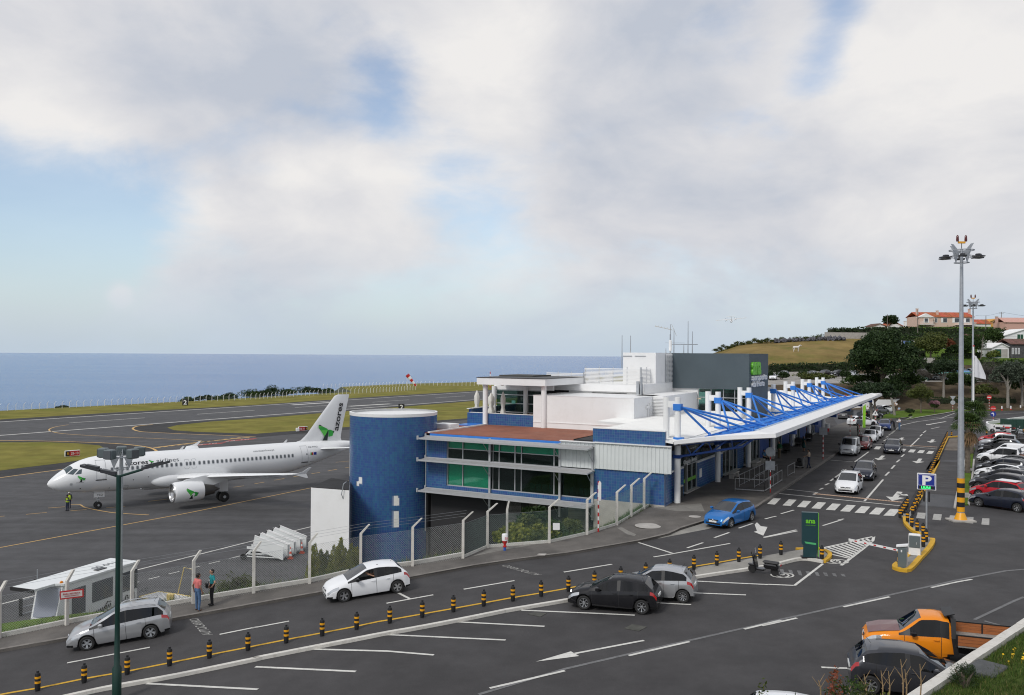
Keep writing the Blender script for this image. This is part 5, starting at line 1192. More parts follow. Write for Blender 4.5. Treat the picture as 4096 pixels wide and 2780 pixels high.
def wheel_mesh(r,style):
 key=('wheel',r,style)
 if key in _car:return _car[key]
 t_=MB().lathe([(r*.66,-.095),(r*.9,-.1),(r,-.07),(r,.07),(r*.9,.1),(r*.66,.095)],26,(0,0,0),'Y',cap=False).mesh('tyre',M_RUB,40)
 mb=MB();mb.lathe([(r*.70,.0),(r*.69,.09),(r*.63,.092),(r*.62,.03)],24,(0,0,0),'Y',cap=False)
 n={'five':5,'seven':7,'nine':9,'steel':8}[style]
 for k in range(n):
  a=2*math.pi*k/n;w_=.16 if n<6 else .11
  if n==5:
   for da in(-.16,.16):mb.slab([(math.cos(a)*r*.14-math.sin(a)*.03,.06,math.sin(a)*r*.14+math.cos(a)*.03),(math.cos(a)*r*.14+math.sin(a)*.03,.06,math.sin(a)*r*.14-math.cos(a)*.03),(math.cos(a+da-.07)*r*.66,.085,math.sin(a+da-.07)*r*.66),(math.cos(a+da+.07)*r*.66,.085,math.sin(a+da+.07)*r*.66)],(0,-.03,0))
  else:
   mb.slab([(math.cos(a-w_*1.6)*r*.2,.065,math.sin(a-w_*1.6)*r*.2),(math.cos(a+w_*1.6)*r*.2,.065,math.sin(a+w_*1.6)*r*.2),(math.cos(a+w_)*r*.66,.085,math.sin(a+w_)*r*.66),(math.cos(a-w_)*r*.66,.085,math.sin(a-w_)*r*.66)],(0,-.03,0))
 mb.lathe([(.01,.075),(r*.2,.07),(r*.22,.03)],12,(0,0,0),'Y',cap=False)
 rim=mb.mesh('rim',M_RIM,30)
 disc=MB().lathe([(r*.68,.02),(.02,.02)],20,(0,0,0),'Y',cap=False).mesh('brake_disc',M_BLACK)
 _car[key]=(t_,rim,disc);return _car[key]
def car_parts(kind,detail):
 key=(kind,detail)
 if key in _car:return _car[key]
 S=SPEC[kind];L,W,H,wb,rw=S['L'],S['W'],S['H'],S['wb'],S['rw'];sill=S.get('sill',.2)
 xf=wb/2+S['fo'];xb=xf-L;fr=lambda d:xf-d;bk=lambda d:xb+d
 doorF0,doorF1=fr(S['xc']+.12),fr(S['xw']+.42+.12*(kind=='mini'))
 if S.get('cab')==1:doorF1=bk(.42)
 four=kind not in('van','cab1')
 doorR1=(bk(.42)if S.get('cab')==2 else-wb/2+rw*.55)if four else None
 ra=rw+.055
 xs=set(np.round(np.arange(xb+.0,xf+.001,.075 if detail else .11),4))|{xb,xf,xf-.03,xb+.03,xb+.06,xf-.06}
 for d in[doorF0,doorF1]+([doorR1]if four else[]):xs|={d-.009,d+.009}
 for xw_ in(wb/2,-wb/2):
  for k in range(11):xs.add(xw_+ra*math.cos(math.pi*k/10)*.999)
 xs=[x for x in sorted(xs)if xb<=x<=xf]
 X=[xs[0]]
 for x in xs[1:]:
  if x-X[-1]>.011:X.append(x)
 X=np.array(X);n=len(X)
 top=[(xb,S['zg']-.25 if not S.get('cab')else S['zrr']-.5),(bk(S['xg']),S['zg']if not S.get('cab')else S['zrr']-.2),(bk(S['xr']),S['zrr']),(bk(S['xr']+.5)if not S.get('cab')==1 else bk(.35),H-.025),(fr(S['xw']+.55),H),(fr(S['xw']),H-.05),(fr(S['xc']),S['zc']),(fr(S['xc']*.55),(S['zc']+S['zh'])/2+.035),(fr(.16),S['zh']),(fr(.05),S['zh']-.12),(xf,S['zh']-.26)]
 zt=smooth_prof(X,top,.045)
 belt=smooth_prof(X,[(xb,S['belt1']-.12),(bk(.3),S['belt1']),(fr(S['xc']),S['belt0']),(fr(.25),S['zh']-.05),(xf,S['zh']-.3)],.1)
 belt=np.minimum(belt,zt-.02)
 wl_=smooth_prof(X,[(xb,W/2*.86),(bk(.25),W/2*.955),(bk(.8),W/2),(fr(.9),W/2),(fr(.35),W/2*.94),(fr(.1),W/2*.84),(xf,W/2*.70)],.06)
 wrf=W/2*(.735 if not S.get('van')else .80)
 rings=[]
 for i,x in enumerate(X):
  zb=sill+.03*(x>xf-.5)+.06*max(0,(xb+.4-x)/.4)
  for xw_ in(wb/2,-wb/2):
   dx=abs(x-xw_)
   if dx<ra and(x>-wb/2+ra or True):zb=max(zb,rw+math.sqrt(max(0,ra*ra-dx*dx)))
  b,t,w_=belt[i],zt[i],wl_[i];g=max(0.0,min(1.0,(t-b-.04)/(H-S['belt0']-.10)))
  z3=max(b-.13,zb+.06);z1=max(zb+.02,min(sill+.13,z3-.05));z2=max(z1+.02,min(.52,z3-.03))
  p5y=w_*.88*(1-g)+wrf*g;p5z=(b+.6*(t-b))*(1-g)+(t-.085)*g
  wq=p5y
  ring=[(w_*.95,zb),(w_*.99,z1),(w_,z2),(w_*.994,z3-.04),(w_*.985,z3),(w_*.945,max(b,z3+.01)),(p5y,max(p5z,b+.004)),(wq*.87,t-.03*g-.012*(1-g)),(wq*.48,t-.006),(0,t)]
  rings.append(ring)
 NRG=10
 def vid(i,j,s):return(i*NRG+j)*2+(0 if s>0 else 1)
 verts=[]
 for i,x in enumerate(X):
  for(y,z)in rings[i]:verts+=[(x,y,z),(x,-y,z)]
 cls={}
 def put(c,f):cls.setdefault(c,[]).append(f)
 gws0,gws1=fr(S['xc']-.06),fr(S['xw']+.02)
 rg1=bk(S['xr']+.01);rg0=bk(S['xg'])
 sw0=bk(S['xr']*.45+.12)if not S.get('cab')else bk(.16);sw1=fr(S['xc']+.34)
 if kind in('wagon',):sw0=bk(.2)
 if kind=='van':sw0=doorF1+.06
 bp=doorF1
 for i in range(n-1):
  xm=(X[i]+X[i+1])/2
  for s in(1,-1):
   sd='L' if s>0 else 'R'
   for j in range(NRG-1):
    f=[vid(i,j,s),vid(i+1,j,s),vid(i+1,j+1,s),vid(i,j+1,s)]
    c='body'
    seam=any(abs(xm-d)<.011 for d in([doorF0,doorF1]+([doorR1]if four else[])))
    if j>=7 and gws1<xm<gws0:c='windscreen'
    elif j>=7 and xm<rg1 and zt[i]>S['zg']+.03 and not S.get('van'):c='rear_window'
    elif S.get('van')and j>=7 and xm<bk(.14)and zt[i]>1.2:c='body'
    elif j==5 and sw0<xm<sw1:
     c='pillarM'+sd if abs(xm-bp)<.05 else('sideF' if xm>bp else 'sideR')+sd
     if S.get('cab')==1 and xm<bk(.34):c='pillarB'+sd
    elif j==5 and sw1<=xm<gws0:c='pillarA'+sd
    elif j==4 and xf-.60<xm<xf-.05:c='head'+sd
    elif j in(3,4)and xm<xb+(.27 if not S.get('cab')else-9)and True:c='tail'+sd if j==4 or kind in('van','suv')else 'body'
    elif j<=4 and seam:c='seam'
    elif j<=4 and doorF1<xm<doorF0:c='doorF'+sd
    elif j<=4 and four and doorR1<xm<doorF1:c='doorR'+sd
    elif j==0 and xm>xf-.3:c='trim'
    elif j==0 and xm<xb+.2:c='trim'
    if kind in('suv',)and j==0:c='trim' if c in('body',)else c
    put(c,f)
 for i,end in((0,'back'),(n-1,'front')):
  put('body',[vid(i,j,1)for j in range(NRG)]+[vid(i,j,-1)for j in range(NRG-2,-1,-1)])
 def mk(faces,name,m):
  used={};vs_,fs_=[],[]
  for f in faces:
   g=[]
   for v in f:
    if v not in used:used[v]=len(vs_);vs_.append(verts[v])
    if used[v]not in g:g.append(used[v])
   if len(g)>2:fs_.append(tuple(g))
  mb=MB().add(vs_,fs_);me=mb.mesh(name,m);bm=bmesh.new();bm.from_mesh(me);bmesh.ops.remove_doubles(bm,verts=bm.verts,dist=.0006)
  bmesh.ops.recalc_face_normals(bm,faces=bm.faces);bm.to_mesh(me);bm.free();me.polygons.foreach_set('use_smooth',[True]*len(me.polygons));me.set_sharp_from_angle(angle=R(38));return me
 out=[]
 NM={'body':('body','P'),'windscreen':('windscreen',M_CARW),'rear_window':('rear_window',M_CARGD),'pillar':('pillar',M_BLACK),'seam':('door_gap',M_BLACK),'trim':('bumper_trim',M_BLACK)}
 for c,f in cls.items():
  if c in NM:nm,m=NM[c]
  elif c.startswith('pillar'):nm,m=NM['pillar']
  elif c.startswith('side'):nm,m='side_window',(M_CARG if 'F' in c[:5]else M_CARGD)
  elif c.startswith('door'):nm,m='door','P'
  elif c.startswith('head'):nm,m='headlight',M_HEAD
  else:nm,m='tail_light',M_TAIL
  out.append((nm,mk(f,nm,M_PAINT0 if m=='P' else m),m=='P',c))
 mb=MB();mb.box(xb+.12,xf-.15,-W/2+.26,W/2-.26,.19,.66);out.append(('underbody',mb.mesh('underbody',M_BLACK),False,''))
 mb=MB();mb.box(bk(.25),fr(S['xc']+.1),-W/2+.1,W/2-.1,.5,.56);mb.box(fr(S['xc']+.45),fr(S['xc']+.05),-W/2+.12,W/2-.12,.8,S['zc']-.08)
 out.append(('cabin_floor',mb.mesh('cabin_floor',M_SEAT),False,''))
 for y in(-.36,.36):
  for x in([fr(S['xw']+.35)]+([fr(S['xw']+1.2)]if four and kind!='cab2' else[])):
   mb=MB();mb.bev(x-.25,x+.25,y-.24,y+.24,.5,.68,.05);mb.bev(x-.36,x-.22,y-.24,y+.24,.6,1.12,.05);mb.bev(x-.36,x-.26,y-.12,y+.12,1.14,1.3,.03);out.append(('seat',mb.mesh('seat',M_SEAT),False,''))
 y0=W/2
 for s in(1,-1):
  mb=MB();x=doorF0-.30;mb.bev(x-.08,x+.1,s*(y0+.09)-.09,s*(y0+.09)+.09,S['belt0']+.04,S['belt0']+.2,.035);mb.box(x-.02,x+.05,min(s*(y0-.06),s*(y0+.05)),max(s*(y0-.06),s*(y0+.05)),S['belt0']+.03,S['belt0']+.08)
  out.append(('wing_mirror',mb.mesh('wing_mirror',M_PAINT0),'mirror',''))
  if detail:
   for x in[doorF1+.16]+([doorR1+.28]if four else[]):
    mb=MB();mb.tube([(x-.09,s*(y0*.99),S['belt0']-.04),(x-.07,s*(y0*.99+.035),S['belt0']-.035),(x+.07,s*(y0*.99+.035),S['belt0']-.035),(x+.09,s*(y0*.99),S['belt0']-.04)],.014,6);out.append(('door_handle',mb.mesh('door_handle',M_PAINT0),True,''))
  if S.get('rails'):
   mb=MB();mb.tube([(fr(S['xw']+.15),s*wrf*.93,H-.07),(fr(S['xw']+.35),s*wrf*.93,H+.02),(bk(.75),s*wrf*.93,H-.0),(bk(.5),s*wrf*.93,H-.08)],.02,6);out.append(('roof_rail',mb.mesh('roof_rail',M_ALU),False,''))
  mb=MB();mb.slab([(xf-.30,s*y0*.88,.36),(xf-.12,s*y0*.78,.36),(xf-.12,s*y0*.78,.44),(xf-.30,s*y0*.88,.44)],(.02,s*.02,0));out.append(('fog_lamp',mb.mesh('fog_lamp',M_HEAD if kind!='cab1' else M_BLACK),False,''))
 mb=MB();mb.bev(xf-.06,xf+.006,-W*.30,W*.30,.26,.40,.02);mb.bev(xf-.12,xf+.0,-W*.22,W*.22,S['zh']-.25,S['zh']-.165,.02);out.append(('grille',mb.mesh('grille',M_BLACK),False,''))
 mb=MB();mb.slab([(xf+.02,0,S['zh']-.27),(xf+.02,.06,S['zh']-.2),(xf+.0,0,S['zh']-.11),(xf+.02,-.06,S['zh']-.2)],(-.03,0,0));out.append(('badge',mb.mesh('badge',M_CHROME),False,''))
 mb=MB();mb.box(xf,xf+.02,-.26,.26,.40,.51);out.append(('number_plate',mb.mesh('number_plate',M_PLATE),False,''))
 if not S.get('cab'):
  zp=.78 if kind!='van' else .85
  mb=MB();mb.box(xb-.025,xb+.02,-.26,.26,zp-.12,zp);out.append(('number_plate',mb.mesh('number_plate',M_PLATE),False,''))
  if detail:mb=MB();mb.tube([(bk(S['xr']+.18),0,H-.05),(bk(S['xr']+.02),0,H+.16)],.008,4);out.append(('aerial',mb.mesh('aerial',M_BLACK),False,''))
 _car[key]=(out,S,xf,xb);return _car[key]
WH={'five':'five','seven':'seven','nine':'nine','steel':'steel'}
def car(name,label,cat,kind,col,pos,rz,pitch=0.0,wheels='five',rim=None,detail=True,group=None,roof=None,mirror=None,skip=()):
 parts,S,xf,xb=car_parts(kind,detail)
 o=thing(name,label,cat,pos,rz,group);o.rotation_euler=(0,pitch,rz)
 o['half']=0 if False else 0;del o['half']
 P=PT[col]
 for nm,me,pn,c in parts:
  if nm in skip:continue
  inst(nm,me,o,m=(PT[mirror]if pn=='mirror' and mirror else P)if pn else None)
 ty,ri,di=wheel_mesh(S['rw'],wheels)
 for x in(S['wb']/2,-S['wb']/2):
  for s in(1,-1):
   w_=inst('wheel',ty,o,(x,s*(S['W']/2-.115),S['rw']),(0,RND.random()*6,0 if s>0 else math.pi));inst('rim',ri,w_,m=rim);inst('brake_disc',di,w_)if detail else None
 return o
def two(f,fw,rw_,kind,side=1):
 """stand a car with its visible front and rear wheels on two ground points"""
 S=SPEC[kind];a,b=G(*f(*fw)),G(*f(*rw_));d=(a-b).to_2d().normalized();nl=Vector((-d.y,d.x));m=(a.to_2d()+b.to_2d())/2-nl*side*(S['W']/2-.1)
 h=S['wb']/2;za,zb_=zr(*(m+d*h)),zr(*(m-d*h))
 return(m.x,m.y,(za+zb_)/2),math.atan2(d.y,d.x),-math.atan2(za-zb_,S['wb'])
def front(px,kind,rz=None,dz=0.0):
 """stand a car with the foot of its front bumper at a ground point, facing rz"""
 S=SPEC[kind];rz=math.atan2(-UA.y,-UA.x)if rz is None else rz
 p=G(*px,dz);d=Vector((math.cos(rz),math.sin(rz)));m=p.to_2d()-d*(S['wb']/2+S['fo'])
 return(m.x,m.y,zr(*m)+dz),rz,0.0
car('estate_car','silver estate car with roof rails behind the green lamp post','car','wagon','silver',*two(Q2,(800,1168),(1372,1062),'wagon'),wheels='five',rim=M_GALV)
clio=car('hatchback','white hatchback with its driver window open beside the wire fence','car','hatch','white',*two(Q3,(818,730),(1262,655),'hatch'),wheels='five',mirror='black')
p208=two(Q6,(665,806),(1155,845),'hatch')
car('hatchback','shiny black hatchback in an angled bay next to the small silver car','car','hatch','black',*p208,wheels='seven')
d8=Vector((math.cos(p208[1]),math.sin(p208[1])));nl=Vector((-d8.y,d8.x));rw1=G(*Q6(1538,745));S1=SPEC['mini'];m1=rw1.to_2d()+d8*(S1['wb']/2)-nl*(S1['W']/2-.1)
car('hatchback','small silver hatchback parked behind the black one','car','mini','silver',(m1.x,m1.y,zr(*m1)),p208[1],p208[2],wheels='nine')
car('hatchback','bright blue hatchback turning out by the end of the canopy','car','hatch','blue',*two(Z6,(1582,1212),(1812,1137),'hatch'),wheels='five',rim=M_RIM,mirror='blue')
car('estate_car','white estate car waiting first at the zebra crossing','car','wagon','white',*front(Q7(693,1349),'wagon'),wheels='five',mirror='black')
car('hatchback','dark navy car queuing right behind the white estate car','car','wagon','navy',*front(Q7(840,1226),'wagon'),wheels='five',mirror='black')
car('estate_car','dark blue estate car driving over the farther zebra crossing','car','wagon','navy',*front(Q7(1108,986),'wagon'),wheels='five',mirror='black')
car('van','silver grey panel van with a black bumper at the kerb','van','van','vansilver',*front(Q7(712,1002),'van'),wheels='steel',rim=M_RIMD,mirror='black')
car('hatchback','dark red car half hidden behind the silver van','car','hatch','maroon',*front(ZL(1500,705),'hatch'),wheels='steel')
car('hatchback','white car with a dark grille behind the red one at the kerb','car','hatch','white',*front(ZL(1630,572),'hatch'),wheels='five')
car('hatchback','white car standing directly ahead of the royal blue one','car','tall','white',*front(ZL(1730,500),'tall'),wheels='nine')
car('hatchback','royal blue hatchback with two men standing beside its door','car','tall','yblue',*front(ZL(1925,362),'tall',rz=math.atan2(-UA.y,-UA.x)+.12),wheels='seven')
car('hatchback','white crossover with black roof and black door panel seen from its side','car','suv','white',*two(ZL,(1752,285),(1412,290),'suv',-1),wheels='five',rim=M_RIMD,mirror='black')
car('suv','dark off-roader with its red tail lamp lit by the leaning trunk','car','suv','tar',*two(ZL,(1893,155),(1590,165),'suv',-1),wheels='five')
car('suv','dark brown crossover parked beyond the off-roader with the red lamp','car','suv','grey',*two(ZL,(2030,75),(1760,92),'suv',-1),wheels='five')
car('hatchback','white car parked farthest out by the white garden wall','car','hatch','white',*two(ZL,(2085,40),(1890,48),'hatch',-1),wheels='five')
car('hatchback','grey car driving away in the shade beyond the canopy end','car','hatch','grey',(*[(lambda p:(p.x,p.y,zr(p.x,p.y)))(G(*ZL(1205,150)))][0],),R(61)+.1,wheels='five')
bay=(G(*Q8(735,1333))-G(*Q8(475,1323))).to_2d().normalized();RZB=math.atan2(bay.y,bay.x)
def flatbed(o,S,board,frame,z0=.86,ln=2.25,open_=True,col=None):
 xb=S['wb']/2+S['fo']-S['L'];x1,x0=xb-.04,xb-.04-ln;w_=S['W']/2
 MB().box(x0,x1,-w_,w_,z0-.06,z0).obj('bed_floor',mat('bed_floor',(.33,.31,.28),.7,.2,var=.2,scale=6)if 'bed_floor' not in MATS else MATS['bed_floor'],o)
 for s in(1,-1):
  for k in range(3):MB().box(x0+.02,x1,s*w_-.02,s*w_+.02,z0+.005+.115*k,z0+.11+.115*k).obj('bed_board',board,o)
  mb=MB();mb.box(x0,x1,s*w_-.03,s*w_+.03,z0+.345,z0+.385)
  for x in(x0,(x0+x1)/2,x1-.05):mb.box(x,x+.05,s*w_-.035,s*w_+.035,z0-.05,z0+.345)
  mb.obj('bed_frame',frame,o)
 for k in range(3):MB().box(x0-.02,x0+.02,-w_+.04,w_-.04,z0+.005+.115*k,z0+.11+.115*k).obj('bed_board',frame if k==2 else board,o)
 mb=MB();mb.box(x0+.1,xb+.5,-.42,.42,.45,.62);mb.box(x0,x0+.1,-w_+.1,w_-.1,.5,.72);mb.obj('chassis',M_BLACK,o)
 for s in(1,-1):MB().box(x0-.03,x0+.02,s*.72-.12,s*.72+.12,.58,.7).obj('tail_light',M_TAIL,o)
 MB().box(x0-.03,x0+.0,-.26,.26,.5,.61).obj('number_plate',M_PLATE,o)
 return x0,x1
WOODB=mat('bed_timber',(.36,.12,.035),.65,var=.35,scale=3,stretch=((.6,6,9),0),dirt=((.16,.07,.03),.6,3))
c1=G(*Q8(1150,1215));S1=SPEC['cab1'];rzp=RZB+math.pi
pk=car('pickup_truck','orange flatbed pickup with a faded brown bonnet and timber bed sides','pickup','cab1','orange',(c1.x+1.15,c1.y-.35,zr(c1.x,c1.y)),rzp-.16,wheels='steel',rim=M_RIMD,mirror='black',skip=('fog_lamp',))
flatbed(pk,S1,WOODB,M_BLACK)
xf1=S1['wb']/2+S1['fo']
mb=MB();mb.add([(xf1-.13,.60,.925),(xf1-.13,-.60,.925),(xf1-1.2,-.66,1.118),(xf1-1.2,.66,1.118),(xf1-.6,.68,1.045),(xf1-.6,-.68,1.045),(xf1-.13,0,.966),(xf1-.6,0,1.072),(xf1-1.2,0,1.172)],[(0,6,7,4),(6,1,5,7),(4,7,8,3),(7,5,2,8)]);mb.obj('bonnet',PT['brown'],pk)['label']='faded reddish brown bonnet'
xbp=xf1-S1['L']
mb=MB();mb.slab([(xbp+.02,.84,.5),(xbp+.10,.82,1.06),(xbp+.10,.62,1.72),(xbp+.10,-.62,1.72),(xbp+.10,-.82,1.06),(xbp+.02,-.84,.5)],(-.16,0,0));mb.obj('cab_guard',M_BLACK,pk);mb=MB();mb.slab([(xbp+.3,.55,1.735),(xbp+.3,-.55,1.735),(xbp-.05,-.5,1.83),(xbp-.05,.5,1.83)],(0,0,.03));mb.obj('roof_spoiler',M_BLACK,pk)
c2=G(*Q8(1110,1480));car('hatchback','graphite grey hatchback with its rear towards the road beside the orange pickup','car','tall','dgrey',(c2.x+.35,c2.y-.45,zr(c2.x,c2.y)),RZB-.12,wheels='seven',mirror='dgrey')
c3=GZ(*Q8(330,1480),8.1);car('hatchback','white car at the bottom edge, only its roof showing behind the shrubs','car','hatch','white',(c3.x,c3.y-.15,zr(c3.x,c3.y)),RZB-.1,wheels='five')
a=two(ZC,(547,1306),(1027,1377),'hatch');b=two(ZC,(645,356),(927,372),'hatch')
LOTS=[('hatchback','dark blue-black hatchback parked nearest in the right-hand lot, its red lamp showing','hatch','navy','seven',0,0),('hatchback','red hatchback with a white roof in the lot','tall','red','five',1,-.1),('suv','large black crossover next to the red car with the white roof','suv','tar','five',2,-.1),('estate_car','dark estate with silver roof rails, second past the red car','wagon','tar','five',3,.1),('hatchback','white hatchback with a dark roof between dark cars in the lot','hatch','white','seven',4,.15),('estate_car','grey estate car beside the white pickup in the lot','wagon','dgrey','five',5,.2),('hatchback','black hatchback hidden behind the white pickup bed','hatch','black','five',6,.9),('van','white panel van with side rear windows beyond the white pickup','van','white','steel',8,1.1),('suv','glossy black crossover beyond the white van','suv','black','five',9,.2),('suv','dark grey crossover just before the grey pickup','suv','dgrey','five',10,.2),('hatchback','red hatchback parked alone at the far end of the lot','hatch','red','five','b',0)]
A2,B2=Vector(a[0]),Vector(b[0]);KN=12.6
hd=Vector((math.cos(a[1]),math.sin(a[1])))
def lot(k,sh):p=A2.lerp(B2,k/KN);return(p.x-hd.x*sh,p.y-hd.y*sh,zr(p.x,p.y))
for nm,lb,kd,cl,whl,k,sh in LOTS:
 o=car(nm,lb,'van' if nm=='van' else 'car',kd,cl,b[0]if k=='b' else lot(k,sh),b[1]if k=='b' else a[1]+(b[1]-a[1])*k/KN,wheels=whl,group='cars parked nose-in along the grass strip',detail=k==0)
 if k==1:S_=SPEC['tall'];inst('roof_panel',None,o)if False else MB().slab([(-1.25,.52,1.478),(.15,.54,1.492),(.15,-.54,1.492),(-1.25,-.52,1.478)],(0,0,.035)).obj('roof_panel',PT['white'],o)
 if k==4:MB().slab([(-1.2,.53,1.405),(.25,.54,1.435),(.25,-.54,1.435),(-1.2,-.53,1.405)],(0,0,.03)).obj('roof_panel',M_BLACK,o)
for k,cl,lb in((7,'white','white double-cab pickup with a black rack over its flat bed'),(11,'ltgrey','grey double-cab pickup with a barred rear rack')):
 o=car('pickup_truck',lb,'pickup','cab2',cl,lot(k,.5),a[1]+(b[1]-a[1])*k/KN,wheels='steel',rim=M_RIMD,detail=False,mirror='black');S_=SPEC['cab2']
 x0,x1=flatbed(o,S_,WOODB if k==7 else M_BLACK,M_BLACK,ln=1.9)
 mb=MB()
 for y in(-.75,.75):
  for x in(x1-.1,x1-.9):mb.tube([(x,y,.9),(x,y,1.85)],.025,5)
  for z in(1.5,1.85):mb.tube([(x1-.1,y,z),(x1-.9,y,z)],.025,5)
 for x in(x1-.1,x1-.9):mb.tube([(x,-.75,1.85),(x,.75,1.85)],.025,5)
 mb.obj('rack',M_BLACK,o)
car('hatchback','silver hatchback on the far road behind the tall lamp mast','car','hatch','ltgrey',(*[(lambda p:(p.x+1.6,p.y,zr(p.x,p.y)))(G(*Z3b(1180,415)))][0],),R(178),wheels='five',detail=False)
def hillcar(px,y,kind,col,rz,lab,nm='hatchback'):
 d=ray(*px);x=d.x*y;return car(nm,lab,'car',kind,col,(x,y,hz_(x,y)-.03),rz,detail=False,group='cars on the upper gravel lot')
U0=math.atan2(-UA.y,-UA.x)
for i,(px,y,kd,cl,rz,lb)in enumerate([(Z1b(830,1090),200,'hatch','white',-1.9,'white car on the upper lot at the corner of the grey box'),(Z1b(980,1060),207,'suv','ltgrey',-2.2,'light grey crossover on the upper lot facing the terminal'),(Z1b(1385,1060),207,'hatch','ltgrey',-2.3,'pale car on the upper lot behind a clipped bush'),(Z1b(1565,1060),208,'suv','wine',-2.4,'plum crossover on the upper lot'),(Z1b(1755,1060),207,'suv','black',-2.6,'black crossover on the upper lot above the canopy masts'),(Z1b(1985,1050),206,'hatch','ltgrey',-2.2,'pale car on the upper lot partly behind the big dark tree'),(Z2b(850,880),206,'hatch','dgrey',-1.75,'graphite car on the upper lot at the right edge of the big tree'),(Z2b(992,880),206,'wagon','grey',-1.7,'grey estate on the upper lot in front of the stone retaining wall'),(Z2b(1335,870),208,'suv','tar',-1.65,'dark crossover on the upper lot left of the lamp mast'),(Z2b(1490,860),209,'hatch','lblue',-1.6,'sky blue car on the upper lot behind the lamp mast'),(Z2b(1610,850),210,'hatch','ltgrey',-1.6,'light silver car on the upper lot beside the flag pole'),(Z2b(1205,940),191,'hatch','ltgrey',-.2,'silver car with raised tailgate under the green shade net'),(Z2b(1465,935),190,'suv','white',.2,'white crossover on the near edge of the upper lot'),(Z2b(1560,945),187,'suv','tar',-1.2,'dark crossover beside the white one on the near edge of the upper lot')]):
 o=hillcar(px,y,kd,cl,rz,lb,'suv' if kd=='suv' else 'hatchback')
 if i==11:MB().slab([(-1.85,-.55,1.75),(-1.85,.55,1.75),(-1.1,.55,1.5),(-1.1,-.55,1.5)],(0,0,.05)).obj('tailgate',PT['ltgrey'],o);MB().slab([(.6,.85,.4),(.6,.85,1.3),(1.0,1.6,1.1),(1.0,1.6,.4)],(.03,.03,0)).obj('open_door',PT['ltgrey'],o)
def motorbike(name,lab,pos,rz,fair,sc=1.0,lean=.0):
 o=thing(name,lab,'motorbike',pos,rz);o.scale=(sc,)*3;o.rotation_euler=(lean,0,rz);scoot=name=='scooter';r=.22 if scoot else .31;wb_=.62 if scoot else .7
 for x in(wb_,-wb_):
  t_=MB().lathe([(r*.6,-.05),(r*.92,-.06),(r,-.02),(r,.02),(r*.92,.06),(r*.6,.05)],20,(x,0,r),'Y').obj('tyre',M_RUB,o,smooth=40)
  mb=MB();mb.lathe([(r*.62,-.03),(r*.62,.03)],18,(x,0,r),'Y',cap=False)
  for k in range(5):a_=k*1.257;mb.tube([(x,0,r),(x+math.cos(a_)*r*.62,0,r+math.sin(a_)*r*.62)],.018,4)
  mb.obj('rim',M_GALV,t_)
 if scoot:
  mb=MB();mb.slab([(.42,-.17,.32),(.42,.17,.32),(.52,.2,.95),(.52,-.2,.95)],(-.1,0,0));mb.bev(-.1,.45,-.15,.15,.22,.33,.03);mb.obj('leg_shield',fair,o)
  mb=MB();mb.bev(-.85,-.05,-.17,.17,.36,.68,.08);mb.lathe([(.14,.55),(.2,.7),(.15,.85)],10,(wb_*.0+.0,0,0),'X')if False else None;mb.obj('tail_fairing',fair,o);mb=MB();mb.bev(wb_-.3,wb_+.22,-.09,.09,.42,.52,.04);mb.obj('mudguard',fair,o)
  MB().bev(-.9,.0,-.15,.15,.68,.78,.05).obj('saddle',M_BLACK,o);mb=MB();mb.tube([(wb_,0,r),(.5,0,.95)],.04,6);mb.obj('fork',M_GALV,o);hz0=1.0
  MB().bev(.42,.6,-.12,.12,.9,1.08,.05).obj('headlight',M_BLACK,o)
 else:
  mb=MB();mb.bev(-.3,.35,-.16,.16,.58,.88,.1);mb.obj('tank',fair,o);mb=MB();mb.bev(-.25,.3,-.18,.18,.22,.56,.05);mb.obj('engine',M_GALV,o);MB().bev(-.85,-.25,-.13,.13,.72,.84,.05).obj('saddle',M_BLACK,o);MB().bev(-.95,-.55,-.1,.1,.66,.76,.04).obj('tail',fair,o)
  mb=MB();mb.tube([(wb_,.06,r),(.38,.06,.95)],.03,6);mb.tube([(wb_,-.06,r),(.38,-.06,.95)],.03,6);mb.tube([(-wb_,-.1,r),(0,-.1,.4)],.04,6);mb.obj('fork',M_GALV,o);hz0=1.02;MB().bev(.4,.58,-.12,.12,.78,.98,.05).obj('headlight',fair,o);MB().tube([(-.1,.16,.3),(-.5,.2,.3),(-.9,.2,.42)],.06,8).obj('exhaust',M_GALV,o)
 mb=MB();mb.tube([(.42,-.36,hz0+.02),(.47,-.15,hz0+.02),(.47,.15,hz0+.02),(.42,.36,hz0+.02)],.017,6);mb.obj('handlebar',M_BLACK,o)
 for s in(1,-1):
  mb=MB();mb.tube([(.46,s*.25,hz0),(.5,s*.32,hz0+.2)],.008,4);mb.lathe([(.0,-.01),(.06,0),(.06,.015)],12,(.5,s*.32,hz0+.24),'X');mb.obj('mirror',M_BLACK if s>0 else M_CHROME,o)
 MB().box(-1.0,-.96,-.06,.06,.6,.68).obj('tail_light',M_TAIL,o);return o
sp_=G(*Q6(2155,470));se_=G(*Q8(66,498));ds=(sp_-se_).to_2d();ms_=(sp_+se_)/2
motorbike('scooter','black scooter parked by the white kerb near the green totem',(ms_.x,ms_.y,zr(ms_.x,ms_.y)),math.atan2(ds.y,ds.x),mat('scooter_black',(.01,.01,.011),.25,coat=.8),ds.length/1.24*.93,R(-8))
for px,m_,lb,rz in[((1790,800),M_BLACK,'black motorbike beside the red one by the white kerb wall',2.6),((1950,795),M_REDP,'red motorbike by the white kerb wall',2.75),((2160,840),M_GALV,'silver motorbike by the dark green shed',1.9)]:
 p=G(*Z3b(*px));motorbike('motorbike',lb,(p.x,p.y,zr(p.x,p.y)),rz,m_,1.0,R(8))
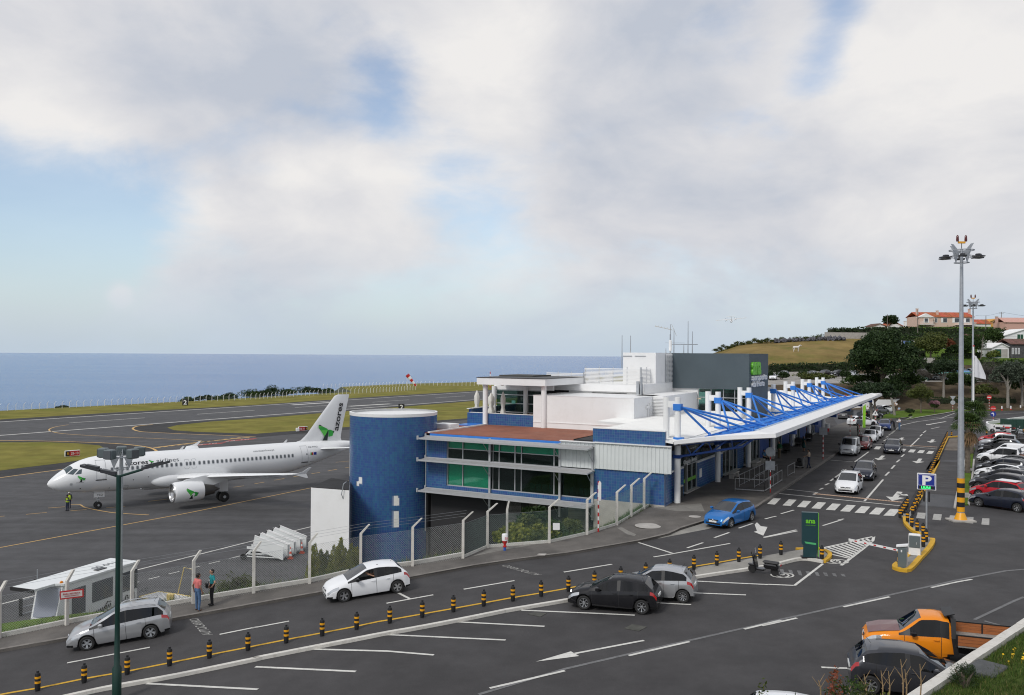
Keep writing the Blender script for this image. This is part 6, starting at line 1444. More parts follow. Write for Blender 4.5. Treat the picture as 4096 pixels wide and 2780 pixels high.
# bollards
M_BOL=mat('bollard_black',(.013,.013,.014),.45);M_BAND=mat('bollard_band',(.78,.36,.01),.4)
bo0=None
def bollard(p,label,group):
 global bo0
 if bo0 is None:
  bo0=thing('striped_bollard',label,'bollard',p,0,group)
  MB().lathe([(.085,0),(.085,.06),(.1,.07),(.1,.62),(.085,.68),(.05,.70)],14).obj('post',M_BOL,bo0,smooth=30);MB().lathe([(.05,.70),(.045,.76),(.03,.77)],10).obj('cap',M_BOL,bo0,smooth=30)
  for z in(.30,.48):MB().lathe([(.104,z),(.104,z+.085)],14,cap=False).obj('reflective_band',M_BAND,bo0,smooth=30)
  return bo0
 o=copy_tree(bo0,loc=p,label=label);o['group']=group;return o
row=[(Q2,p)for p in[(350,1532),(768,1460),(1155,1386),(1535,1308),(1893,1240),(2240,1170)]]+[(Q3,p)for p in[(277,1103),(600,1040),(910,982),(1208,926),(1500,874),(1780,824),(2053,773)]]+[(Q6,p)for p in[(8,728),(262,685),(508,640),(742,592),(978,552),(1203,515),(1418,480),(1637,443),(1843,408),(2041,375),(2232,345)]]+[(Q8,p)for p in[(113,312),(482,355)]]
GB='striped bollards along the yellow line of the long traffic island'
for i,(f,p)in enumerate(row):
 q=G(*f(*p),.085);bollard(q,'black and yellow striped bollard standing on the yellow line of the long traffic island' if i<25 else 'black and yellow bollard on the island tip beside the green totem',GB if i<25 else None)if i<25 else bollard(q,'black and yellow bollard on the island tip beside the green totem','bollard at the island tip')
for i,p in enumerate([(487,815),(543,878),(613,940),(692,990),(731,1072),(693,1138)]):
 bollard(G(*ZP(*p),.1),'black and yellow bollard on the curved kerb behind the barrier machine','bollards on the curved barrier island')
e0,e1,e2=G(*ZP(525,735)),G(*ZP(760,215)),G(*Z3b(925,868));L0=e0.lerp(e2,0);n_=36
for k in range(n_):
 t=k/(n_-1);p=e0.lerp(e2,t);bollard((p.x+.15,p.y,zr(p.x,p.y)+.1),'black and yellow bollard in the dense straight row along the right-hand lane','dense row of striped bollards beside the lane')
for k in range(5):
 p=G(*ZP(487+22*k,790-36*k));bollard((p.x-.35,p.y+.3,zr(p.x,p.y)+.1),'black and yellow bollard doubling the near end of the dense row','second file of bollards by the zebra crossing')
for p,l in[((1018,858),'lone black and yellow bollard at the head of the planked lane'),((1600,828),'black and yellow bollard in front of the motorbikes'),((2215,800),'black and yellow bollard beside the green shed')]:bollard(G(*Z3b(*p)),l,'single bollards')
# fences
def fpost(par,p,h,bend,m=M_CONCW,w_=.075):
 """concrete post with an angled head leaning along bend"""
 b=Vector((bend[0],bend[1],0));z=Vector((0,0,1));mb=MB();side=Vector((-b.y,b.x,0)).normalized()*w_;fw=b.normalized()*w_ if b.length else Vector((w_,0,0))
 ringp=lambda c,up:[c+side+fw*up,c-side+fw*up,c-side-fw*up,c+side-fw*up]
 P=Vector(p);lv=[ringp(P,1),ringp(P+z*h,.9),ringp(P+z*(h+.48)+b,.62)]
 for r_ in lv:mb.v+=[tuple(v)for v in r_]
 for i in range(2):
  for k in range(4):mb.f.append((i*4+k,i*4+(k+1)%4,i*4+4+(k+1)%4,i*4+4+k))
 mb.f+=[(3,2,1,0),(8,9,10,11)];mb.mi=[0]*len(mb.f)
 return mb.obj('post',m,par)
M_WIRE=mat('fence_wire',(.36,.38,.37),.5,.3);M_WIREG=mat('green_fence_wire',(.16,.24,.22),.5)
def wires(par,pts,h,sp,m,r=.0045,z0=.0,step=None):
 """chain link: two families of slanting wires, joined because there are thousands"""
 mb=MB()
 for a,b in zip(pts,pts[1:]):
  a,b=Vector(a),Vector(b);L=(b-a).length;d=(b-a)/L;up=Vector((0,0,1));n=d.cross(up).normalized()*r
  for sg in(1,-1):
   k=-h
   while k<L:
    s0,s1=k,k+h;t0,t1=max(s0,0),min(s1,L);k+=sp
    if t1-t0<.03:continue
    z_0=(t0-s0)if sg>0 else h-(t0-s0);z_1=(t1-s0)if sg>0 else h-(t1-s0)
    p,q=a+d*t0+up*(z_0+z0),a+d*t1+up*(z_1+z0);w_=(q-p).normalized().cross(n).normalized()*r
    mb.add([p+n,p-n*.5+w_,p-n*.5-w_,q+n,q-n*.5+w_,q-n*.5-w_],[(0,1,4,3),(1,2,5,4),(2,0,3,5)])
 o=mb.obj('chain_link',m,par);o['kind']='stuff';return o
def line_wires(par,heads,offs,name='barbed_wire',r=.006):
 mb=MB()
 for o_ in offs:
  for a,b in zip(heads,heads[1:]):mb.tube([Vector(a)+Vector(o_),Vector(b)+Vector(o_)],r,3,cap=False)
 mb.obj(name,M_GALV,par)['kind']='stuff'
FP=[(Q2,(610,942)),(Q2,(1748,748)),(Q2,(2290,655)),(Q3,(485,570)),(Q3,(945,480)),(Q3,(1412,412)),(Q3,(1866,342))]
base=[G(*Q2(-60,1072),.13)]+[G(*Q2(0,1062),.13)]+[G(*f(*p),.13)for f,p in FP]
gp2=G(*Q2(1195,848),.13);base.insert(3,gp2);base=base[1:]
h_=2.2
ir=Vector((.42,.12));of=thing('perimeter_fence','chain link fence with whitewashed angled concrete posts between the street and the apron','fence',(base[0].x,base[0].y,base[0].z))
org=Vector(base[0]);base=[Vector(b)-org for b in base]
for i,b in enumerate(base):fpost(of,b,h_-.1,(.12+.05*i,.30-.04*i))
wires(of,base,h_-.25,.12,M_WIRE,.0033)
line_wires(of,[b+Vector((.1,.2,h_+.1))for b in base],[(0,0,0),(.03,.08,.14),(.06,.16,.28)]);line_wires(of,[b+Vector((0,0,h_-.25))for b in base],[(0,0,0)],'top_wire')
mb=MB()
wl2=[FENCE[0]]+FENCE[1:]
for a,b in zip(wl2,wl2[1:]):
 za,zb_=zr(*a),zr(*b);mb.slab([(a.x-org.x,a.y-org.y,za+.13-org.z-.05),(b.x-org.x,b.y-org.y,zb_+.13-org.z-.05),(b.x-org.x,b.y-org.y,zb_+.32-org.z),(a.x-org.x,a.y-org.y,za+.32-org.z)],(-.05,.2,0))
mb.obj('base_wall',M_CONCW,of)
b2=[G(*f(*p),.13)for f,p in[(Q3,(1866,342)),(Z5,(872,1437)),(Z5,(1568,1382)),(Z5,(1992,1288)),(Z6,(300,1182)),(Z6,(462,1088)),(Z6,(607,1000)),(Z6,(675,965))]]
f2=thing('perimeter_fence','green meshed fence with white angled posts climbing past the tiled wall to the terminal corner','fence',tuple(b2[0]));org2=Vector(b2[0]);b2=[Vector(b)-org2 for b in b2]
for b in b2[1:]:fpost(f2,b,h_-.1,(.55,.05))
wires(f2,b2,h_-.3,.12,M_WIREG,.0033);line_wires(f2,[b+Vector((0,0,h_-.3))for b in b2],[(0,0,0)],'top_wire')
mb=MB()
for a,b in zip(b2,b2[1:]):mb.slab([a+Vector((0,0,-.2)),b+Vector((0,0,-.2)),b+Vector((0,0,.16)),a+Vector((0,0,.16))],(.03,.16,0))
mb.obj('base_wall',M_CONCW,f2)
p=G(*Z5(1092,1386),.13);fpost(f2,Vector(p)-org2,2.0,(.1,.0))
ff=thing('airfield_fence','long line of white angled fence posts along the cliff edge behind the runway','fence',(*AB(80,224),0));o0=Vector((*AB(80,224),0));me0=None
def far_row(par,o0,pts,n,h=1.75,bend=(.35,.2)):
 global me0
 P=[Vector((q.x,q.y,0))for q in pts];L=[0]
 for a,b in zip(P,P[1:]):L.append(L[-1]+(b-a).length)
 out=[]
 for k in range(n):
  s=L[-1]*k/(n-1);i=max(0,min(len(P)-2,int(np.searchsorted(L,s))-1));q=P[i].lerp(P[i+1],(s-L[i])/(L[i+1]-L[i]));out.append(q)
  if me0 is None:me0=fpost(par,q-o0,h,bend,M_WPAINT,.07).data;me0.transform(Matrix.Translation(-(q-o0)));par.children[-1].location=q-o0
  else:inst('post',me0,par,q-o0)
 return out
r1=far_row(ff,o0,[GZ(*Q1(x,y),0)for x,y in[(-150,606),(0,598),(560,570),(1060,545),(1610,520),(2300,490)]]+[GZ(*Q4(x,y),0)for x,y in[(380,462),(700,446),(1020,432),(1440,407)]],86)
wires(ff,[q-o0 for q in r1[::4]],1.6,.5,M_WIRE,.006)
f3=thing('airfield_fence','second row of white fence posts on the headland beyond the windsock','fence',(*AB(300,240),0));o3=Vector((*AB(300,240),0))
r2=far_row(f3,o3,[GZ(*Q4(x,y),0)for x,y in[(605,392),(750,388),(1000,378),(1300,368),(1460,364),(1700,366),(2040,372)]],44);wires(f3,[q-o3 for q in r2[::4]],1.6,.6,M_WIRE,.006)
# lamps and masts
M_DGREEN=mat('dark_green_paint',(.006,.035,.026),.35);M_LAMPH=mat('lamp_head',(.035,.036,.04),.4)
px0=GY(477,1900,31.0);lp=thing('street_lamp','dark green street lamp with two long flat arms in front of the airliner','street lamp',(px0.x,px0.y,zr(px0.x,px0.y)));jz=px0.z-zr(px0.x,px0.y)
MB().lathe([(.16,0),(.16,1.2),(.1,1.3),(.085,3),(.085,jz)],16).obj('pole',M_DGREEN,lp,smooth=40)
for sx,tip,y_ in((-1,GY(330,1866,31),0),(1,GY(676,1852,31),0)):
 q=tip-px0;mid=q*.5 if sx<0 else q*.48
 MB().tube([(0,0,jz-.05),(mid.x,0,jz+mid.z)],.05,8).obj('arm',M_DGREEN,lp)
 hd_=MB();d=(q-mid);hd_.slab([Vector((mid.x,-.13,jz+mid.z-.02)),Vector((mid.x,.13,jz+mid.z-.02)),Vector((q.x,.16,jz+q.z)),Vector((q.x,-.16,jz+q.z))],(0,0,.09));hd_.slab([Vector((mid.x+d.x*.1,-.1,jz+mid.z+d.z*.1+.08)),Vector((mid.x+d.x*.1,.1,jz+mid.z+d.z*.1+.08)),Vector((q.x-d.x*.25,.1,jz+q.z-d.z*.25+.07)),Vector((q.x-d.x*.25,-.1,jz+q.z-d.z*.25+.07))],(0,0,.06));hd_.obj('lamp_head',M_LAMPH,lp)
hd_=MB();hd_.slab([(-.1,-.1,jz),(-.1,.1,jz),(-.62,.13,jz+.1),(-.62,-.13,jz+.1)],(0,0,.12));hd_.obj('lamp_head',M_LAMPH,lp)
def floodmast(name,label,base_,top_z,r0,r1,R_,bands=False,up=False):
 o=thing(name,label,'light mast',base_);H=top_z-base_[2]
 MB().lathe([(r0,0),(r0,2.0 if bands else .5),((r0+r1)/2*1.02,H*.5),(r1,H)],20).obj('pole',M_GALV,o,smooth=40)
 if bands:
  MB().lathe([(r0*1.9,.05),(r0*1.15,.5),(r0*1.02,.55)],12).obj('flared_foot',M_BAND,o,smooth=30);MB().bev(-.75,.75,-.55,.55,0,.12,.02).obj('footing',M_CONC,o)
  for k in range(7):MB().lathe([(r0+.012,.62+k*.31),(r0+.012,.62+(k+1)*.31)],20,cap=False).obj('painted_band',M_BAND if k%2==0 else M_BOL,o,smooth=40)
 def ring(z,r,t,nm='ring'):
  mb=MB();mb.tube([(r*math.cos(a),r*math.sin(a),z)for a in np.linspace(0,2*math.pi,25)],t,6,cap=False);mb.obj(nm,M_GALV,o)
 ring(H-.05,R_,.035*R_/.8);ring(H-R_*1.15,R_*.6,.03*R_/.8)
 for k in range(4):
  a=R(20+90*k);c,s=math.cos(a),math.sin(a);MB().slab([(r1*c,r1*s,H-R_*.1),(R_*c,R_*s,H-.02),(R_*.62*c,R_*.62*s,H-R_*1.15),(R_*.5*c,R_*.5*s,H-R_*.8)],(.02,.02,0)).obj('bracket',M_GALV,o)
  MB().slab([(R_*.45*c,R_*.45*s,H),(R_*.95*c,R_*.95*s,H+R_*.42),(R_*1.25*c,R_*1.25*s,H+R_*.45),(R_*.95*c,R_*.95*s,H)],(.02,.02,0)).obj('top_fin',M_GALV,o)
 n=6 if not up else 5
 for k in range(n):
  a=R(185+360/n*k);fl=thing('floodlight',None,None,(math.cos(a)*R_*(1.15 if not up else 1.25),math.sin(a)*R_*1.15,H-R_*.62 if not up else H+.1),a,None,o)
  if not up:mb=MB();mb.bev(-.1*R_,.75*R_,-.34*R_,.34*R_,-.12*R_,-.02*R_,.02);mb.bev(.1*R_,.5*R_,-.2*R_,.2*R_,-.02*R_,.14*R_,.03);mb.obj('lamp_body',M_LAMPH,fl);MB().box(-.05*R_,.7*R_,-.3*R_,.3*R_,-.135*R_,-.122*R_).obj('lamp_glass',M_CABW,fl)
  else:mb=MB();mb.bev(-.05,.42,-.26,.26,-.2,.32,.05);mb.obj('lamp_body',M_GREYL,fl);MB().box(.42,.45,-.22,.22,-.16,.28).obj('lamp_glass',M_CABW,fl)
  fm=MB();fm.tube([(-.5*R_,0,.1*R_),(-.05*R_,0,0)],.03*R_,5);fm.tube([(-.45*R_,-.2*R_,-.1*R_),(-.45*R_,.2*R_,-.1*R_),(-.45*R_,.2*R_,.3*R_),(-.45*R_,-.2*R_,.3*R_),(-.45*R_,-.2*R_,-.1*R_)],.015,4);fm.obj('lamp_yoke',M_GALV,fl)
 return o,H
M_GREYL=mat('floodlight_grey',(.12,.145,.15),.45,.2)
mb_=G(*ZP(1185,800));m1_,H1=floodmast('light_mast','tall galvanised light mast with a black and yellow banded foot by the parking lot',tuple(mb_),GY(3848,998,mb_.y).z,.22,.095,.74,True)
def beacon(o,H,s):
 b_=MB();b_.tube([(0,0,H),(0,0,H+.5*s)],.03*s,6);b_.obj('beacon_stem',M_BOL,o);MB().box(-.28*s,.28*s,-.06,.06,H+.5*s,H+.66*s).obj('beacon_bar',M_BAND,o)
 for x in(-.26,.26):MB().lathe([(.1*s,H+.66*s),(.11*s,H+.8*s),(.09*s,H+1.1*s),(.03*s,H+1.18*s)],10,(x*s*1.3,0,0)).obj('beacon_lamp',mat('dark_red_lens',(.09,.008,.006),.2)if 'dark_red_lens' not in MATS else MATS['dark_red_lens'],o,smooth=40)
beacon(m1_,H1,.8)
y2=103;b2_=GY(3890,1700,y2);m2_,H2=floodmast('light_mast','farther light mast standing behind the white flag pole',(b2_.x,y2,zr(b2_.x,y2)),GY(3898,1207,y2).z,.17,.08,.72);beacon(m2_,H2,.75)
ya=47;ba=GY(483,2400,ya);m3_,H3=floodmast('light_mast','grey apron light mast with upturned floodlights behind the green street lamp',(ba.x,ya,1.6),GY(489,1822,ya).z,.14,.1,.62,False,True)
yf=101;fb2=GY(3893,1622,yf);fo=thing('flag_pole','white flag pole with a limp white flag and a red tip','flag pole',(fb2.x,yf,zr(fb2.x,yf)));HF=GY(3896,1386,yf).z-zr(fb2.x,yf)
MB().lathe([(.13,0),(.11,HF*.4),(.07,HF)],12).obj('pole',M_WPAINT,fo,smooth=40);MB().lathe([(.1,HF),(.1,HF+.14)],10).obj('pole_tip',M_REDP,fo)
mb=MB();N=9
for i in range(N):
 for j in range(7):
  u,v=i/(N-1),j/6;mb.v.append((.08+u*1.5*(.25+.75*v*(1.2-.35*v))+.04*math.sin(9*v),.22*math.sin(u*9+v*3)*u,HF-1.0-v*(2.6-.5*u)-u*(.3+.5*v)))
for i in range(N-1):
 for j in range(6):mb.f.append((i*7+j,i*7+j+1,i*7+j+8,i*7+j+7))
mb.mi=[0]*len(mb.f);mb.obj('flag',mat('white_flag',(.72,.72,.74),.9),fo,smooth=60)
# signs and barrier
def striped_pole(o,h,r=.04,n=9,m2=M_REDP):
 for k in range(n):MB().lathe([(r,h*k/n),(r,h*(k+1)/n)],10,cap=k==n-1).obj('pole_band',M_WPAINT if k%2 else m2,o,smooth=40)
pp=G(*ZP(735,900),.1);ps=thing('parking_sign','blue parking sign with a white P over a green LED panel on a grey pole','sign',tuple(pp),R(-27))
HB=GY(*ZP(735,172),pp.y).z-pp.z;MB().lathe([(.055,0),(.055,HB-.2)],12).obj('pole',M_GALV,ps,smooth=40);MB().bev(-.53,.53,-.1,-.03,HB-1.02,HB,.02).obj('sign_rim',M_WPAINT,ps);MB().bev(-.48,.48,-.115,-.09,HB-.97,HB-.05,.008).obj('sign_panel',M_SIGNB,ps)
fr_=MB()
for(x0,x1,z0,z1)in((-.44,.44,HB-.745,HB-.73),(-.44,.44,HB-.10,HB-.085),(-.44,-.425,HB-.74,HB-.09),(.425,.44,HB-.74,HB-.09)):fr_.box(x0,x1,-.12,-.114,z0,z1)
fr_.obj('sign_border',M_WPAINT,ps);text('lettering','P',.78,M_WPAINT,ps,(-.27,-.12,HB-.69),(1,0,0),(0,0,1),width=.52,extrude=.004,bold=.03);MB().box(-.44,.44,-.12,-.116,HB-.96,HB-.77).obj('led_panel',M_BLACK,ps);text('lettering','LIURE',.19,M_LED,ps,(-.30,-.122,HB-.93),(1,0,0),(0,0,1),width=.52,extrude=.003,bold=.008)
for s in(-1,1):MB().bev(s*.14-.05,s*.14+.05,-.03,.08,HB-1.75,HB-1.1,.02).obj('speaker_box',M_BLACK,ps)
tp_=G(*Q8(375,338),.1);to=thing('info_totem','dark green information totem with a lime edge on the island tip','totem',tuple(tp_),R(-12));HT_=GY(*Q7(365,1505),tp_.y).z-tp_.z
M_TOT=mat('totem_green',(.014,.05,.058),.4);MB().slab([(-.36,-.14,.05),(.30,-.14,.05),(.30,-.14,.95),(.38,-.14,.95),(.38,-.14,HT_),(-.38,-.14,HT_),(-.38,-.14,.75),(-.30,-.14,.62)][0:1]+[(.30,-.14,.05),(.38,-.14,.7),(.38,-.14,HT_),(-.42,-.14,HT_),(-.42,-.14,.75),(-.32,-.14,.62)],(0,.3,0)).obj('totem_body',M_TOT,to);MB().box(.385,.41,-.16,.16,.12,HT_-.02).obj('lime_edge',M_GREENL,to);MB().box(-.45,.45,-.22,.26,0,.06).obj('base_plate',M_BLACK,to)
text('lettering','ana',.36,M_GREENL,to,(-.24,-.148,HT_-.55),(1,0,0),(0,0,1),width=.48,extrude=.004,bold=.012);text('lettering','aeroportos de Portugal',.07,M_GREENL,to,(-.24,-.148,HT_-.68),(1,0,0),(0,0,1),width=.48,extrude=.003);MB().slab([(-.24,-.15,.78),(.28,-.15,.72),(.28,-.15,.82),(-.3,-.15,.88)],(0,.01,0)).obj('lime_stripe',mat('mint_stripe',(.08,.42,.16),.5),to)
bp_=G(*ZP(415,1405),.1);bz=R(-27);ba_=thing('barrier','grey car park barrier with a white arm striped red','barrier',tuple(bp_),bz);M_BGREY=mat('barrier_grey',(.115,.14,.145),.45)
HBZ=GY(*ZP(420,1140),bp_.y).z-bp_.z
MB().bev(-.2,.2,-.17,.17,0,HBZ,.02).obj('housing',M_BGREY,ba_);MB().box(.205,.235,-.17,.17,.02,HBZ).obj('side_strip',M_GALV,ba_);MB().slab([(-.27,-.2,HBZ),(.27,-.2,HBZ+.1),(.27,.2,HBZ+.1),(-.27,.2,HBZ)],(0,0,.07)).obj('lid',M_WPAINT,ba_)
tip=GY(*Q8(722,222),bp_.y+2.2);a_=Vector((0,-.2,HBZ-.17));tl_=Matrix.Rotation(-bz,4,'Z')@(Vector(tip)-Vector(bp_));tl_.z=HBZ-.12
d_=tl_-a_;nseg=11
for k in range(nseg):
 p0,p1=a_+d_*(k/nseg),a_+d_*((k+1)/nseg);ww=Vector((0,0,.055))
 MB().slab([p0-ww,p1-ww,p1+ww,p0+ww],(.01,.04,0)).obj('arm_section',M_WPAINT,ba_)
 if 0<k<nseg and k%2:q0,q1=a_+d_*((k+.2)/nseg),a_+d_*((k+.72)/nseg);MB().slab([q0-ww*.62-Vector((0,.006,0)),q1-ww*.62-Vector((0,.006,0)),q1+ww*.62-Vector((0,.006,0)),q0+ww*.62-Vector((0,.006,0))],(0,.004,0)).obj('red_stripe',M_REDP,ba_)
tm_=G(*ZP(578,1245),.1);tk=thing('ticket_machine','grey and white ticket machine cabinet behind the barrier','ticket machine',tuple(tm_),bz);HT2=GY(*ZP(578,968),tm_.y).z-tm_.z
MB().bev(-.29,.29,-.18,.18,0,HT2,.03).obj('cabinet',M_WPAINT,tk);MB().bev(-.26,.26,-.20,-.17,.42,HT2-.07,.02).obj('front_panel',M_BGREY,tk);MB().box(.08,.11,-.215,-.2,.6,HT2-.4).obj('slot',M_ALU,tk);MB().box(.295,.32,-.15,.15,.05,HT2-.05).obj('side_strip',M_GALV,tk)
bb=G(*ZP(362,1375),.1);o=thing('warning_post','thin black and orange post beside the barrier housing','post',tuple(bb));[MB().lathe([(.035,z),(.035,z+.2)],8).obj('band',M_BAND if k%2 else M_BOL,o)for k,z in enumerate(np.arange(0,.99,.2))]
def roadsign(label,px,f,h,build,rz=R(-28),n=11,dz=0.0):
 p=G(*f(*px),dz);o=thing('road_sign',label,'road sign',tuple(p),rz);striped_pole(o,h,.04,n);build(o,h);return o
def disc(o,z,r,m,nm='sign_disc',y=-.06,n=24,rim=None):
 MB().lathe([(r,y),(r,y+.02)],n,(0,0,z),'Y').obj(nm,m,o)
 if rim:MB().lathe([(r*.8,y-.006),(r*.8,y)],n,(0,0,z),'Y').obj('sign_face',rim,o)
def no_entry(o,h):disc(o,h-.42,.42,M_REDP);MB().box(-.32,.32,-.075,-.066,h-.49,h-.35).obj('white_bar',M_WPAINT,o)
def stop_left(o,h):
 MB().lathe([(.40,-.06),(.40,-.04)],8,(0,0,h-.4),'Y').obj('sign_disc',M_REDP,o);text('lettering','STOP',.26,M_WPAINT,o,(-.3,-.066,h-.5),(1,0,0),(0,0,1),width=.6);disc(o,h-1.25,.4,M_SIGNB,rim=M_SIGNB)
 MB().slab([(.12,-.075,h-1.5),(.12,-.075,h-1.15),(0,-.075,h-1.02),(-.1,-.075,h-1.1),(-.1,-.075,h-1.0),(-.26,-.075,h-1.15),(-.1,-.075,h-1.28),(-.1,-.075,h-1.2),(.02,-.075,h-1.16),(.02,-.075,h-1.5)],(0,.005,0)).obj('arrow',M_WPAINT,o)
def giveway(o,h):MB().slab([(-.48,-.06,h),(.48,-.06,h),(0,-.06,h-.78)],(0,.02,0)).obj('sign_back',M_GALV,o);disc(o,h-1.25,.42,M_GALV,'sign_back')
def warn(o,h):MB().slab([(-.45,-.06,h-.8),(.45,-.06,h-.8),(0,-.06,h)],(0,.02,0)).obj('sign_face',M_WPAINT,o);MB().slab([(-.08,-.068,h-.6),(.08,-.068,h-.6),(.04,-.068,h-.28),(-.04,-.068,h-.28)],(0,.004,0)).obj('symbol',M_BLACK,o)
def backs(o,h):disc(o,h-.35,.36,M_GALV,'sign_back');MB().box(-.36,.36,-.06,-.04,h-1.75,h-1.05).obj('sign_back',M_GALV,o)
def backs2(o,h):MB().box(-.36,.42,-.06,-.04,h-.75,h).obj('sign_back',M_GALV,o)
roadsign('round red no-entry sign on a striped pole by the far road',(1643,425),Z3b,GY(*Z3b(1645,168),G(*Z3b(1643,425)).y).z-6.9,no_entry);roadsign('red stop sign above a blue left arrow by the white kerb wall',(1708,690),Z3b,GY(*Z3b(1710,345),G(*Z3b(1708,690)).y).z-6.9,stop_left)
roadsign('back of a triangular give way sign over a round one on a striped pole',(1040,440),Z3b,GY(*Z3b(1040,183),G(*Z3b(1040,440)).y).z-6.9,giveway);roadsign('white triangular warning sign on a striped pole beside the white crossover',(1690,845),ZR2,GY(*ZR2(1692,600),G(*ZR2(1690,845)).y).z-6.9,warn)
roadsign('backs of a round and a square sign on the striped pole at the pavement edge',(2028,815),Z6,GY(*Z6(2035,312),G(*Z6(2028,815)).y).z-6.9,backs,dz=.13);roadsign('back of a square sign on the striped pole under the canopy',(905,1338),ZR2,GY(*ZR2(895,868),G(*ZR2(905,1338)).y).z-6.9,backs2,n=13,dz=.13)
roadsign('striped sign pole with a slim board beside the striped forecourt',(1312,1005),ZR2,3.6,backs2);roadsign('slim striped sign pole just left of the lime banner',(1455,1000),ZR2,3.3,backs)
p=G(*ZR2(1520,880));o=thing('banner','tall lime green feather banner by the kerb','banner',tuple(p),R(-28));MB().slab([(-.18,0,.15),(.22,0,.15),(.24,0,3.6),(-.12,0,3.2)],(0,.03,0)).obj('cloth',mat('lime_cloth',(.28,.62,.04),.6),o);MB().tube([(-.2,.02,0),(-.2,.02,3.3)],.03,6).obj('pole',M_WPAINT,o)
p=G(*ZR2(1690,845));o=thing('flag','small blue parking sign and red feather flag beyond the white crossover','flag',(p.x+1.2,p.y+16,6.9),R(-28));MB().box(-.9,-.2,0,.04,2.4,3.6).obj('board',M_SIGNB,o);text('lettering','P',.9,M_WPAINT,o,(-.82,-.02,2.65),(1,0,0),(0,0,1));MB().slab([(.2,0,2.0),(.6,0,2.2),(.8,0,3.9),(.45,0,4.0)],(0,.04,0)).obj('red_flag',mat('red_flag',(.65,.08,.02),.6),o);MB().tube([(-.55,.05,0),(-.55,.05,2.4)],.04,6).obj('pole',M_GALV,o);MB().tube([(.2,.05,0),(.4,.05,4)],.03,6).obj('pole',M_GALV,o)
def hydrant(label,p,sc,tall):
 o=thing('hydrant_marker',label,'hydrant',tuple(p));o.scale=(sc,)*3
 MB().lathe([(.13,0),(.13,.35)],14).obj('foot',mat('hydrant_blue',(.02,.10,.42),.5)if 'hydrant_blue' not in MATS else MATS['hydrant_blue'],o,smooth=40);MB().lathe([(.19,.33),(.19,.43),(.11,.45),(.12,.58),(.27,.90),(.28,.95)],16).obj('red_body',M_REDP,o,smooth=30);MB().lathe([(.29,.95),(.29,1.5),(.25,1.57),(.05,1.6)],16).obj('white_head',M_WPAINT,o,smooth=30)
 text('lettering','SI',.3,M_REDP,o,(-.02,-.31,1.1),(1,0,0),(0,0,1),width=.26);return o
hydrant('red, white and blue hydrant marker lettered SI in front of the green fence',G(*Z5(1068,1465),.13),.6,True)
p=G(*ZR2(972,940));o=thing('litter_bin','small white bin with a red tapering foot on the forecourt','bin',tuple(p));MB().lathe([(.12,0),(.28,.6),(.3,.62)],12).obj('red_foot',M_REDP,o);MB().lathe([(.3,.62),(.3,1.25)],12).obj('white_top',M_WPAINT,o)
p=G(*Z5(2120,1258),.13);o=thing('marker_pole','red and white banded pole leaning at the fence corner','pole',tuple(p));HP=GY(*Z5(2128,688),p.y).z-p.z;striped_pole(o,HP,.05,13);MB().slab([(-.02,-.06,HP-1.2),(.16,-.06,HP-1.2),(.16,-.06,HP-.1),(.07,-.06,HP+.05),(-.02,-.06,HP-.1)],(0,.03,0)).obj('white_plate',M_WPAINT,o)
for k,(x,y)in enumerate([(1853,425),(2002,422),(2163,412)]):
 p=G(*Z3b(x,y));o=thing('marker_post','short red and white marker post on the verge by the far road','post',tuple(p),0,'red and white verge posts');MB().lathe([(.13,0),(.13,.36)],12).obj('red_foot',M_REDP,o);MB().lathe([(.13,.36),(.13,.86),(.1,.9)],12).obj('white_top',M_WPAINT,o)
sp0,sx_,sy_=Vector(GY(*Q2(547,715),39.4)),Vector(GY(*Q2(760,690),39.9)),Vector(GY(*Q2(546,640),39.4));ux=sx_-sp0;ux.z=(GY(*Q2(760,690),39.9)-sp0).z;uy=sy_-sp0
o=thing('warning_sign','white sign with a red frame wired to the fence, reading area restricted','sign',tuple(sp0));MB().slab([(0,0,0),ux,ux+uy,uy],(0,.03,0)).obj('red_frame',M_REDP,o);q=lambda u,v:ux*u+uy*v+Vector((0,-.008,0));MB().slab([q(.05,.16),q(.95,.16),q(.95,.84),q(.05,.84)],(0,.005,0)).obj('sign_face',mat('sign_cream',(.66,.64,.60),.5),o)
text('lettering','ÁREA RESTRITA',uy.length*.26,M_REDP,o,q(.13,.52)+Vector((0,-.01,0)),ux,uy,width=ux.length*.74);text('lettering','ACESSO INTERDITO',uy.length*.16,M_REDP,o,q(.2,.3)+Vector((0,-.01,0)),ux,uy,width=ux.length*.6)
p=GY(*Z5(1648,1197),b2[2].y+org2.y-.2);o=tag(MB().box(-.2,.2,-.02,.02,-.2,.2).obj('fence_notice',M_WPAINT),'small white notice fixed to the green wire mesh','notice');o.location=p
def taxi(label,pL,pR,hpx,txt,flip=False):
 a,b=GZ(*pL,0),GZ(*pR,0);d=b-a;o=thing('taxiway_sign',label,'sign',tuple(a),math.atan2(d.y,d.x));L=d.length;h=.95
 MB().bev(0,L,-.12,.2,.12,h+.12,.03).obj('sign_box',M_WPAINT,o);s=.3 if not flip else .72
 MB().box(.06,L*s,-.14,-.125,.2,h+.04).obj('black_panel' if not flip else 'red_panel',M_BLACK if not flip else M_REDP,o);MB().box(L*s,L-.06,-.14,-.125,.2,h+.04).obj('red_panel' if not flip else 'black_panel',M_REDP if not flip else M_BLACK,o)
 text('lettering','B',.6,MATS['bollard_band'],o,((.12*L)if not flip else .8*L,-.15,.38),(1,0,0),(0,0,1),width=.12*L);text('lettering','28-10',.6,M_WPAINT,o,((.38 if not flip else .12)*L,-.15,.38),(1,0,0),(0,0,1),width=.5*L)
 for x in(.15,L-.15):MB().box(x-.03,x+.03,0,.06,0,.14).obj('foot',M_GALV,o)
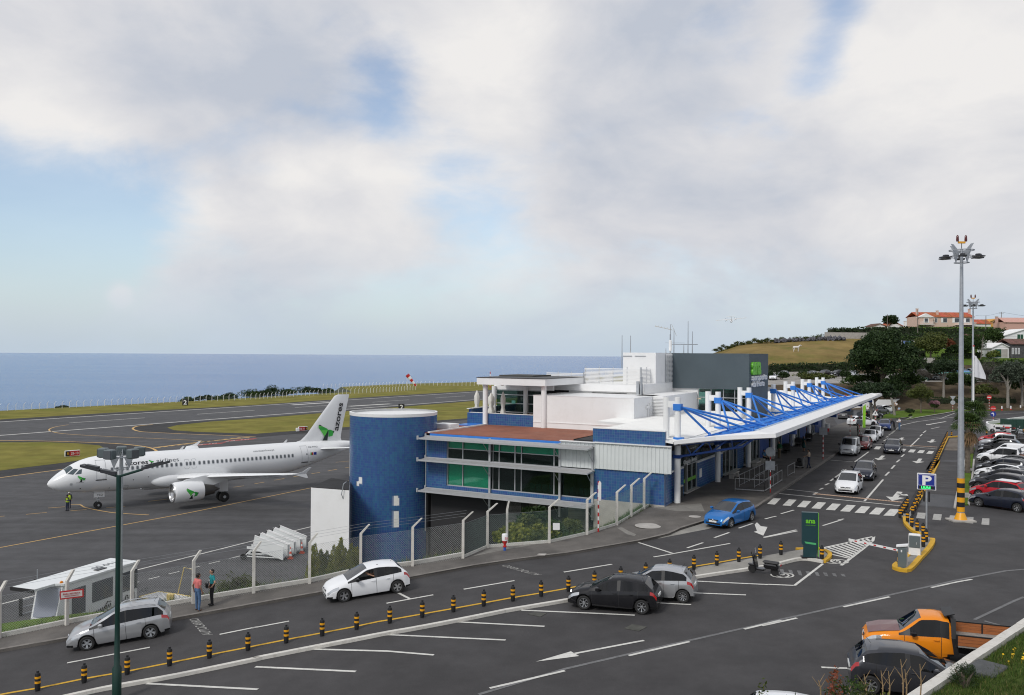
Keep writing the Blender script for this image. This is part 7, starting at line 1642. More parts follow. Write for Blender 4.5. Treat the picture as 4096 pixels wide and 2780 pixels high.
taxi('black and red taxiway sign B 28-10 in the left grass',Q1(588,1012),Q1(722,1002),0,'');taxi('black and red taxiway sign 28-10 B in the grass left of the tail fin',Q4(385,780),Q4(464,775),0,'',True)
p=GZ(*Q4(365,782),0);o=thing('light_box','small white equipment box beside the farther taxiway sign','box',tuple(p),.5);MB().bev(0,.7,0,.6,.1,.8,.04).obj('box',M_WPAINT,o);MB().box(.1,.6,.1,.5,0,.1).obj('foot',M_GALV,o)
for px,lb in((Q1(1670,546),'black runway distance marker 2 in the far grass'),(Q4(1311,590),'black runway distance marker 2 seen over the round tower')):
 p=GZ(*px,0);o=thing('distance_marker',lb,'sign',tuple(p),R(5));MB().bev(-.9,.9,-.1,.2,.1,2.0,.04).obj('sign_box',M_BLACK,o);text('lettering','2',1.9,M_WPAINT,o,(-.5,-.12,.4),(1,0,0),(0,0,1),width=1.0,bold=.04)
p=GZ(*Q4(1362,405),0);o=thing('windsock','red and white windsock on a thin mast near the cliff','windsock',tuple(p));HW=GY(*Q4(1368,268),p.y).z;MB().tube([(0,0,0),(0,0,HW)],.1,6).obj('mast',M_WPAINT,o);d=Vector((.62,0,-.78))
for k in range(5):a,b=Vector((0,0,HW))+d*(k*1.35),Vector((0,0,HW))+d*((k+1)*1.35);MB().tube([a,b],[1.0-.13*k,.87-.13*k],10).obj('sock_band',M_REDP if k%2==0 else M_WPAINT,o)
p=GZ(*Q4(2110,385),0);o=thing('lattice_mast','far red and white mast rising over the canopy slab','mast',tuple(p));HW=GY(*Q4(2110,240),p.y).z
for k in range(7):MB().tube([(0,0,HW*k/7),(0,0,HW*(k+1)/7)],.28,4).obj('mast_section',M_REDP if k%2==0 else M_WPAINT,o)
for i,(x,y0,y1,a,b,lab)in enumerate([(158,515,200,20.0,10.75,'whip antenna clamped to the left edge of the white tower block'),(270,420,205,20.5,9.6,'whip antenna in the middle of the white tower roof'),(735,425,370,27,7.0,'short thin rod on the roof left of the grey box'),(795,425,55,27,6.6,'tall pole with a comb television aerial on the grey box'),(840,425,120,27,6.2,'pole with a thin cross bar on the grey box'),(1025,425,15,26.5,3.9,'tallest whip antenna on the grey box'),(1082,425,150,26.5,3.3,'slim antenna right of the tallest whip'),(970,425,320,27,4.7,'low post with a cross bar between the antennas')]):
 sx=2440+x*.30438;yv=AB(a,b).y;q=GY(sx,1280+y0*.30438,yv);z0=17.6 if i else 16.2;z1=GY(sx,1280+y1*.30438,yv).z;o=thing('antenna',lab,'antenna',(q.x,yv,z0));h=z1-z0
 MB().tube([(0,0,0),(0,0,h*.35),(0,0,h)],[.05,.045,.028],6).obj('rod',M_GALV,o)
 if i==3:
  mb=MB();mb.tube([(-1.6,0,h-.2),(.2,0,h-.6)],.025,5)
  for k in range(6):mb.tube([(-1.5+.3*k,-.4,h-.3-.05*k),(-1.5+.3*k,.4,h-.1-.05*k)],.015,4)
  mb.tube([(.1,0,h),(.6,0,h-1.2)],.02,4);mb.obj('aerial_comb',mat('cream_metal',(.5,.46,.38),.5),o)
 if i==4:MB().tube([(-.9,0,h-1.4),(1.1,0,h-1.4)],.02,4).obj('cross_bar',M_GALV,o)
 if i==7:MB().tube([(-1.4,0,h),(1.4,0,h)],.04,5).obj('cross_bar',M_GALV,o);MB().bev(-1.5,-1.22,-.14,.14,.3,1.4,.05).obj('camera_housing',M_WPAINT,o);MB().tube([(-1.4,0,0),(-1.4,0,h+1)],.04,5).obj('side_post',M_GALV,o)
# terrace furniture
for i,(x,y0,y1,w_,lab)in enumerate([(110,1018,685,.28,'closed white parasol farthest left on the terrace'),(30,0,0,0,''),(322,1028,715,.34,'closed white parasol close behind the left round column'),(500,1030,700,.26,'closed white parasol in front of the restaurant glazing')]):
 if not w_:continue
 a={0:12.5,2:12.0,3:11.6}[i];q=AB(a,{0:21.3,2:19.6,3:18.2}[i]);yv=q.y;sx=1880+x*.26631;px=GY(sx,1500,yv);z1=GY(sx,1380+y1*.26631,yv).z;H=z1-11.02
 o=thing('parasol',lab,'parasol',(px.x,yv,11.02));MB().tube([(0,0,0),(0,0,.9)],.03,6).obj('pole',M_GALV,o);mb=MB();n=16;prof_=[(.9,.62),(1.1,1.0),(1.6,.72),(1.9,.5),(2.2,.72),(2.7,.85),(3.1,.6),(H,.1)];sc=(H-.9)/(H-.9)
 prof_=[(.55,.8),(.8,1.05),(1.25,.75),(1.55,.5),(1.9,.75),(2.4,.82),(H-.3,.5),(H,.12)]
 for z,r in prof_:
  for k in range(n):t_=2*math.pi*k/n;rr=w_*r*(1+.18*math.sin(4*t_+z));mb.v.append((rr*math.cos(t_),rr*math.sin(t_),z))
 for j in range(len(prof_)-1):
  for k in range(n):mb.f.append((j*n+k,j*n+(k+1)%n,(j+1)*n+(k+1)%n,(j+1)*n+k))
 mb.f.append(tuple(range((len(prof_)-1)*n,len(prof_)*n)));mb.mi=[0]*len(mb.f);mb.obj('canvas',M_CAN,o,smooth=60)
sx,yv=1024+1990/2.253,AB(13,21.2).y;px=GY(sx,1600,yv);o=copy_tree([x for x in bpy.data.objects if x.name=='parasol'][0],(px.x,yv,11.02),label='closed white parasol second from the left on the terrace')
for i,(a,b,rz)in enumerate([(12.6,17.0,.3),(12.4,16.0,2.6),(13.2,17.6,1.3),(11.2,15.9,-2.4),(12.0,18.9,.8),(13.8,16.4,4.0),(11.4,19.4,2.0)]):
 p=AB(a,b,11.02);o=thing('wicker_chair','brown terrace chair by the restaurant windows','chair',tuple(p),rz,'terrace chairs');MB().bev(-.25,.25,-.25,.25,.42,.48,.02).obj('seat',M_WOOD,o);MB().bev(-.25,.25,.2,.27,.48,.95,.02).obj('backrest',M_WOOD,o)
 for x in(-.22,.22):
  for y in(-.22,.22):MB().box(x-.02,x+.02,y-.02,y+.02,0,.42).obj('leg',M_WOOD,o)
for i,(a,b)in enumerate([(12.9,16.5),(11.8,19.0)]):
 p=AB(a,b,11.02);o=thing('terrace_table','white round terrace table '+('near the glass door' if i==0 else 'beside the parasols'),'table',tuple(p));MB().lathe([(.42,.72),(.42,.75)],18).obj('top',M_WPAINT,o);MB().lathe([(.2,0),(.04,.05),(.04,.72)],10).obj('pedestal',M_GALV,o)
# forecourt benches, rails, carts
M_RAIL=mat('steel_rail',(.42,.42,.42),.35,.6)
def rail(label,pts,h=.95):
 P=[G(*f(*p),.13)for f,p in pts];o0=P[0];o=thing('handrail',label,'railing',tuple(o0));P=[p-o0 for p in P]
 MB().tube([p+Vector((0,0,h))for p in P],.035,6).obj('top_rail',M_RAIL,o);MB().tube([p+Vector((0,0,.12))for p in P],.05 if 'broad' in label else .025,6).obj('lower_rail',M_RAIL,o)
 for a,b in zip(P,P[1:]):
  n=max(1,int((b-a).length/1.6))
  for k in range(n+1):q=a.lerp(b,k/n);MB().tube([q,q+Vector((0,0,h))],.025,6).obj('upright',M_RAIL,o)
rail('steel handrail with a broad lower bar around the ramp nearest the street',[(Z6,(1632,792)),(Z6,(1962,815)),(Z6,(2160,690))]);rail('second steel handrail along the ramp, nearer the doors',[(Z6,(1680,750)),(Z6,(1955,610))]);rail('third steel handrail, in the middle of the ramp',[(Z6,(1850,765)),(Z6,(2105,625))]);rail('short steel hoop rail beyond the striped sign pole',[(Z6,(2225,640)),(Z6,(2300,598))])
for i,(a,lab)in enumerate([(15.6,'stone bench by the second mast'),(24.0,'stone bench by the third mast'),(27.0,'stone bench where a man sits'),(30.0,'stone bench next to the seated man')]):
 p=AB(a,-.9,7.03);o=thing('bench',lab,'bench',tuple(p),R(90-28.9));MB().bev(-1.0,1.0,-.25,.25,.4,.5,.03).obj('seat',M_CONC,o)
 for x in(-.8,.8):MB().box(x-.08,x+.08,-.2,.2,0,.4).obj('leg',M_CONC,o)
for i,a in enumerate([2.6,36.5,43.8,50.5]):
 p=AB(a,-1.0 if i else-.25,7.03);o=thing('luggage_trolley',['dark litter bin beside the first mast','row of dark luggage trolleys by the fourth mast','row of dark luggage trolleys past the fourth mast','row of dark luggage trolleys by the far mast'][i],'trolley' if i else 'bin',tuple(p),R(90-28.9))
 if not i:o.name='litter_bin';MB().bev(-.2,.2,-.2,.2,.1,.95,.03).obj('bin_body',M_BLACK,o);MB().bev(-.22,.22,-.22,.22,.95,1.05,.02).obj('bin_lid',M_CONC,o);continue
 for k in range(5):
  mb=MB();x=k*.35;mb.box(x,x+.7,-.3,.3,.18,.22);mb.tube([(x,-.3,.2),(x-.1,-.3,1.0),(x-.1,.3,1.0),(x,.3,.2)],.02,5);mb.box(x-.08,x-.04,-.28,.28,.5,.9);mb.obj('cart',M_RUB,o)
  for y in(-.25,.25):MB().lathe([(.08,-.02),(.08,.02)],10,(x+.1,y,.08),'Y').obj('wheel',M_RUB,o)
# apron vehicles and equipment
bs=thing('passenger_bus','white apron lounge vehicle numbered 00-011 with a long overhanging roof behind the fence','airport vehicle',(0,0,0))
pa,pb=Vector(GZ(*Q2(462,880),0)),Vector(GZ(*Q2(1240,790),0));roofL=GZ(*Q2(375,598),2.95)
YB=53.0;c0=GY(*Q2(602,860),YB);c1_=GY(*Q2(1240,700),YB+5.6);dd=(c1_-c0).to_2d();LB=dd.length;bs.location=(c0.x,c0.y,0);bs.rotation_euler=(0,0,math.atan2(dd.y,dd.x));WB=2.3
zt0=GY(*Q2(640,575),YB+.3).z;HBs=zt0;M_BUS=mat('bus_white',(.74,.76,.75),.4,var=.03,scale=1)
MB().add([(0,0,.35),(LB,0,.35),(LB,0,HBs),(0,0,HBs),(-.35,WB,.35),(LB,WB,.35),(LB,WB,HBs),(-.0,WB,HBs),(-.75,.15,.35),(-.75,WB-.15,.35),(-.15,.1,HBs),(-.15,WB-.1,HBs)],[(0,1,2,3),(1,5,6,2),(5,4,7,6),(0,3,10,8),(8,10,11,9),(9,11,7,4),(0,8,9,4,5,1)]).obj('body',M_BUS,bs)
rf=MB();rf.slab([(-1.9,.55,HBs+.03),(LB+.05,-.06,HBs+.03),(LB+.05,WB+.06,HBs+.03),(-1.9,WB-.05,HBs+.03)][:1]+[(-.4,.5,HBs+.03),(-.2,-.06,HBs+.03),(LB+.05,-.06,HBs+.03),(LB+.05,WB+.06,HBs+.03),(-1.9,WB+.02,HBs+.03)],(0,0,.14));rf.obj('roof',M_BUS,bs);MB().box(-1.96,-1.88,.5,WB+.06,HBs-.02,HBs+.19).obj('roof_bumper',M_RUB,bs)
for x0,x1,z0,z1 in((.45,1.5,.9,HBs-.35),(2.05,3.75,1.3,HBs-.35),(4.05,5.6,1.3,HBs-.35),(5.9,min(7.3,LB-.35),1.3,HBs-.35)):
 if x1<LB:MB().bev(x0,x1,-.03,.01,z0,z1,.04).obj('side_window',M_CABW,bs)
MB().slab([(-.60,.25,.95),(-.60,WB-.3,.95),(-.19,WB-.25,HBs-.15),(-.19,.2,HBs-.15)],(-.04,0,.0)).obj('windscreen',mat('bus_screen',(.28,.30,.36),.08),bs);MB().bev(LB,LB+.03,.3,.7,1.0,HBs-.3,.01).obj('rear_window',M_CABW,bs)
text('lettering','00-011',.62,M_INK,bs,(3.95,-.035,.62),(1,0,0),(0,0,1),width=1.7);text('lettering','Way',.35,M_INKG,bs,(1.0,-.035,.45),(1,0,0),(0,0,1),width=.6);text('lettering','eco',.5,M_INKG,bs,(6.1,-.035,.85),(1,0,0),(0,0,1),width=.8)
text('lettering','00-011',.75,M_INKG,bs,(3.2,.9,HBs+.18),(1,0,0),(0,1,0),width=1.9)
mb=MB()
for k in range(9):mb.slab([(2.1+k*.17,-.03,.45+.02*k),(2.18+k*.17,-.03,.45+.02*k),(2.26+k*.17,-.03,.68+.025*k),(2.18+k*.17,-.03,.68+.025*k)],(0,.01,0))
mb.tube([(2.9,-.04,.45),(3.1,-.04,.8),(3.3,-.04,1.05),(3.6,-.04,1.0)],.03,5);mb.obj('side_emblem',M_INK,bs)
MB().bev(2.9,3.7,.4,.8,HBs+.17,HBs+.22,.02).obj('roof_hatch',M_INK,bs)
for x in(.6,LB-1.2):
 for y in(.05,WB-.3):MB().lathe([(.2,0),(.42,0),(.45,.05),(.45,.22),(.2,.25)],20,(x,y,.45),'Y').obj('wheel',M_RUB,bs)
MB().lathe([(.1,HBs+.0),(.1,HBs+.25),(.03,HBs+.3)],10,(-.12,.25,0)).obj('beacon',M_AMBER,bs);mb=MB();mb.box(-.82,-.72,.12,.25,.4,1.25);mb.tube([(-.78,.2,1.2),(-.78,WB-.2,.9),(-.78,.2,.7),(-.78,WB-.2,.5)],.02,4);mb.obj('front_bar',M_BLACK,bs)
P=[GZ(*Q2(x,y),0)for x,y in((195,860),(405,800),(470,780))];o=thing('apron_railing','low tubular railing with dark end posts left of the lounge vehicle','railing',tuple(P[0]));P=[p-P[0]for p in P]
mb=MB()
for z in(1.0,.55,.1):mb.tube([p+Vector((0,0,z))for p in P],.035,6)
mb.obj('rail',M_GALV,o)
for p in P[:2]:MB().box(p.x-.08,p.x+.08,p.y-.08,p.y+.08,0,1.15).obj('end_post',M_BLACK,o)
p=GZ(*Q2(342,830),0);o=thing('apron_post','thin grey post with a small lamp on the apron railing','post',tuple(p));MB().tube([(0,0,0),(0,0,2.9)],.04,6).obj('post',M_GALV,o);MB().bev(-.2,.0,-.12,.12,1.6,2.3,.03).obj('box',M_BLACK,o)
q4=[GZ(*Q2(x,y),.45)for x,y in((1265,690),(1440,645),(1740,690),(1530,755))];o0=q4[0];o=thing('cargo_dolly','yellow framed cargo dolly with a slatted bed behind the fence','dolly',(o0.x,o0.y,0));q4=[p-Vector((o0.x,o0.y,0))for p in q4];M_YF=mat('dolly_yellow',(.60,.46,.16),.55,var=.2,scale=4)
mb=MB()
for a,b in zip(q4,q4[1:]+q4[:1]):mb.tube([a,b],.07,6)
mb.obj('frame',M_YF,o);MB().slab([p-Vector((0,0,.12))for p in q4],(0,0,.02)).obj('bed_plate',M_BLACK,o)
for i in range(12):
 t=(i+.5)/12;a,b=q4[0].lerp(q4[3],t),q4[1].lerp(q4[2],t)
 MB().tube([a.lerp(b,.03),a.lerp(b,.97)],.055,5).obj('roller',M_WPAINT,o)
mb=MB();a=q4[2];mb.tube([a,a+Vector((-.05,.1,1.9)),a+Vector((-.75,.4,1.95)),a+Vector((-1.2,.5,.1))],.04,5);mb.tube([a+Vector((-.03,.05,1.0)),a+Vector((.5,-.2,1.0)),a+Vector((.5,-.2,0))],.03,5);mb.obj('end_hoop',M_YF,o);a=q4[3];MB().bev(a.x-.2,a.x+.3,a.y,a.y+.2,.5,1.15,.05).obj('end_stop',M_YF,o)
for p in q4:MB().lathe([(.2,-.06),(.2,.06)],12,(p.x,p.y,.2),'Y').obj('wheel',M_RUB,o)
cw=lambda x,y:(1000+x/5.1644,2060+y/5.1644)
b0,b1=GZ(*cw(740,925),0),GZ(*cw(225,905),0);hd_=(b0-b1).to_2d();st_h=GY(*cw(355,440),(b0.y+b1.y)/2+.2).z
sd_=GZ(*cw(1130,740),0)-b0
for k,lb in enumerate(['nearest white towable aircraft stair with a blue plate','second white towable stair from the fence','third white towable stair from the fence','farthest white towable stair, beside the white annex']):
 q=b0+sd_*(k/3.0);L=3.3 if k<3 else 3.3;o=thing('towable_stair',lb,'stair',(q.x,q.y,0),math.atan2(-hd_.y,-hd_.x));HS_=max(1.9,st_h-.2);M_ST=M_BUS
 for y in(-.45,.45):MB().slab([(0,y,.1),(0,y,.3),(2.6,y,HS_-.75),(3.2,y,HS_-.75),(3.2,y,HS_-.95),(2.7,y,HS_-.95)],(0,.05,0)).obj('side_panel',M_ST,o)
 for y in(-.48,.48):MB().slab([(0,y,.3),(0,y,1.15),(2.5,y,HS_+.15),(2.62,y,HS_-.7)],(0,.03,0)).obj('handrail_panel',M_ST,o);MB().tube([(-.05,y,1.2),(2.5,y,HS_+.2),(2.66,y,HS_-.7)],.045,6).obj('handrail',M_WPAINT,o)
 for i in range(9):t=(i+.5)/9;MB().box(2.6*t-.13,2.6*t+.13,-.42,.42,.2+(HS_-.95)*t,.23+(HS_-.95)*t).obj('step',M_GALV,o)
 mb=MB();mb.tube([(2.7,-.4,HS_-.9),(3.4,-.4,.35)],.045,6);mb.tube([(2.7,.4,HS_-.9),(3.4,.4,.35)],.045,6);mb.tube([(.1,-.4,.25),(3.5,-.4,.3)],.05,6);mb.tube([(.1,.4,.25),(3.5,.4,.3)],.05,6);mb.obj('chassis',M_ST,o)
 for y in(-.5,.5):MB().lathe([(.1,-.07),(.25,-.07),(.27,0),(.25,.07),(.1,.07)],16,(3.5,y,.27),'Y').obj('wheel',M_RUB,o)
 MB().tube([(2.45,-.5,HS_+.22),(2.72,-.5,HS_-.6)],.07,6).obj('rubber_edge',M_RUB,o)
 if k in(0,2):MB().box(.05,.55,-.53,-.5,.5,1.0).obj('blue_plate',mat('sky_blue_plate',(.10,.45,.75),.5)if 'sky_blue_plate' not in MATS else MATS['sky_blue_plate'],o)
for x,y,lb in((840,878,'orange and white traffic cone at the foot of the nearest stair'),(1072,765,'orange and white traffic cone at the foot of the farther stairs')):
 p=GZ(*cw(x,y),0);o=thing('traffic_cone',lb,'traffic cone',(p.x+.1,p.y-.3,0));m_o=MATS.get('cone_orange')or mat('cone_orange',(.70,.09,.03),.5);MB().box(-.22,.22,-.22,.22,0,.05).obj('base',m_o,o)
 for i in range(5):z0,z1=.05+i*.19,.05+(i+1)*.19;MB().lathe([(.17-.15*i/5,z0),(.17-.15*(i+1)/5,z1)],14,cap=i==4).obj('cone_band',m_o if i%2==0 else M_WPAINT,o)
# vegetation
def leafmat(name,col,isl=.4,sub=.25):return mat(name,col,.6,island=isl,sub=sub,var=.25,scale=.35,spec=.3)
L_DARK=leafmat('dark_leaf',(.028,.054,.015));L_MID=leafmat('mid_leaf',(.040,.075,.016));L_OLIVE=leafmat('olive_leaf',(.085,.105,.025));L_LIGHT=leafmat('light_leaf',(.13,.17,.035));L_GREY=leafmat('grey_leaf',(.085,.11,.075));L_HEDGE=leafmat('hedge_leaf',(.026,.052,.014),.35);L_PINE=leafmat('pine_leaf',(.028,.05,.02))
L_PINK=leafmat('pink_blossom',(.42,.22,.26));L_PURP=leafmat('purple_blossom',(.17,.05,.15));L_RUST=leafmat('rusty_leaf',(.20,.07,.03));L_DEAD=leafmat('dead_frond',(.24,.16,.08));L_TWIG=leafmat('bare_twig',(.10,.09,.075),.3,.0);L_YEL=leafmat('yellow_green_leaf',(.17,.19,.03));L_BLUEF=leafmat('hydrangea_flower',(.30,.36,.55));L_RED=leafmat('red_leaf',(.20,.03,.03))
M_BARK=mat('bark',(.13,.105,.08),.9,var=.35,scale=4,bump=.5,bscale=14);M_BARKG=mat('grey_bark',(.24,.22,.19),.9,var=.3,scale=4,bump=.5,bscale=14)
def leaves(name,pts,size,m,parent,aspect=.55,kind=None,droop=0.0,lie=None):
 """many small leaf blades as one crown: pts (n, 3) centres in the parent's space"""
 pts=np.asarray(pts);n=len(pts);a=NPR.normal(size=(n,3));a[:,2]-=droop;a/=np.linalg.norm(a,axis=1)[:,None];b=NPR.normal(size=(n,3))
 if lie is not None:b=np.tile(np.array([0,0,1.0]),(n,1))+NPR.normal(size=(n,3))*lie;b=np.cross(a,b)
 b-=(a*b).sum(1)[:,None]*a;b/=np.linalg.norm(b,axis=1)[:,None]+1e-9;s=size*(.6+.8*NPR.rand(n))[:,None]
 v=np.stack([pts-a*s,pts+b*s*aspect,pts+a*s,pts-b*s*aspect],1).reshape(-1,3)
 me=bpy.data.meshes.new(name);me.vertices.add(4*n);me.vertices.foreach_set('co',v.ravel());me.loops.add(4*n);me.polygons.add(n)
 me.loops.foreach_set('vertex_index',np.arange(4*n));me.polygons.foreach_set('loop_start',np.arange(n)*4);me.polygons.foreach_set('loop_total',np.full(n,4));me.materials.append(m);me.update(calc_edges=True)
 o=link(bpy.data.objects.new(name,me),parent)
 if kind:o['kind']=kind
 return o
def blob(c,r,n,shell=.55):
 d=NPR.normal(size=(n,3));d/=np.linalg.norm(d,axis=1)[:,None];rad=(shell+(1-shell)*NPR.rand(n)**.6)[:,None]
 ph=NPR.rand(3)*6;lump=1+.16*np.sin(d[:,:1]*7+ph[0])*np.cos(d[:,1:2]*6+ph[1])+.1*np.sin(d[:,2:]*9+ph[2])
 return np.array(c)+d*rad*lump*np.array(r)
def crown_pts(R3,n,k=14,fill=.5):
 """clumps spread over an ellipsoid with gaps between them"""
 out=[]
 for i in range(k):
  d=NPR.normal(size=3);d/=np.linalg.norm(d);d[2]=abs(d[2])*1.0-.35*(NPR.rand()<.4);c=d*np.array(R3)*(.50+.3*NPR.rand());f=fill*(.55+.6*NPR.rand());out.append(blob(c,np.array(R3)*f,n//k))
 return np.concatenate(out)
def tree(name,label,base,h,R3,n,size,m,trunk=.3,crown_c=None,lean=(0,0),k=14,fill=.5,bark=None,group=None,cat='tree',aspect=.55,droop=0.0,bare=0.0):
 o=thing(name,label,cat,tuple(base),0,group);cz_=crown_c if crown_c else h-R3[2]
 c=Vector((lean[0],lean[1],cz_));tr=MB();tr.tube([(0,0,-.2),(lean[0]*.3,lean[1]*.3,cz_*.35),(lean[0]*.8,lean[1]*.8,cz_*.8),c],[trunk,trunk*.8,trunk*.55,trunk*.3],8)
 for i in range(7):
  a=i*.9+RND.random();e=c+Vector((math.cos(a)*R3[0]*.6,math.sin(a)*R3[1]*.6,R3[2]*(RND.random()*.8-.3)));s=Vector((lean[0]*.6,lean[1]*.6,cz_*(.45+.3*RND.random())));tr.tube([s,s.lerp(e,.5)+Vector((0,0,.1*R3[2])),e],[trunk*.4,trunk*.25,trunk*.08],5)
 tr.obj('trunk',bark or M_BARK,o,smooth=60);cp=crown_pts(R3,n,k,fill)+np.array(c);leaves('crown',cp,size,m,o,aspect,droop=droop);return o
def bush(name,label,base,R3,n,size,m,group=None,k=7,stems=True,fill=.6,aspect=.55,cat='shrub'):
 o=thing(name,label,cat,tuple(base),0,group);cp=crown_pts(R3,n,k,fill)+np.array((0,0,R3[2]*.85));cp[:,2]=np.maximum(cp[:,2],.03);leaves('foliage',cp,size,m,o,aspect)
 if stems:
  mb=MB()
  for i in range(5):a=i*1.3;mb.tube([(0,0,-.1),(math.cos(a)*R3[0]*.3,math.sin(a)*R3[1]*.3,R3[2]*.6),(math.cos(a)*R3[0]*.6,math.sin(a)*R3[1]*.6,R3[2]*1.2)],[.06,.04,.015],5)
  mb.obj('stem',M_BARK,o)
 return o
def hedge(label,pts,wd,h,dens,size,m=None,rough=.12,group=None,top=None):
 """clipped hedge along 3-D base points: a dark twiggy core with leaves all over it"""
 P=[Vector(p)for p in pts];o=thing('hedge',label,'hedge',tuple(P[0]),0,group);P=[p-P[0]for p in P];mb=MB();allp=[]
 for a,b in zip(P,P[1:]):
  d=(b-a);L=d.to_2d().length;n2=Vector((-d.y,d.x,0)).normalized()*wd/2;i=.8
  mb.add([a+n2*i,a-n2*i,b-n2*i,b+n2*i]+[p+Vector((0,0,h*.93))for p in(a+n2*i,a-n2*i,b-n2*i,b+n2*i)],[(0,3,2,1),(4,5,6,7),(0,1,5,4),(1,2,6,5),(2,3,7,6),(3,0,4,7)])
  n=int(dens*L*(wd+2*h));u=NPR.rand(n)[:,None];q=np.array(a)*(1-u)+np.array(b)*u;s=NPR.rand(n)*(wd+2*h);off=np.where(s<h,-wd/2,np.where(s>h+wd,wd/2,s-h-wd/2));z=np.where(s<h,s,np.where(s>h+wd,s-h-wd,h))
  wob=rough*np.sin(u[:,0]*L*1.1+3*z)+rough*.8*NPR.normal(size=n);q=q+np.outer(off+wob*np.sign(off),np.array(n2.normalized()));q[:,2]+=z+np.where(z>=h-.01,wob+rough*np.sin(u[:,0]*L*.7),0);allp.append(q)
 mb.obj('twig_core',mat('hedge_core',(.018,.026,.01),.95)if 'hedge_core' not in MATS else MATS['hedge_core'],o);leaves('foliage',np.concatenate(allp),size,m or L_HEDGE,o,.6);return o
def hp(f,*pts,y=None):
 """points on the hill seen at pixels, at a given distance each"""
 out=[]
 for(x,yy,d)in pts:r=ray(*f(x,yy));X=r.x*d;out.append((X,d,hz_(X,d)-.1))
 return out
def onhill(f,x,d):r=ray(*f(x,0));return(r.x*d,d,hz_(r.x*d,d)-.1)
tree('broadleaf_tree','huge dark evergreen tree standing beyond the far end of the canopy',onhill(Z2b,480,176),14.2,(7.0,6.0,6.6),42000,.24,L_DARK,.55,7.6,k=34,fill=.40)
tree('pine_tree','lower dark pine on a leaning bare trunk right by the canopy tip',onhill(Z2b,400,141),6.4,(4.4,3.2,1.6),8000,.2,L_PINE,.22,4.9,(-.4,0),k=16,fill=.42)
tr2=G(*ZR2(1642,745));MBt=thing('dead_tree','thick pale bare trunk leaning beside the dark off-roader','tree',tuple(tr2));MB().tube([(0,0,-.2),(-.15,0,2.0),(-.3,.1,4.0)],[.27,.24,.2],10).obj('trunk',M_BARKG,MBt,smooth=60);MB().tube([(-.25,0,3.2),(.3,.2,4.4)],[.12,.07],6).obj('limb',M_BARKG,MBt)
tr2=G(*ZR2(1985,690));MBt=thing('dead_tree','slim grey leaning trunk at the edge of the lawn island','tree',tuple(tr2));MB().tube([(0,0,-.2),(-.3,0,1.8),(-.75,.1,4.0)],[.25,.22,.17],10).obj('trunk',M_BARKG,MBt,smooth=60)
p=G(*Z3b(510,465),.1);tree('willow_tree','light green drooping tree on the lawn island',tuple(p),4.9,(2.55,2.3,1.9),6500,.16,L_OLIVE,.16,3.3,k=18,fill=.42,aspect=.3,droop=.6)
p=G(*Z3b(735,468),.1);o=tree('flowering_shrub','dome shaped shrub with pink blossom on the lawn island',tuple(p),2.5,(.98,.95,.62),1500,.09,L_PINK,.07,1.75,cat='shrub');leaves('foliage',crown_pts((.85,.85,.6),900,8,.5)+np.array((0,0,1.25)),.1,L_MID,o)
p=G(*Z3b(328,465),.1);bush('round_shrub','small dark round shrub on the lawn island',tuple(p),(.72,.7,.42),900,.10,L_DARK);p=G(*Z3b(335,522),.1);bush('round_shrub','tiny bush near the kerb of the lawn island',tuple(p),(.34,.3,.25),300,.08,L_MID)
hedge('long dark clipped hedge behind the far road',[(*q[:2],6.85)for q in hp(Z3b,(640,390,171),(1000,385,172),(1500,380,173),(2050,375,174))],1.6,2.2,14,.16)
bank_trees=[('pine_tree','flat topped dark pine on the bank left of the tall light mast',1250,174,8.0,(3.9,2.5,2.1),6000,L_PINE,.28,6.3),('shrub_tree','mid green scrub tree on the bank behind the willow',820,178,5.0,(4.4,2.5,2.3),4500,L_MID,.15,2.8),('shrub_tree','dark scrub tree at the left foot of the bank',640,172,5.2,(4.2,2.5,2.4),4500,L_DARK,.15,2.9),('bare_shrub','grey leafless thicket on the bank left of the pine',1010,183,4.4,(2.4,2,1.6),3500,L_TWIG,.1,2.4),('bare_shrub','wide tangle of bare brown twigs right of the flag pole',1810,180,6.0,(4.0,2.4,2.9),7500,L_TWIG,.12,3.0),('shrub_tree','yellow green bush on the bank under the bare tangle',1760,174,3.2,(3.2,1.6,1.3),3000,L_OLIVE,.1,1.9),('olive_tree','grey green tree with a forked pale trunk at the right edge',2060,170,9.6,(3.0,2.6,2.6),6500,L_GREY,.34,6.6),('shrub_tree','dark scrub right of the forked tree',2330,175,6.5,(4.5,2.4,2.8),4500,L_MID,.2,3.8),('shrub_tree','green scrub on the bank under the upper lot',1450,178,4.6,(3.6,2,1.9),4000,L_MID,.12,2.4),('olive_tree','second grey green tree at the far right',2240,172,8.2,(2.4,2.2,2.2),4000,L_GREY,.3,6.0),('shrub_tree','low scrub along the left part of the bank',300,181,3.6,(5.0,2,1.6),4000,L_MID,.1,2.0),('shrub_tree','scrubby bush on the brown bank behind the masts',-350,186,2.6,(5,1.6,1.1),2500,L_OLIVE,.1,1.4)]
for nm,lb,x,d,h,R3,n,m,tr,cc in bank_trees:tree(nm,lb,onhill(Z2b,x,d),h,R3,n,.20 if m is not L_TWIG else .3,m,tr,cc,k=15,fill=.44,bark=M_BARKG,aspect=.5 if m is not L_TWIG else .07)
bush('bougainvillea','purple bougainvillea spreading behind the grey green trees',onhill(Z2b,2060,186),(5.5,1.6,1.5),4200,.17,L_PURP)
for i,x in enumerate((1540,1600,1660,1720,1800,585,620)):q=G(*Z3b(x,388));bush('hydrangea','pale blue hydrangea in flower at the foot of the dark hedge',(q.x,q.y+.6,6.95),(.75,.5,.55),420,.1,L_BLUEF,'hydrangeas at the foot of the dark hedge',stems=False)
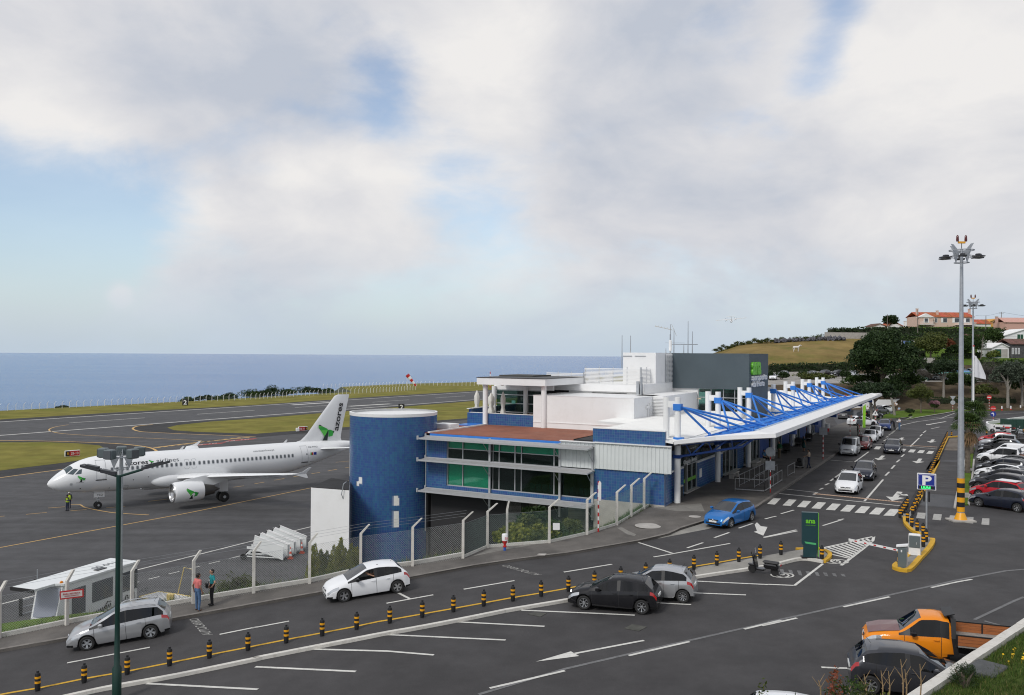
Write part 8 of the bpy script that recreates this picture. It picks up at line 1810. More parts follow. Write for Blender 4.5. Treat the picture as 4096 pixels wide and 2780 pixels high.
def palm(label,base,h,r,n=46):
 o=thing('palm_tree',label,'palm tree',tuple(base));tr=MB();zz=np.linspace(0,h,22);tr.lathe([(.22-.05*z/h+.025*(i%2),z)for i,z in enumerate(zz)],10);tr.obj('trunk',M_BARK,o)
 for dead in(0,1):
  for k in range(n if not dead else 26):
   a=RND.random()*6.283;el=(RND.random()*1.5-.25)if not dead else-1.25+.35*RND.random();L=r*(.8+.3*RND.random())*(1 if not dead else .8);mb=MB();d=Vector((math.cos(a)*math.cos(el),math.sin(a)*math.cos(el),math.sin(el)));hub=Vector((0,0,h))+d*L*.45;mb.tube([(0,0,h-(.5*RND.random()if dead else 0)),hub],.012,3);sd=d.cross(Vector((0,0,1))).normalized();up=sd.cross(d)
   for j in range(9):
    t=(j-4)/4*1.15;e=d*math.cos(t)+sd*math.sin(t);w_=e.cross(up).normalized()*.035*r;q1=hub+e*L*.35;q2=hub+e*L*.6+Vector((0,0,-.22*L));mb.add([hub,q1+w_,q2,q1-w_],[(0,1,2,3)])
   mb.obj('dead_frond' if dead else 'frond',L_DEAD if dead else L_MID,o)
 return o
q=G(*ZC(335,790),.1);zc_=GY(*Z3b(1330,700),q.y).z;palm('shaggy fan palm with hanging brown fronds beside the light mast',tuple(q),zc_-q.z,1.75);q2=G(*ZC(395,500),.1);zc_=GY(*Z3b(1370,470),q2.y).z;palm('taller fan palm just behind the first one',tuple(q2),zc_-q2.z,1.95)
GH='clipped hedges on the hillside'
hedge('dark hedge along the foot of the dry pasture',hp(Z1b,(772,0,216),(1200,0,216),(1600,0,216),(2000,0,216)),1.6,2.4,9,.26);hedge('hedge climbing the right-hand edge of the pasture',hp(Z2b,(120,0,222),(200,0,234),(290,0,246),(400,0,262)),2.2,2.8,9,.28,L_MID);hedge('dark hedge on the skyline above the pasture',hp(Z1b,(1640,0,266),(2222,0,268))+hp(Z2b,(400,0,270),(920,0,274)),2.2,2.9,7,.3)
for i,(x0,x1,d,h,lb)in enumerate([(420,1450,258,2.2,'long hedge below the pink house'),(640,1420,250,2.6,'thick leafy row over the washing lines'),(1500,2110,262,2.4,'hedge left of the pink house on the right'),(1660,2010,278,2.6,'square hedge before the orange roofs'),(920,1640,282,2.2,'hedge at the foot of the pink house'),(870,1010,216,2.6,'hedge left of the stone retaining wall'),(1130,1440,216,2.6,'hedge right of the stone retaining wall'),(1650,2330,214,3.2,'overgrown hedge below the white garage'),(760,1000,233,1.9,'short hedge left of the yew dome'),(380,600,244,2.2,'garden hedge inside the pasture corner'),(1240,1700,228,1.6,'low hedge beside the rust coloured tree'),(1420,1660,246,3.0,'dense hedge left of the low white house'),(1640,2200,190,2.6,'unkempt hedge on the bank right of the flag pole')]):hedge(lb,hp(Z2b,(x0,0,d),((x0+x1)/2,0,d),(x1,0,d)),2.4,h,8,.28,[L_HEDGE,L_MID,L_HEDGE][i%3],.22,GH)
for x,d,r,lb in[(1250,201,1.5,'wide clipped bush in front of the upper lot'),(960,200,1.7,'bush between the first two pale cars of the upper lot'),(1835,200,.9,'upright bush before the black crossover'),(1905,200,.9,'upright bush right of the black crossover'),(785,200,1.2,'bush at the corner of the grey box')]:bush('clipped_bush',lb,onhill(Z1b,x,d),(r,.9,1.0),1200,.18,L_HEDGE)
tree('yew_tree','broad dome shaped garden tree on the lawn above the upper lot',onhill(Z2b,1085,226),7.2,(5.0,4,3.3),9000,.24,L_OLIVE,.3,3.9,k=26,fill=.4);tree('maple_tree','rust coloured garden tree right of the dome shaped one',onhill(Z2b,1305,232),4.9,(1.9,1.6,1.6),2600,.2,L_RUST,.14,3.2);tree('feathery_tree','feathery green tree behind the flag pole',onhill(Z2b,1640,225),8.4,(3.2,2.4,3.6),6500,.2,L_MID,.2,4.2,aspect=.3);tree('garden_tree','round tree in front of the brown roofed white house',onhill(Z2b,1880,236),7.0,(3.3,2.4,2.5),5000,.24,L_MID,.2,4.4);tree('garden_tree','dark shrub tree left of the feathery one',onhill(Z2b,1440,228),4.6,(3.0,2,1.9),4000,.22,L_DARK,.15,2.4);bush('red_shrub','dull red shrub left of the dome shaped tree',onhill(Z2b,830,230),(2.0,1,.9),1300,.18,L_RED)
tree('round_tree','dark tree on the skyline left of the pink house',onhill(Z2b,570,285),6.2,(2.8,2,2.4),3500,.28,L_DARK,.2,3.8);bush('garden_bush','light bush under the round garden tree',onhill(Z2b,1885,226),(1.9,1.2,1.1),1500,.2,L_LIGHT);bush('garden_bush','tall pale shrub over the washing lines',onhill(Z2b,1230,248),(1.6,1,2.2),1500,.2,L_OLIVE)
rd_=[]
for i in range(26):
 t=i/25;x=20+1560*t;d=259;q=onhill(Z1b,x,d);bush('reed_clump','ragged reed clump along the stone wall on the pasture ridge',(q[0],d+RND.random(),q[2]),(.9+RND.random()*.8,.6,.5+.55*RND.random()),260,.34,L_OLIVE,'reed clumps along the pasture ridge',k=4,stems=False,aspect=.16)
sw=thing('stone_wall','tumbled dark stone wall along the top of the pasture','wall',onhill(Z1b,1100,258));o0=Vector(sw.location);me_s=[]
for k in range(4):mb=MB();mb.ball((0,0,0),.5,.4,.36,6,4);me=mb.mesh('stone',M_GALV if False else(MATS.get('field_stone')or mat('field_stone',(.10,.10,.115),.9,var=.5,scale=2)));me.vertices.foreach_set('co',(np.array([v.co for v in me.vertices])*(1+.25*NPR.normal(size=(len(me.vertices),3)))).ravel());me_s.append(me)
for i in range(150):q=Vector(onhill(Z1b,860+1000*RND.random(),258.5+RND.random()*1.2));inst('stone',me_s[i%4],sw,q-o0+Vector((0,0,.2+.6*RND.random())),(RND.random()*3,RND.random()*3,RND.random()*3),.8+.5*RND.random())
def lowwall(name,label,pts,h,t_,m):
 P=[Vector(p)for p in pts];o=thing(name,label,'wall',tuple(P[0]));mb=MB()
 for a,b in zip(P,P[1:]):a,b=a-P[0],b-P[0];n=Vector((-(b-a).y,(b-a).x,0)).normalized()*t_;mb.slab([a-Vector((0,0,.5)),b-Vector((0,0,.5)),b+Vector((0,0,h)),a+Vector((0,0,h))],n)
 mb.obj('wall',m,o);MB().slab([P[0]*0+Vector((0,-.03,h)),P[-1]-P[0]+Vector((0,-.03,h)),P[-1]-P[0]+Vector((0,.2,h)),Vector((0,.2,h))],(0,0,.06)).obj('coping',m,o)if len(P)==2 else None;return o
lowwall('retaining_wall','grey stone retaining wall between two hedges above the upper lot',hp(Z2b,(990,0,216.5),(1140,0,216.5)),2.6,.5,M_CONC);lowwall('lot_wall','long pale parapet behind the cars of the upper lot',hp(Z1b,(760,0,213),(1400,0,213),(2050,0,213)),.9,.3,M_CONC);lowwall('hill_wall','grey block wall on the pasture ridge below the skyline hedge',hp(Z1b,(1580,0,263),(2300,0,264)),1.8,.3,M_CONC);lowwall('stone_wall','old stone wall on the bank right of the light mast',hp(Z2b,(1500,0,186),(1650,0,186)),1.5,.5,M_CONC)
P=[G(*f(*p))for f,p in[(ZR2,(1150,620)),(ZR2,(1500,625)),(ZR2,(1900,620)),(ZR2,(2253,618)),(Z3b,(300,432)),(Z3b,(498,410))]];P=[(p.x,p.y+7,6.85)for p in P];lowwall('garden_wall','low white garden wall curving behind the forecourt cars',P,1.9,.3,M_WHITE)
cp=s2(Z3b,(2300,620),(2010,650),(1700,700),(1600,715),(1590,735),(1640,762),(1800,775),(2010,778));cw_=thing('planter_wall','rounded white planter wall around a grass bed on the right','wall',(cp[3].x,cp[3].y,6.9));o0=Vector((cp[3].x,cp[3].y,6.9));sp3=smooth_path(cp,4)
for a,b in zip(sp3,sp3[1:]):a,b=Vector((*a,6.9))-o0,Vector((*b,6.9))-o0;n=Vector((-(b-a).y,(b-a).x,0)).normalized()*.25;MB().slab([a,b,b+n,a+n],(0,0,1.0)).obj('wall_section',M_WHITE,cw_)
flat_sheet('planter_grass',sp3,7.45,M_LAWN)
q=G(*Z3b(2010,770));sh=thing('garden_shed','dark green boarded shed behind the white planter wall','shed',(q.x,q.y+.4,6.9));mg_=mat('shed_green',(.012,.05,.035),.6,var=.15,scale=2)
for k in range(14):MB().box(k*.5,k*.5+.47,0,.06,0,GY(*Z3b(2010,575),q.y).z-6.9).obj('board',mg_,sh)
MB().box(0,7,.06,2.4,0,GY(*Z3b(2010,575),q.y).z-6.95).obj('body',mg_,sh)
# houses
M_PINKW=mat('pink_render',(.62,.46,.38),.8,var=.04,scale=.6);M_TILE=mat('roof_tile_red',(.42,.12,.05),.8,var=.25,scale=1.2,island=.25);M_TILEB=mat('roof_tile_brown',(.15,.08,.06),.8,var=.3,scale=1.2,island=.25);M_ORW=mat('orange_render',(.65,.36,.10),.8);M_PINK2=mat('salmon_render',(.60,.36,.30),.8);M_STONE=mat('dark_stone',(.07,.07,.072),.9,var=.5,scale=1.5,bump=.5,bscale=4);M_DGR=mat('green_door',(.012,.07,.035),.6);M_PANE=mat('house_pane',(.06,.07,.08),.1)
def house(label,c,W_,D,h,rh,wallm,roofm,wins=(),rz=0.0,gable='x',chim=(),name='house',base=1.5):
 o=thing(name,label,'house',c,rz);MB().box(-W_/2,W_/2,0,D,-base,h).obj('wall',wallm,o);e=.35;ro=thing('roof',None,None,(0,0,h),0,None,o);NT_=max(6,int((W_ if gable=='x' else D)/.45))
 if gable=='x':A=[(-W_/2-e,-e,-.1),(W_/2+e,-e,-.1),(W_/2+e,D/2,rh),(-W_/2-e,D/2,rh)];B=[(W_/2+e,D+e,-.1),(-W_/2-e,D+e,-.1),(-W_/2-e,D/2,rh),(W_/2+e,D/2,rh)]
 else:A=[(-W_/2-e,D+e,-.1),(-W_/2-e,-e,-.1),(0,-e,rh),(0,D+e,rh)];B=[(W_/2+e,-e,-.1),(W_/2+e,D+e,-.1),(0,D+e,rh),(0,-e,rh)];MB().slab([(-W_/2,0,h-.05),(W_/2,0,h-.05),(0,0,h+rh-.05)],(0,D,0)).obj('gable',wallm,o)
 for Q in(A,B):
  Q=[Vector(p)for p in Q];MB().slab(Q,(0,0,-.12)).obj('roof_slope',wallm if roofm is None else roofm,ro)
  if roofm:
   tm=MB()
   for i in range(NT_):a,b=Q[0].lerp(Q[1],(i+.15)/NT_),Q[0].lerp(Q[1],(i+.75)/NT_);a2,b2_=Q[3].lerp(Q[2],(i+.15)/NT_),Q[3].lerp(Q[2],(i+.75)/NT_);tm.slab([a,b,b2_,a2],(0,0,.07))
   tm.obj('roof_tile',roofm,ro)['kind']='stuff'
 for x,y,hh in chim:MB().box(x-.35,x+.35,y-.35,y+.35,-.2,rh+hh).obj('chimney',wallm if wallm is not M_STONE else M_WHITE,ro);MB().box(x-.45,x+.45,y-.45,y+.45,rh+hh,rh+hh+.15).obj('chimney_cap',M_WHITE,ro)
 for(x,z,w_,hh,kd)in wins:
  MB().box(x-w_/2-.12,x+w_/2+.12,-.06,.02,z-.12,z+hh+.12).obj('window_frame',M_WPAINT,o)
  if kd=='s':
   MB().box(x-w_*.2,x+w_*.5,-.09,-.05,z,z+hh).obj('window_pane',M_PANE,o);MB().box(x-w_*.5,x-w_*.2,-.12,-.05,z,z+hh).obj('shutter',M_WPAINT,o)
  elif kd=='d':MB().box(x-w_/2,x,-.1,-.05,z,z+hh).obj('door',M_DGR,o);MB().box(x,x+w_/2,-.1,-.05,z,z+hh).obj('curtain',M_CONC,o)
  else:MB().box(x-w_/2,x+w_/2,-.09,-.05,z,z+hh).obj('window_pane',M_PANE if kd!='g' else M_DGR,o);MB().box(x-.04,x+.04,-.11,-.05,z,z+hh).obj('mullion',M_WPAINT,o)
 return o
Y0=309;ppm=FPX/Y0/3.1536*3.1536
def hx(f,x,y,d):r=ray(*f(x,y));return r.x*d,CZ+r.z*d
x0,z0=hx(Z2b,925,268,Y0);x1,zt=hx(Z2b,1625,148,Y0);zr_=hx(Z2b,1200,106,Y0)[1];W_=x1-x0;cx0=(x0+x1)/2
wn_=[((a-1275)/700*W_,.9+0*a,w_,1.5,k)for a,w_,k in((1150,.8,'w'),(1252,2.0,'s'),(1400,2.3,'s'),(1540,2.0,'s'))]
hs=house('long pink two-storey house with a red tiled roof and white balconies on the hilltop',(cx0,Y0,z0+.6),W_,9,zt-z0-.6,zr_-zt+.6,M_PINKW,M_TILE,wn_,0,'x',[(-W_/2+.5,2,1.2),(-W_/2+7.9,2,.5),(W_/2+.0,3,1.2)])
MB().box(-W_/2-.3,-W_/2+4.6,-1.6,0,0,zt-z0-.9).obj('bay',M_PINKW,hs);MB().slab([(-W_/2-.8,-1.9,zt-z0-1.0),(-W_/2+5.1,-1.9,zt-z0-1.0),(-W_/2+2.15,-1.9,zt-z0+.4)],(0,2.0,0)).obj('porch_gable',M_WHITE,hs);MB().box(-W_/2+1.2,-W_/2+3.0,-1.68,-1.6,.6,2.3).obj('balcony_door',M_WPAINT,hs);MB().box(-W_/2+1.5,-W_/2+2.7,-1.72,-1.66,.7,2.2).obj('window_pane',M_PANE,hs)
for b0,b1 in((-W_/2-.2,-W_/2+4.8),(3.2,W_/2)):
 mb=MB();
 for k in range(int((b1-b0)/.25)):mb.box(b0+k*.25,b0+k*.25+.05,-2.3,-2.25,.0,.9)
 mb.box(b0,b1,-2.32,-2.23,.9,.98);mb.box(b0,b1,-2.3,0,-.1,0);mb.obj('balustrade',M_WPAINT,hs)['kind']='stuff'
for lb,xa,xb,zb_,zt_,zr2,d,wm,rm,gb_,wins,ch in[('small white gabled house with chimney half hidden behind the skyline hedge',535,725,290,262,212,300,M_WHITE,M_TILE,'y',(),[(5,3,.3)]),('white shed roof farther left behind the skyline hedge',370,510,290,262,232,300,M_WHITE,M_TILEB,'y',(),()),('house with a wide red roof right of the second light mast',1650,1840,262,232,178,315,M_WHITE,M_TILE,'x',(),()),('bright orange house on the skyline',1810,2010,265,215,172,318,M_ORW,M_ORW,'y',(),[(-4,2,-.8)]),('salmon pink house with a pink roof at the right edge of the hill',2020,2420,330,215,155,285,M_PINK2,M_PINK2,'x',[(4.5,2.6,1.6,1.6,'w')],[(-7,2,.3)]),('low white house with a long brown roof behind the round tree',1610,2060,540,412,365,246,M_WHITE,M_TILEB,'x',[(-4.3,.6,1.1,1.7,'w')],[(4.5,4,.8)]),('tall white gabled house at the right edge of the picture',1975,2560,640,395,300,238,M_WHITE,M_WHITE,'y',[(-1.3,4.3,1.6,1.7,'g')],()),('white garage with a half open green door',1850,2090,668,540,478,226,M_WHITE,M_WHITE,'y',[(-.05,.15,3.4,2.2,'d')],()),('dark stone house with narrow white slits at the right edge',2096,2460,690,488,425,225,M_STONE,M_TILEB,'x',[(-3.4,1.6,.25,1.4,'w'),(-2.6,1.6,.25,1.4,'w'),(-1.8,1.6,.25,1.4,'w')],())]:
 xx0,zz0=hx(Z2b,xa,zb_,d);xx1,zz1=hx(Z2b,xb,zt_,d);zz2=hx(Z2b,xa,zr2,d)[1];house(lb,((xx0+xx1)/2,d,zz0),xx1-xx0,7,zz1-zz0,zz2-zz1,wm,rm,wins,0,gb_,ch,base=4)
M_POLE=mat('wooden_pole',(.16,.14,.12),.9);heads={}
for i,(x,yt,yb,d,lb)in enumerate([(537,118,255,262,'thin grey pole left of the pink house, on the skyline'),(920,55,330,255,'tall grey pole at the left corner of the pink house'),(1780,135,310,262,'dark pole in front of the red roof'),(1975,88,240,320,'pole with a cross arm above the orange house'),(1715,400,660,222,'leaning dark pole beside the flag'),(2062,720,850,195,'pale short lamp post over the purple blossom')]):
 xx,zt_=hx(Z2b,x,yt,d);zb_=hx(Z2b,x,yb,d)[1];o=thing('utility_pole',lb,'pole',(xx,d,zb_-.5));MB().tube([(0,0,0),(.6 if i==4 else 0,0,zt_-zb_+.5)],[.14,.1],6).obj('pole',M_POLE if i!=5 else M_CONC,o);heads[i]=Vector((xx,d,zt_))
 if i==3:MB().box(-.9,.9,-.05,.05,zt_-zb_,zt_-zb_+.12).obj('cross_arm',M_POLE,o)
def sag(label,a,b,s=.6):o=tag(MB().tube([a.lerp(b,t)-Vector((0,0,s*4*t*(1-t)))for t in np.linspace(0,1,9)],.035,4).obj('wire',M_BLACK),label,'wire');return o
sag('wire slung between the two poles left of the pink house',heads[0]-Vector((0,0,2.4)),heads[1]-Vector((0,0,8)));sag('wire running left from the cross arm pole over the red roof',heads[3],Vector((*hx(Z2b,1650,132,312)[0:1],312,hx(Z2b,1650,132,312)[1])));sag('wire running right from the cross arm pole',heads[3],heads[3]+Vector((26,0,-2.6)));sag('slack wire from the dark pole down to the leaning pole',heads[2]-Vector((0,0,1)),heads[4],3)
xs_=[(712,0),(808,0),(912,0),(1018,0),(1118,0),(1250,0)];q0=Vector(onhill(Z2b,712,240));wlx=thing('washing_line','white post washing line hung with cloths under the leafy row','washing line',tuple(q0));tops=[]
for x,_ in xs_:xx,zt_=hx(Z2b,x,450,240);zb_=hx(Z2b,x,530,240)[1];MB().box(xx-q0.x-.12,xx-q0.x+.12,-.1,.1,zb_-q0.z-.5,zt_-q0.z).obj('post',M_WPAINT,wlx);tops.append(Vector((xx-q0.x,0,zt_-q0.z)))
MB().tube(tops,.02,4).obj('line',M_GALV,wlx)
for i,(xa,xb,d1,d2,m_)in enumerate([(735,800,50,40,'lblue'),(800,830,30,36,'teal'),(865,985,10,50,'white'),(985,1075,48,10,'white'),(1050,1075,40,40,'lblue'),(1080,1110,40,42,'navy'),(1258,1300,20,50,'white')]):
 xx0,za=hx(Z2b,xa,455,240);xx1,_=hx(Z2b,xb,455,240);k_=240/FPX/3.1536;m_=MATS.get('cloth_'+m_)or mat('cloth_'+m_,dict(lblue=(.16,.24,.5),teal=(.02,.12,.12),white=(.66,.64,.6),navy=(.04,.07,.22))[m_],.9);o=tag(MB().slab([(xx0,239.9,za),(xx1,239.9,za-.05),(xx1,239.9,za-d2*k_),((xx0+xx1)/2,239.8,za-max(d1,d2)*k_*1.15),(xx0,239.9,za-d1*k_)],(0,.05,0)).obj('hanging_cloth',m_),['blue cloth hanging at the left end of the washing line','small dark green cloth next to the blue one on the washing line','large white sheet folded over the washing line','white sheet right of the folded one on the washing line','narrow blue cloth by the middle post of the washing line','navy cloth on the washing line beyond the sheets','white cloth slipping from the last post of the washing line'][i],'laundry')
M_NET=mat('green_shade_net',(.03,.15,.12),.8);q0=Vector(onhill(Z2b,1040,188));nt_=thing('shade_net','dark green shade net on thin posts over the open silver car','shade net',tuple(q0));P=[Vector((*(lambda t:(t[0],d,t[1]))(hx(Z2b,x,y,d)),))-q0 for x,y,d in((1040,868,188),(1640,858,188),(1620,845,196),(1060,852,196))];MB().slab(P,(0,0,.05)).obj('net',M_NET,nt_);MB().slab([P[0],P[3],P[3]*.8+Vector((0,0,-2.6)),Vector((-3.3,-1,-.4)),Vector((-.2,-.5,-2.0))],(.05,0,.03)).obj('net_side',M_NET,nt_)
for p in P:MB().tube([p,Vector((p.x,p.y,-1.5))],.06,5).obj('post',M_POLE,nt_)
# near planting
GC='young conifers behind the wire fence'
for x,yt,r,lb in[(1360,620,.55,'leftmost spiky young conifer between fence and white annex'),(1520,800,.5,'shorter conifer between the first two tall ones'),(1770,490,.62,'tallest spiky conifer in front of the white annex'),(1990,520,.60,'spiky conifer where the annex meets the round tower'),(2130,640,.55,'conifer leaning against the round tower')]:
 b=GY(*cw(x,1380),46.3);zt_=GY(*cw(x,yt),46.3).z;h=zt_-4.3;o=thing('conifer',lb,'conifer',(b.x,46.3+(.5 if r<.56 else 0),4.3),0,GC);pts_=[]
 for k in range(9):a=RND.random()*6.28;rr=r*.8*RND.random();hh=h*(.55+.45*RND.random())if k else h;n=420;z=NPR.rand(n)**.8;w_=r*.62*(1-z**2.2)+.03;th=NPR.rand(n)*6.28;pts_.append(np.stack([math.cos(a)*rr+np.cos(th)*w_,math.sin(a)*rr+np.sin(th)*w_,z*hh],1))
 leaves('foliage',np.concatenate(pts_),.10,L_YEL if x!=1520 else L_OLIVE,o,.3,droop=-1.2);MB().tube([(0,0,-.3),(0,0,h*.7)],[.07,.03],6).obj('trunk',M_BARK,o)
for i,(x,yb,yt,R_,lb,d)in enumerate([(1180,1375,1120,1.2,'leafy yellow green bush in the sunken bed below the terminal',55.5),(1330,1370,1085,1.4,'tall leafy bush in the middle of the sunken bed',56.5),(1500,1380,1130,1.2,'leafy bush at the right of the sunken bed',55.5),(1640,1310,1100,.9,'dark leafy bush behind the fence notice',56),(1820,1220,1090,.75,'small bush before the cream column',58),(1390,1200,950,1.3,'dark creeper climbing the undercroft behind the bushes',61),(1250,1385,1240,.9,'low leafy bush along the fence in the sunken bed',53.5),(1430,1385,1230,1.0,'second low leafy bush along the fence in the sunken bed',53.5)]):
 zb_,zt_=GY(*Z5(x,yb),d).z-.6,GY(*Z5(x,yt),d).z;q=GY(*Z5(x,yb),d);H=(zt_-zb_)/2;bush('leafy_bush',lb,(q.x,d,zb_),(R_,1.0,H),2600,.13,[L_YEL,L_OLIVE,L_YEL,L_MID,L_OLIVE,L_DARK,L_YEL,L_OLIVE][i],k=12,fill=.48,aspect=.7)
for i,(f,x,y,w_,h)in enumerate([(Q1,1690,515,2.0,2.4),(Q1,1860,500,3.2,3.2),(Q1,2060,490,3.0,4.2),(Q1,2250,480,4.0,5.2),(Q4,110,462,4.0,4.2),(Q4,180,455,4.2,5.6),(Q4,300,448,4.0,3.0),(Q4,425,440,5.2,5.4),(Q4,560,432,4.0,3.0),(Q4,650,425,4,2.2),(Q1,560,572,1.6,1.2),(Q4,40,465,3.5,3.0),(Q1,1970,498,3.4,2.6)]):
 q=GZ(*f(x,y),0);q=(q.x*1.02,q.y*1.02,-1.0);bush('coastal_shrub','wind-shaped dark shrub on the cliff edge behind the airfield fence',q,(w_,2.2,h*.38+.3),1500,.26,L_DARK if i%3 else L_MID,'coastal shrubs along the cliff edge')
for i in range(9):q=GZ(*Q2(1990+34*i,690-8*i),4.7);bush('weed_clump','dry dark weeds behind the fence beside the two men',(q.x,q.y+.5,4.3),(.55,.4,.35+.5*RND.random()),240,.16,L_TWIG if i%2 else L_OLIVE,'weeds behind the fence',k=4,stems=False,aspect=.12)
def tufts(name,pts,n_per,h,m,spread=.12,wdt=.012):
 N=len(pts)*n_per;P=np.repeat(np.asarray(pts),n_per,0)+np.concatenate([NPR.normal(size=(N,2))*spread,np.zeros((N,1))],1);a=NPR.rand(N)*6.28;hh=h*(.4+.8*NPR.rand(N));ln=NPR.normal(size=(N,2))*.35*hh[:,None];sx=np.stack([np.cos(a)*wdt,np.sin(a)*wdt,np.zeros(N)],1);tip=P+np.concatenate([ln,hh[:,None]],1);v=np.stack([P-sx,P+sx,tip],1).reshape(-1,3);me=bpy.data.meshes.new(name);me.vertices.add(3*N);me.vertices.foreach_set('co',v.ravel());me.loops.add(3*N);me.polygons.add(N);me.loops.foreach_set('vertex_index',np.arange(3*N));me.polygons.foreach_set('loop_start',np.arange(N)*3);me.polygons.foreach_set('loop_total',np.full(N,3));me.materials.append(m);me.update(calc_edges=True);o=link(bpy.data.objects.new(name,me));o['kind']='stuff';return o
L_GRASS=leafmat('grass_blade',(.065,.115,.02),.5);L_STRAW=leafmat('straw_blade',(.22,.19,.07),.4)
pt=[]
for a,b in zip(pth,pth[1:]):
 for k in range(int((b-a).length*9)):q=a.lerp(b,RND.random());pt.append((q.x+nrm.x*(.25+1.0*RND.random()),q.y+nrm.y*(.25+RND.random()),q.z-.05))
tufts('verge_grass',pt,14,.3,L_GRASS,.15);tufts('verge_grass_dry',pt[::3],5,.5,L_STRAW,.2,.008)
pt=[]
for a,b,c,d in zip(P2,P2[1:],bank_lo,bank_lo[1:]):
 for k in range(160):u,v=RND.random(),RND.random()**1.5;q=a.lerp(b,u).lerp(c.lerp(d,u),v*.8);pt.append(tuple(q))
tufts('bank_grass',pt,14,.28,L_GRASS,.2)
# foreground garden wall and slope
ZW=8.5;W0,W1=GZ(*k2(3050,2380,1.262)(722,500),ZW),GZ(*k2(3050,2380,1.262)(1320,112),ZW);wd=(W1-W0).normalized();wn2=Vector((wd.y,-wd.x,0))
gw=thing('garden_wall','long whitewashed coping wall between the parked pickup and the grass slope','wall',(W0.x,W0.y,ZW))
for k in range(-12,16):
 a,b=wd*(k*1.0+.006),wd*(k*1.0+.994);j=RND.random()*.02;MB().slab([a+Vector((0,0,-.14+j)),b+Vector((0,0,-.14+j)),b+wn2*.3+Vector((0,0,-.14+j)),a+wn2*.3+Vector((0,0,-.14+j))],(0,0,.14)).obj('coping_stone',M_CONCW,gw)
 MB().slab([a+wn2*.04+Vector((0,0,-.142)),b+wn2*.04+Vector((0,0,-.142)),b+wn2*.27+Vector((0,0,-.142)),a+wn2*.27+Vector((0,0,-.142))],(0,0,-2.4)).obj('wall_block',M_CONC,gw)
def slope(u,v):n=noise.noise((u*.5,v*.5,3))*.12;return W0+wd*u+wn2*v+Vector((0,0,-.22+.12*min(v,3)+.26*max(0,v-1.2)+n*min(1,v)))
mb=MB();nu,nv=56,30
for i in range(nu+1):
 for j in range(nv+1):mb.v.append(tuple(slope(-12+28*i/nu,.3+12*j/nv)))
mb.f=[(i*(nv+1)+j,(i+1)*(nv+1)+j,(i+1)*(nv+1)+j+1,i*(nv+1)+j+1)for i in range(nu)for j in range(nv)];mb.mi=[0]*len(mb.f);mb.obj('garden_slope',mat('slope_turf',(.06,.085,.02),.95,var=.35,scale=.8,dirt=((.10,.075,.04),.7,.9),bump=.6,bscale=8),smooth=60,kind='structure')
gp=[(tuple(slope(-3+16*RND.random(),.38+6.5*RND.random()**1.2)))for k in range(5200)];tufts('slope_grass',gp,11,.15,L_GRASS,.07,.008);tufts('slope_grass_dry',gp[::4],6,.16,L_STRAW,.08,.006)
fl0=None;M_FLOW=mat('yellow_flower',(.75,.48,.01),.6)
fm=MB();fm.lathe([(.0,.135),(.024,.15),(.03,.14)],7);fm.tube([(0,0,0),(0,0,.14)],.004,3);fme=fm.mesh('yellow_flower',M_FLOW)
for k in range(230):
 u=4.2+9.5*RND.random();v=.9+3.0*RND.random()+.35*math.sin(u*2);o=inst('yellow_flower',fme,None,slope(u,v)+Vector((0,0,.04)),(.3*RND.random(),.3*RND.random(),RND.random()*6),.8+.6*RND.random());tag(o,'small yellow hawkweed flower in the grass slope','flower','yellow flowers on the grass slope')
q=GZ(*k2(3050,2380,1.262)(1075,350),ZW);u_,v_=(q-W0).dot(wd),(q-W0).dot(wn2);c=slope(u_,max(.75,v_));o=thing('stone_slab','dark flat concrete slab lying in the grass beside the wall','slab',tuple(c),math.atan2(wd.y,wd.x));MB().bev(-.6,.6,-.42,.42,-.15,.12,.03).obj('slab',mat('dark_slab',(.075,.078,.08),.85,var=.2,scale=4),o)
for i,(x,y,R3,n,m,lb,v)in enumerate([(440,470,(.62,.5,.62),3800,L_MID,'shrub with reddish leaf tips in front of the graphite car',.8),(520,500,(.5,.4,.42),2400,L_OLIVE,'yellow green part of the near shrubbery',.75),(345,450,(.42,.4,.4),1800,L_RUST,'reddish twiggy shrub left of the near shrubbery',.7),(150,495,(.6,.4,.3),1800,L_MID,'low shrub covering the white roof at the bottom edge',.9),(5,495,(.3,.3,.32),700,L_OLIVE,'spiky green shrub at the far left of the near shrubbery',.9),(1015,440,(.42,.4,.42),2000,L_DARK,'dark feathery shrub on the grass side of the wall',.9),(620,505,(.5,.4,.3),1600,L_YEL,'low yellow green growth at the bottom edge',.8)]):
 d=ray(*k2(3050,2380,1.262)(x,y));t=20.0
 for _ in range(20):
  P_=Vector((d.x*t,t,CZ+d.z*t));u_=(P_-W0).dot(wd);s_=slope(u_,.3+v);t=s_.y if i!=5 else(W0+wd*u_+wn2*.7).y;
 s_=slope((Vector((d.x*t,t,0))-W0).dot(wd),.3+v);topz=CZ+d.z*t;H=max(R3[2],(topz-s_.z)*.55+R3[2]*.5);bush('garden_shrub',lb,(d.x*t,t,s_.z-.1),(R3[0],R3[1],H),n,.045 if i!=5 else .04,m,k=16,fill=.42,aspect=.4 if i!=5 else .15)
M_STALK=mat('dry_stalk',(.30,.21,.12),.9,var=.3,scale=8)
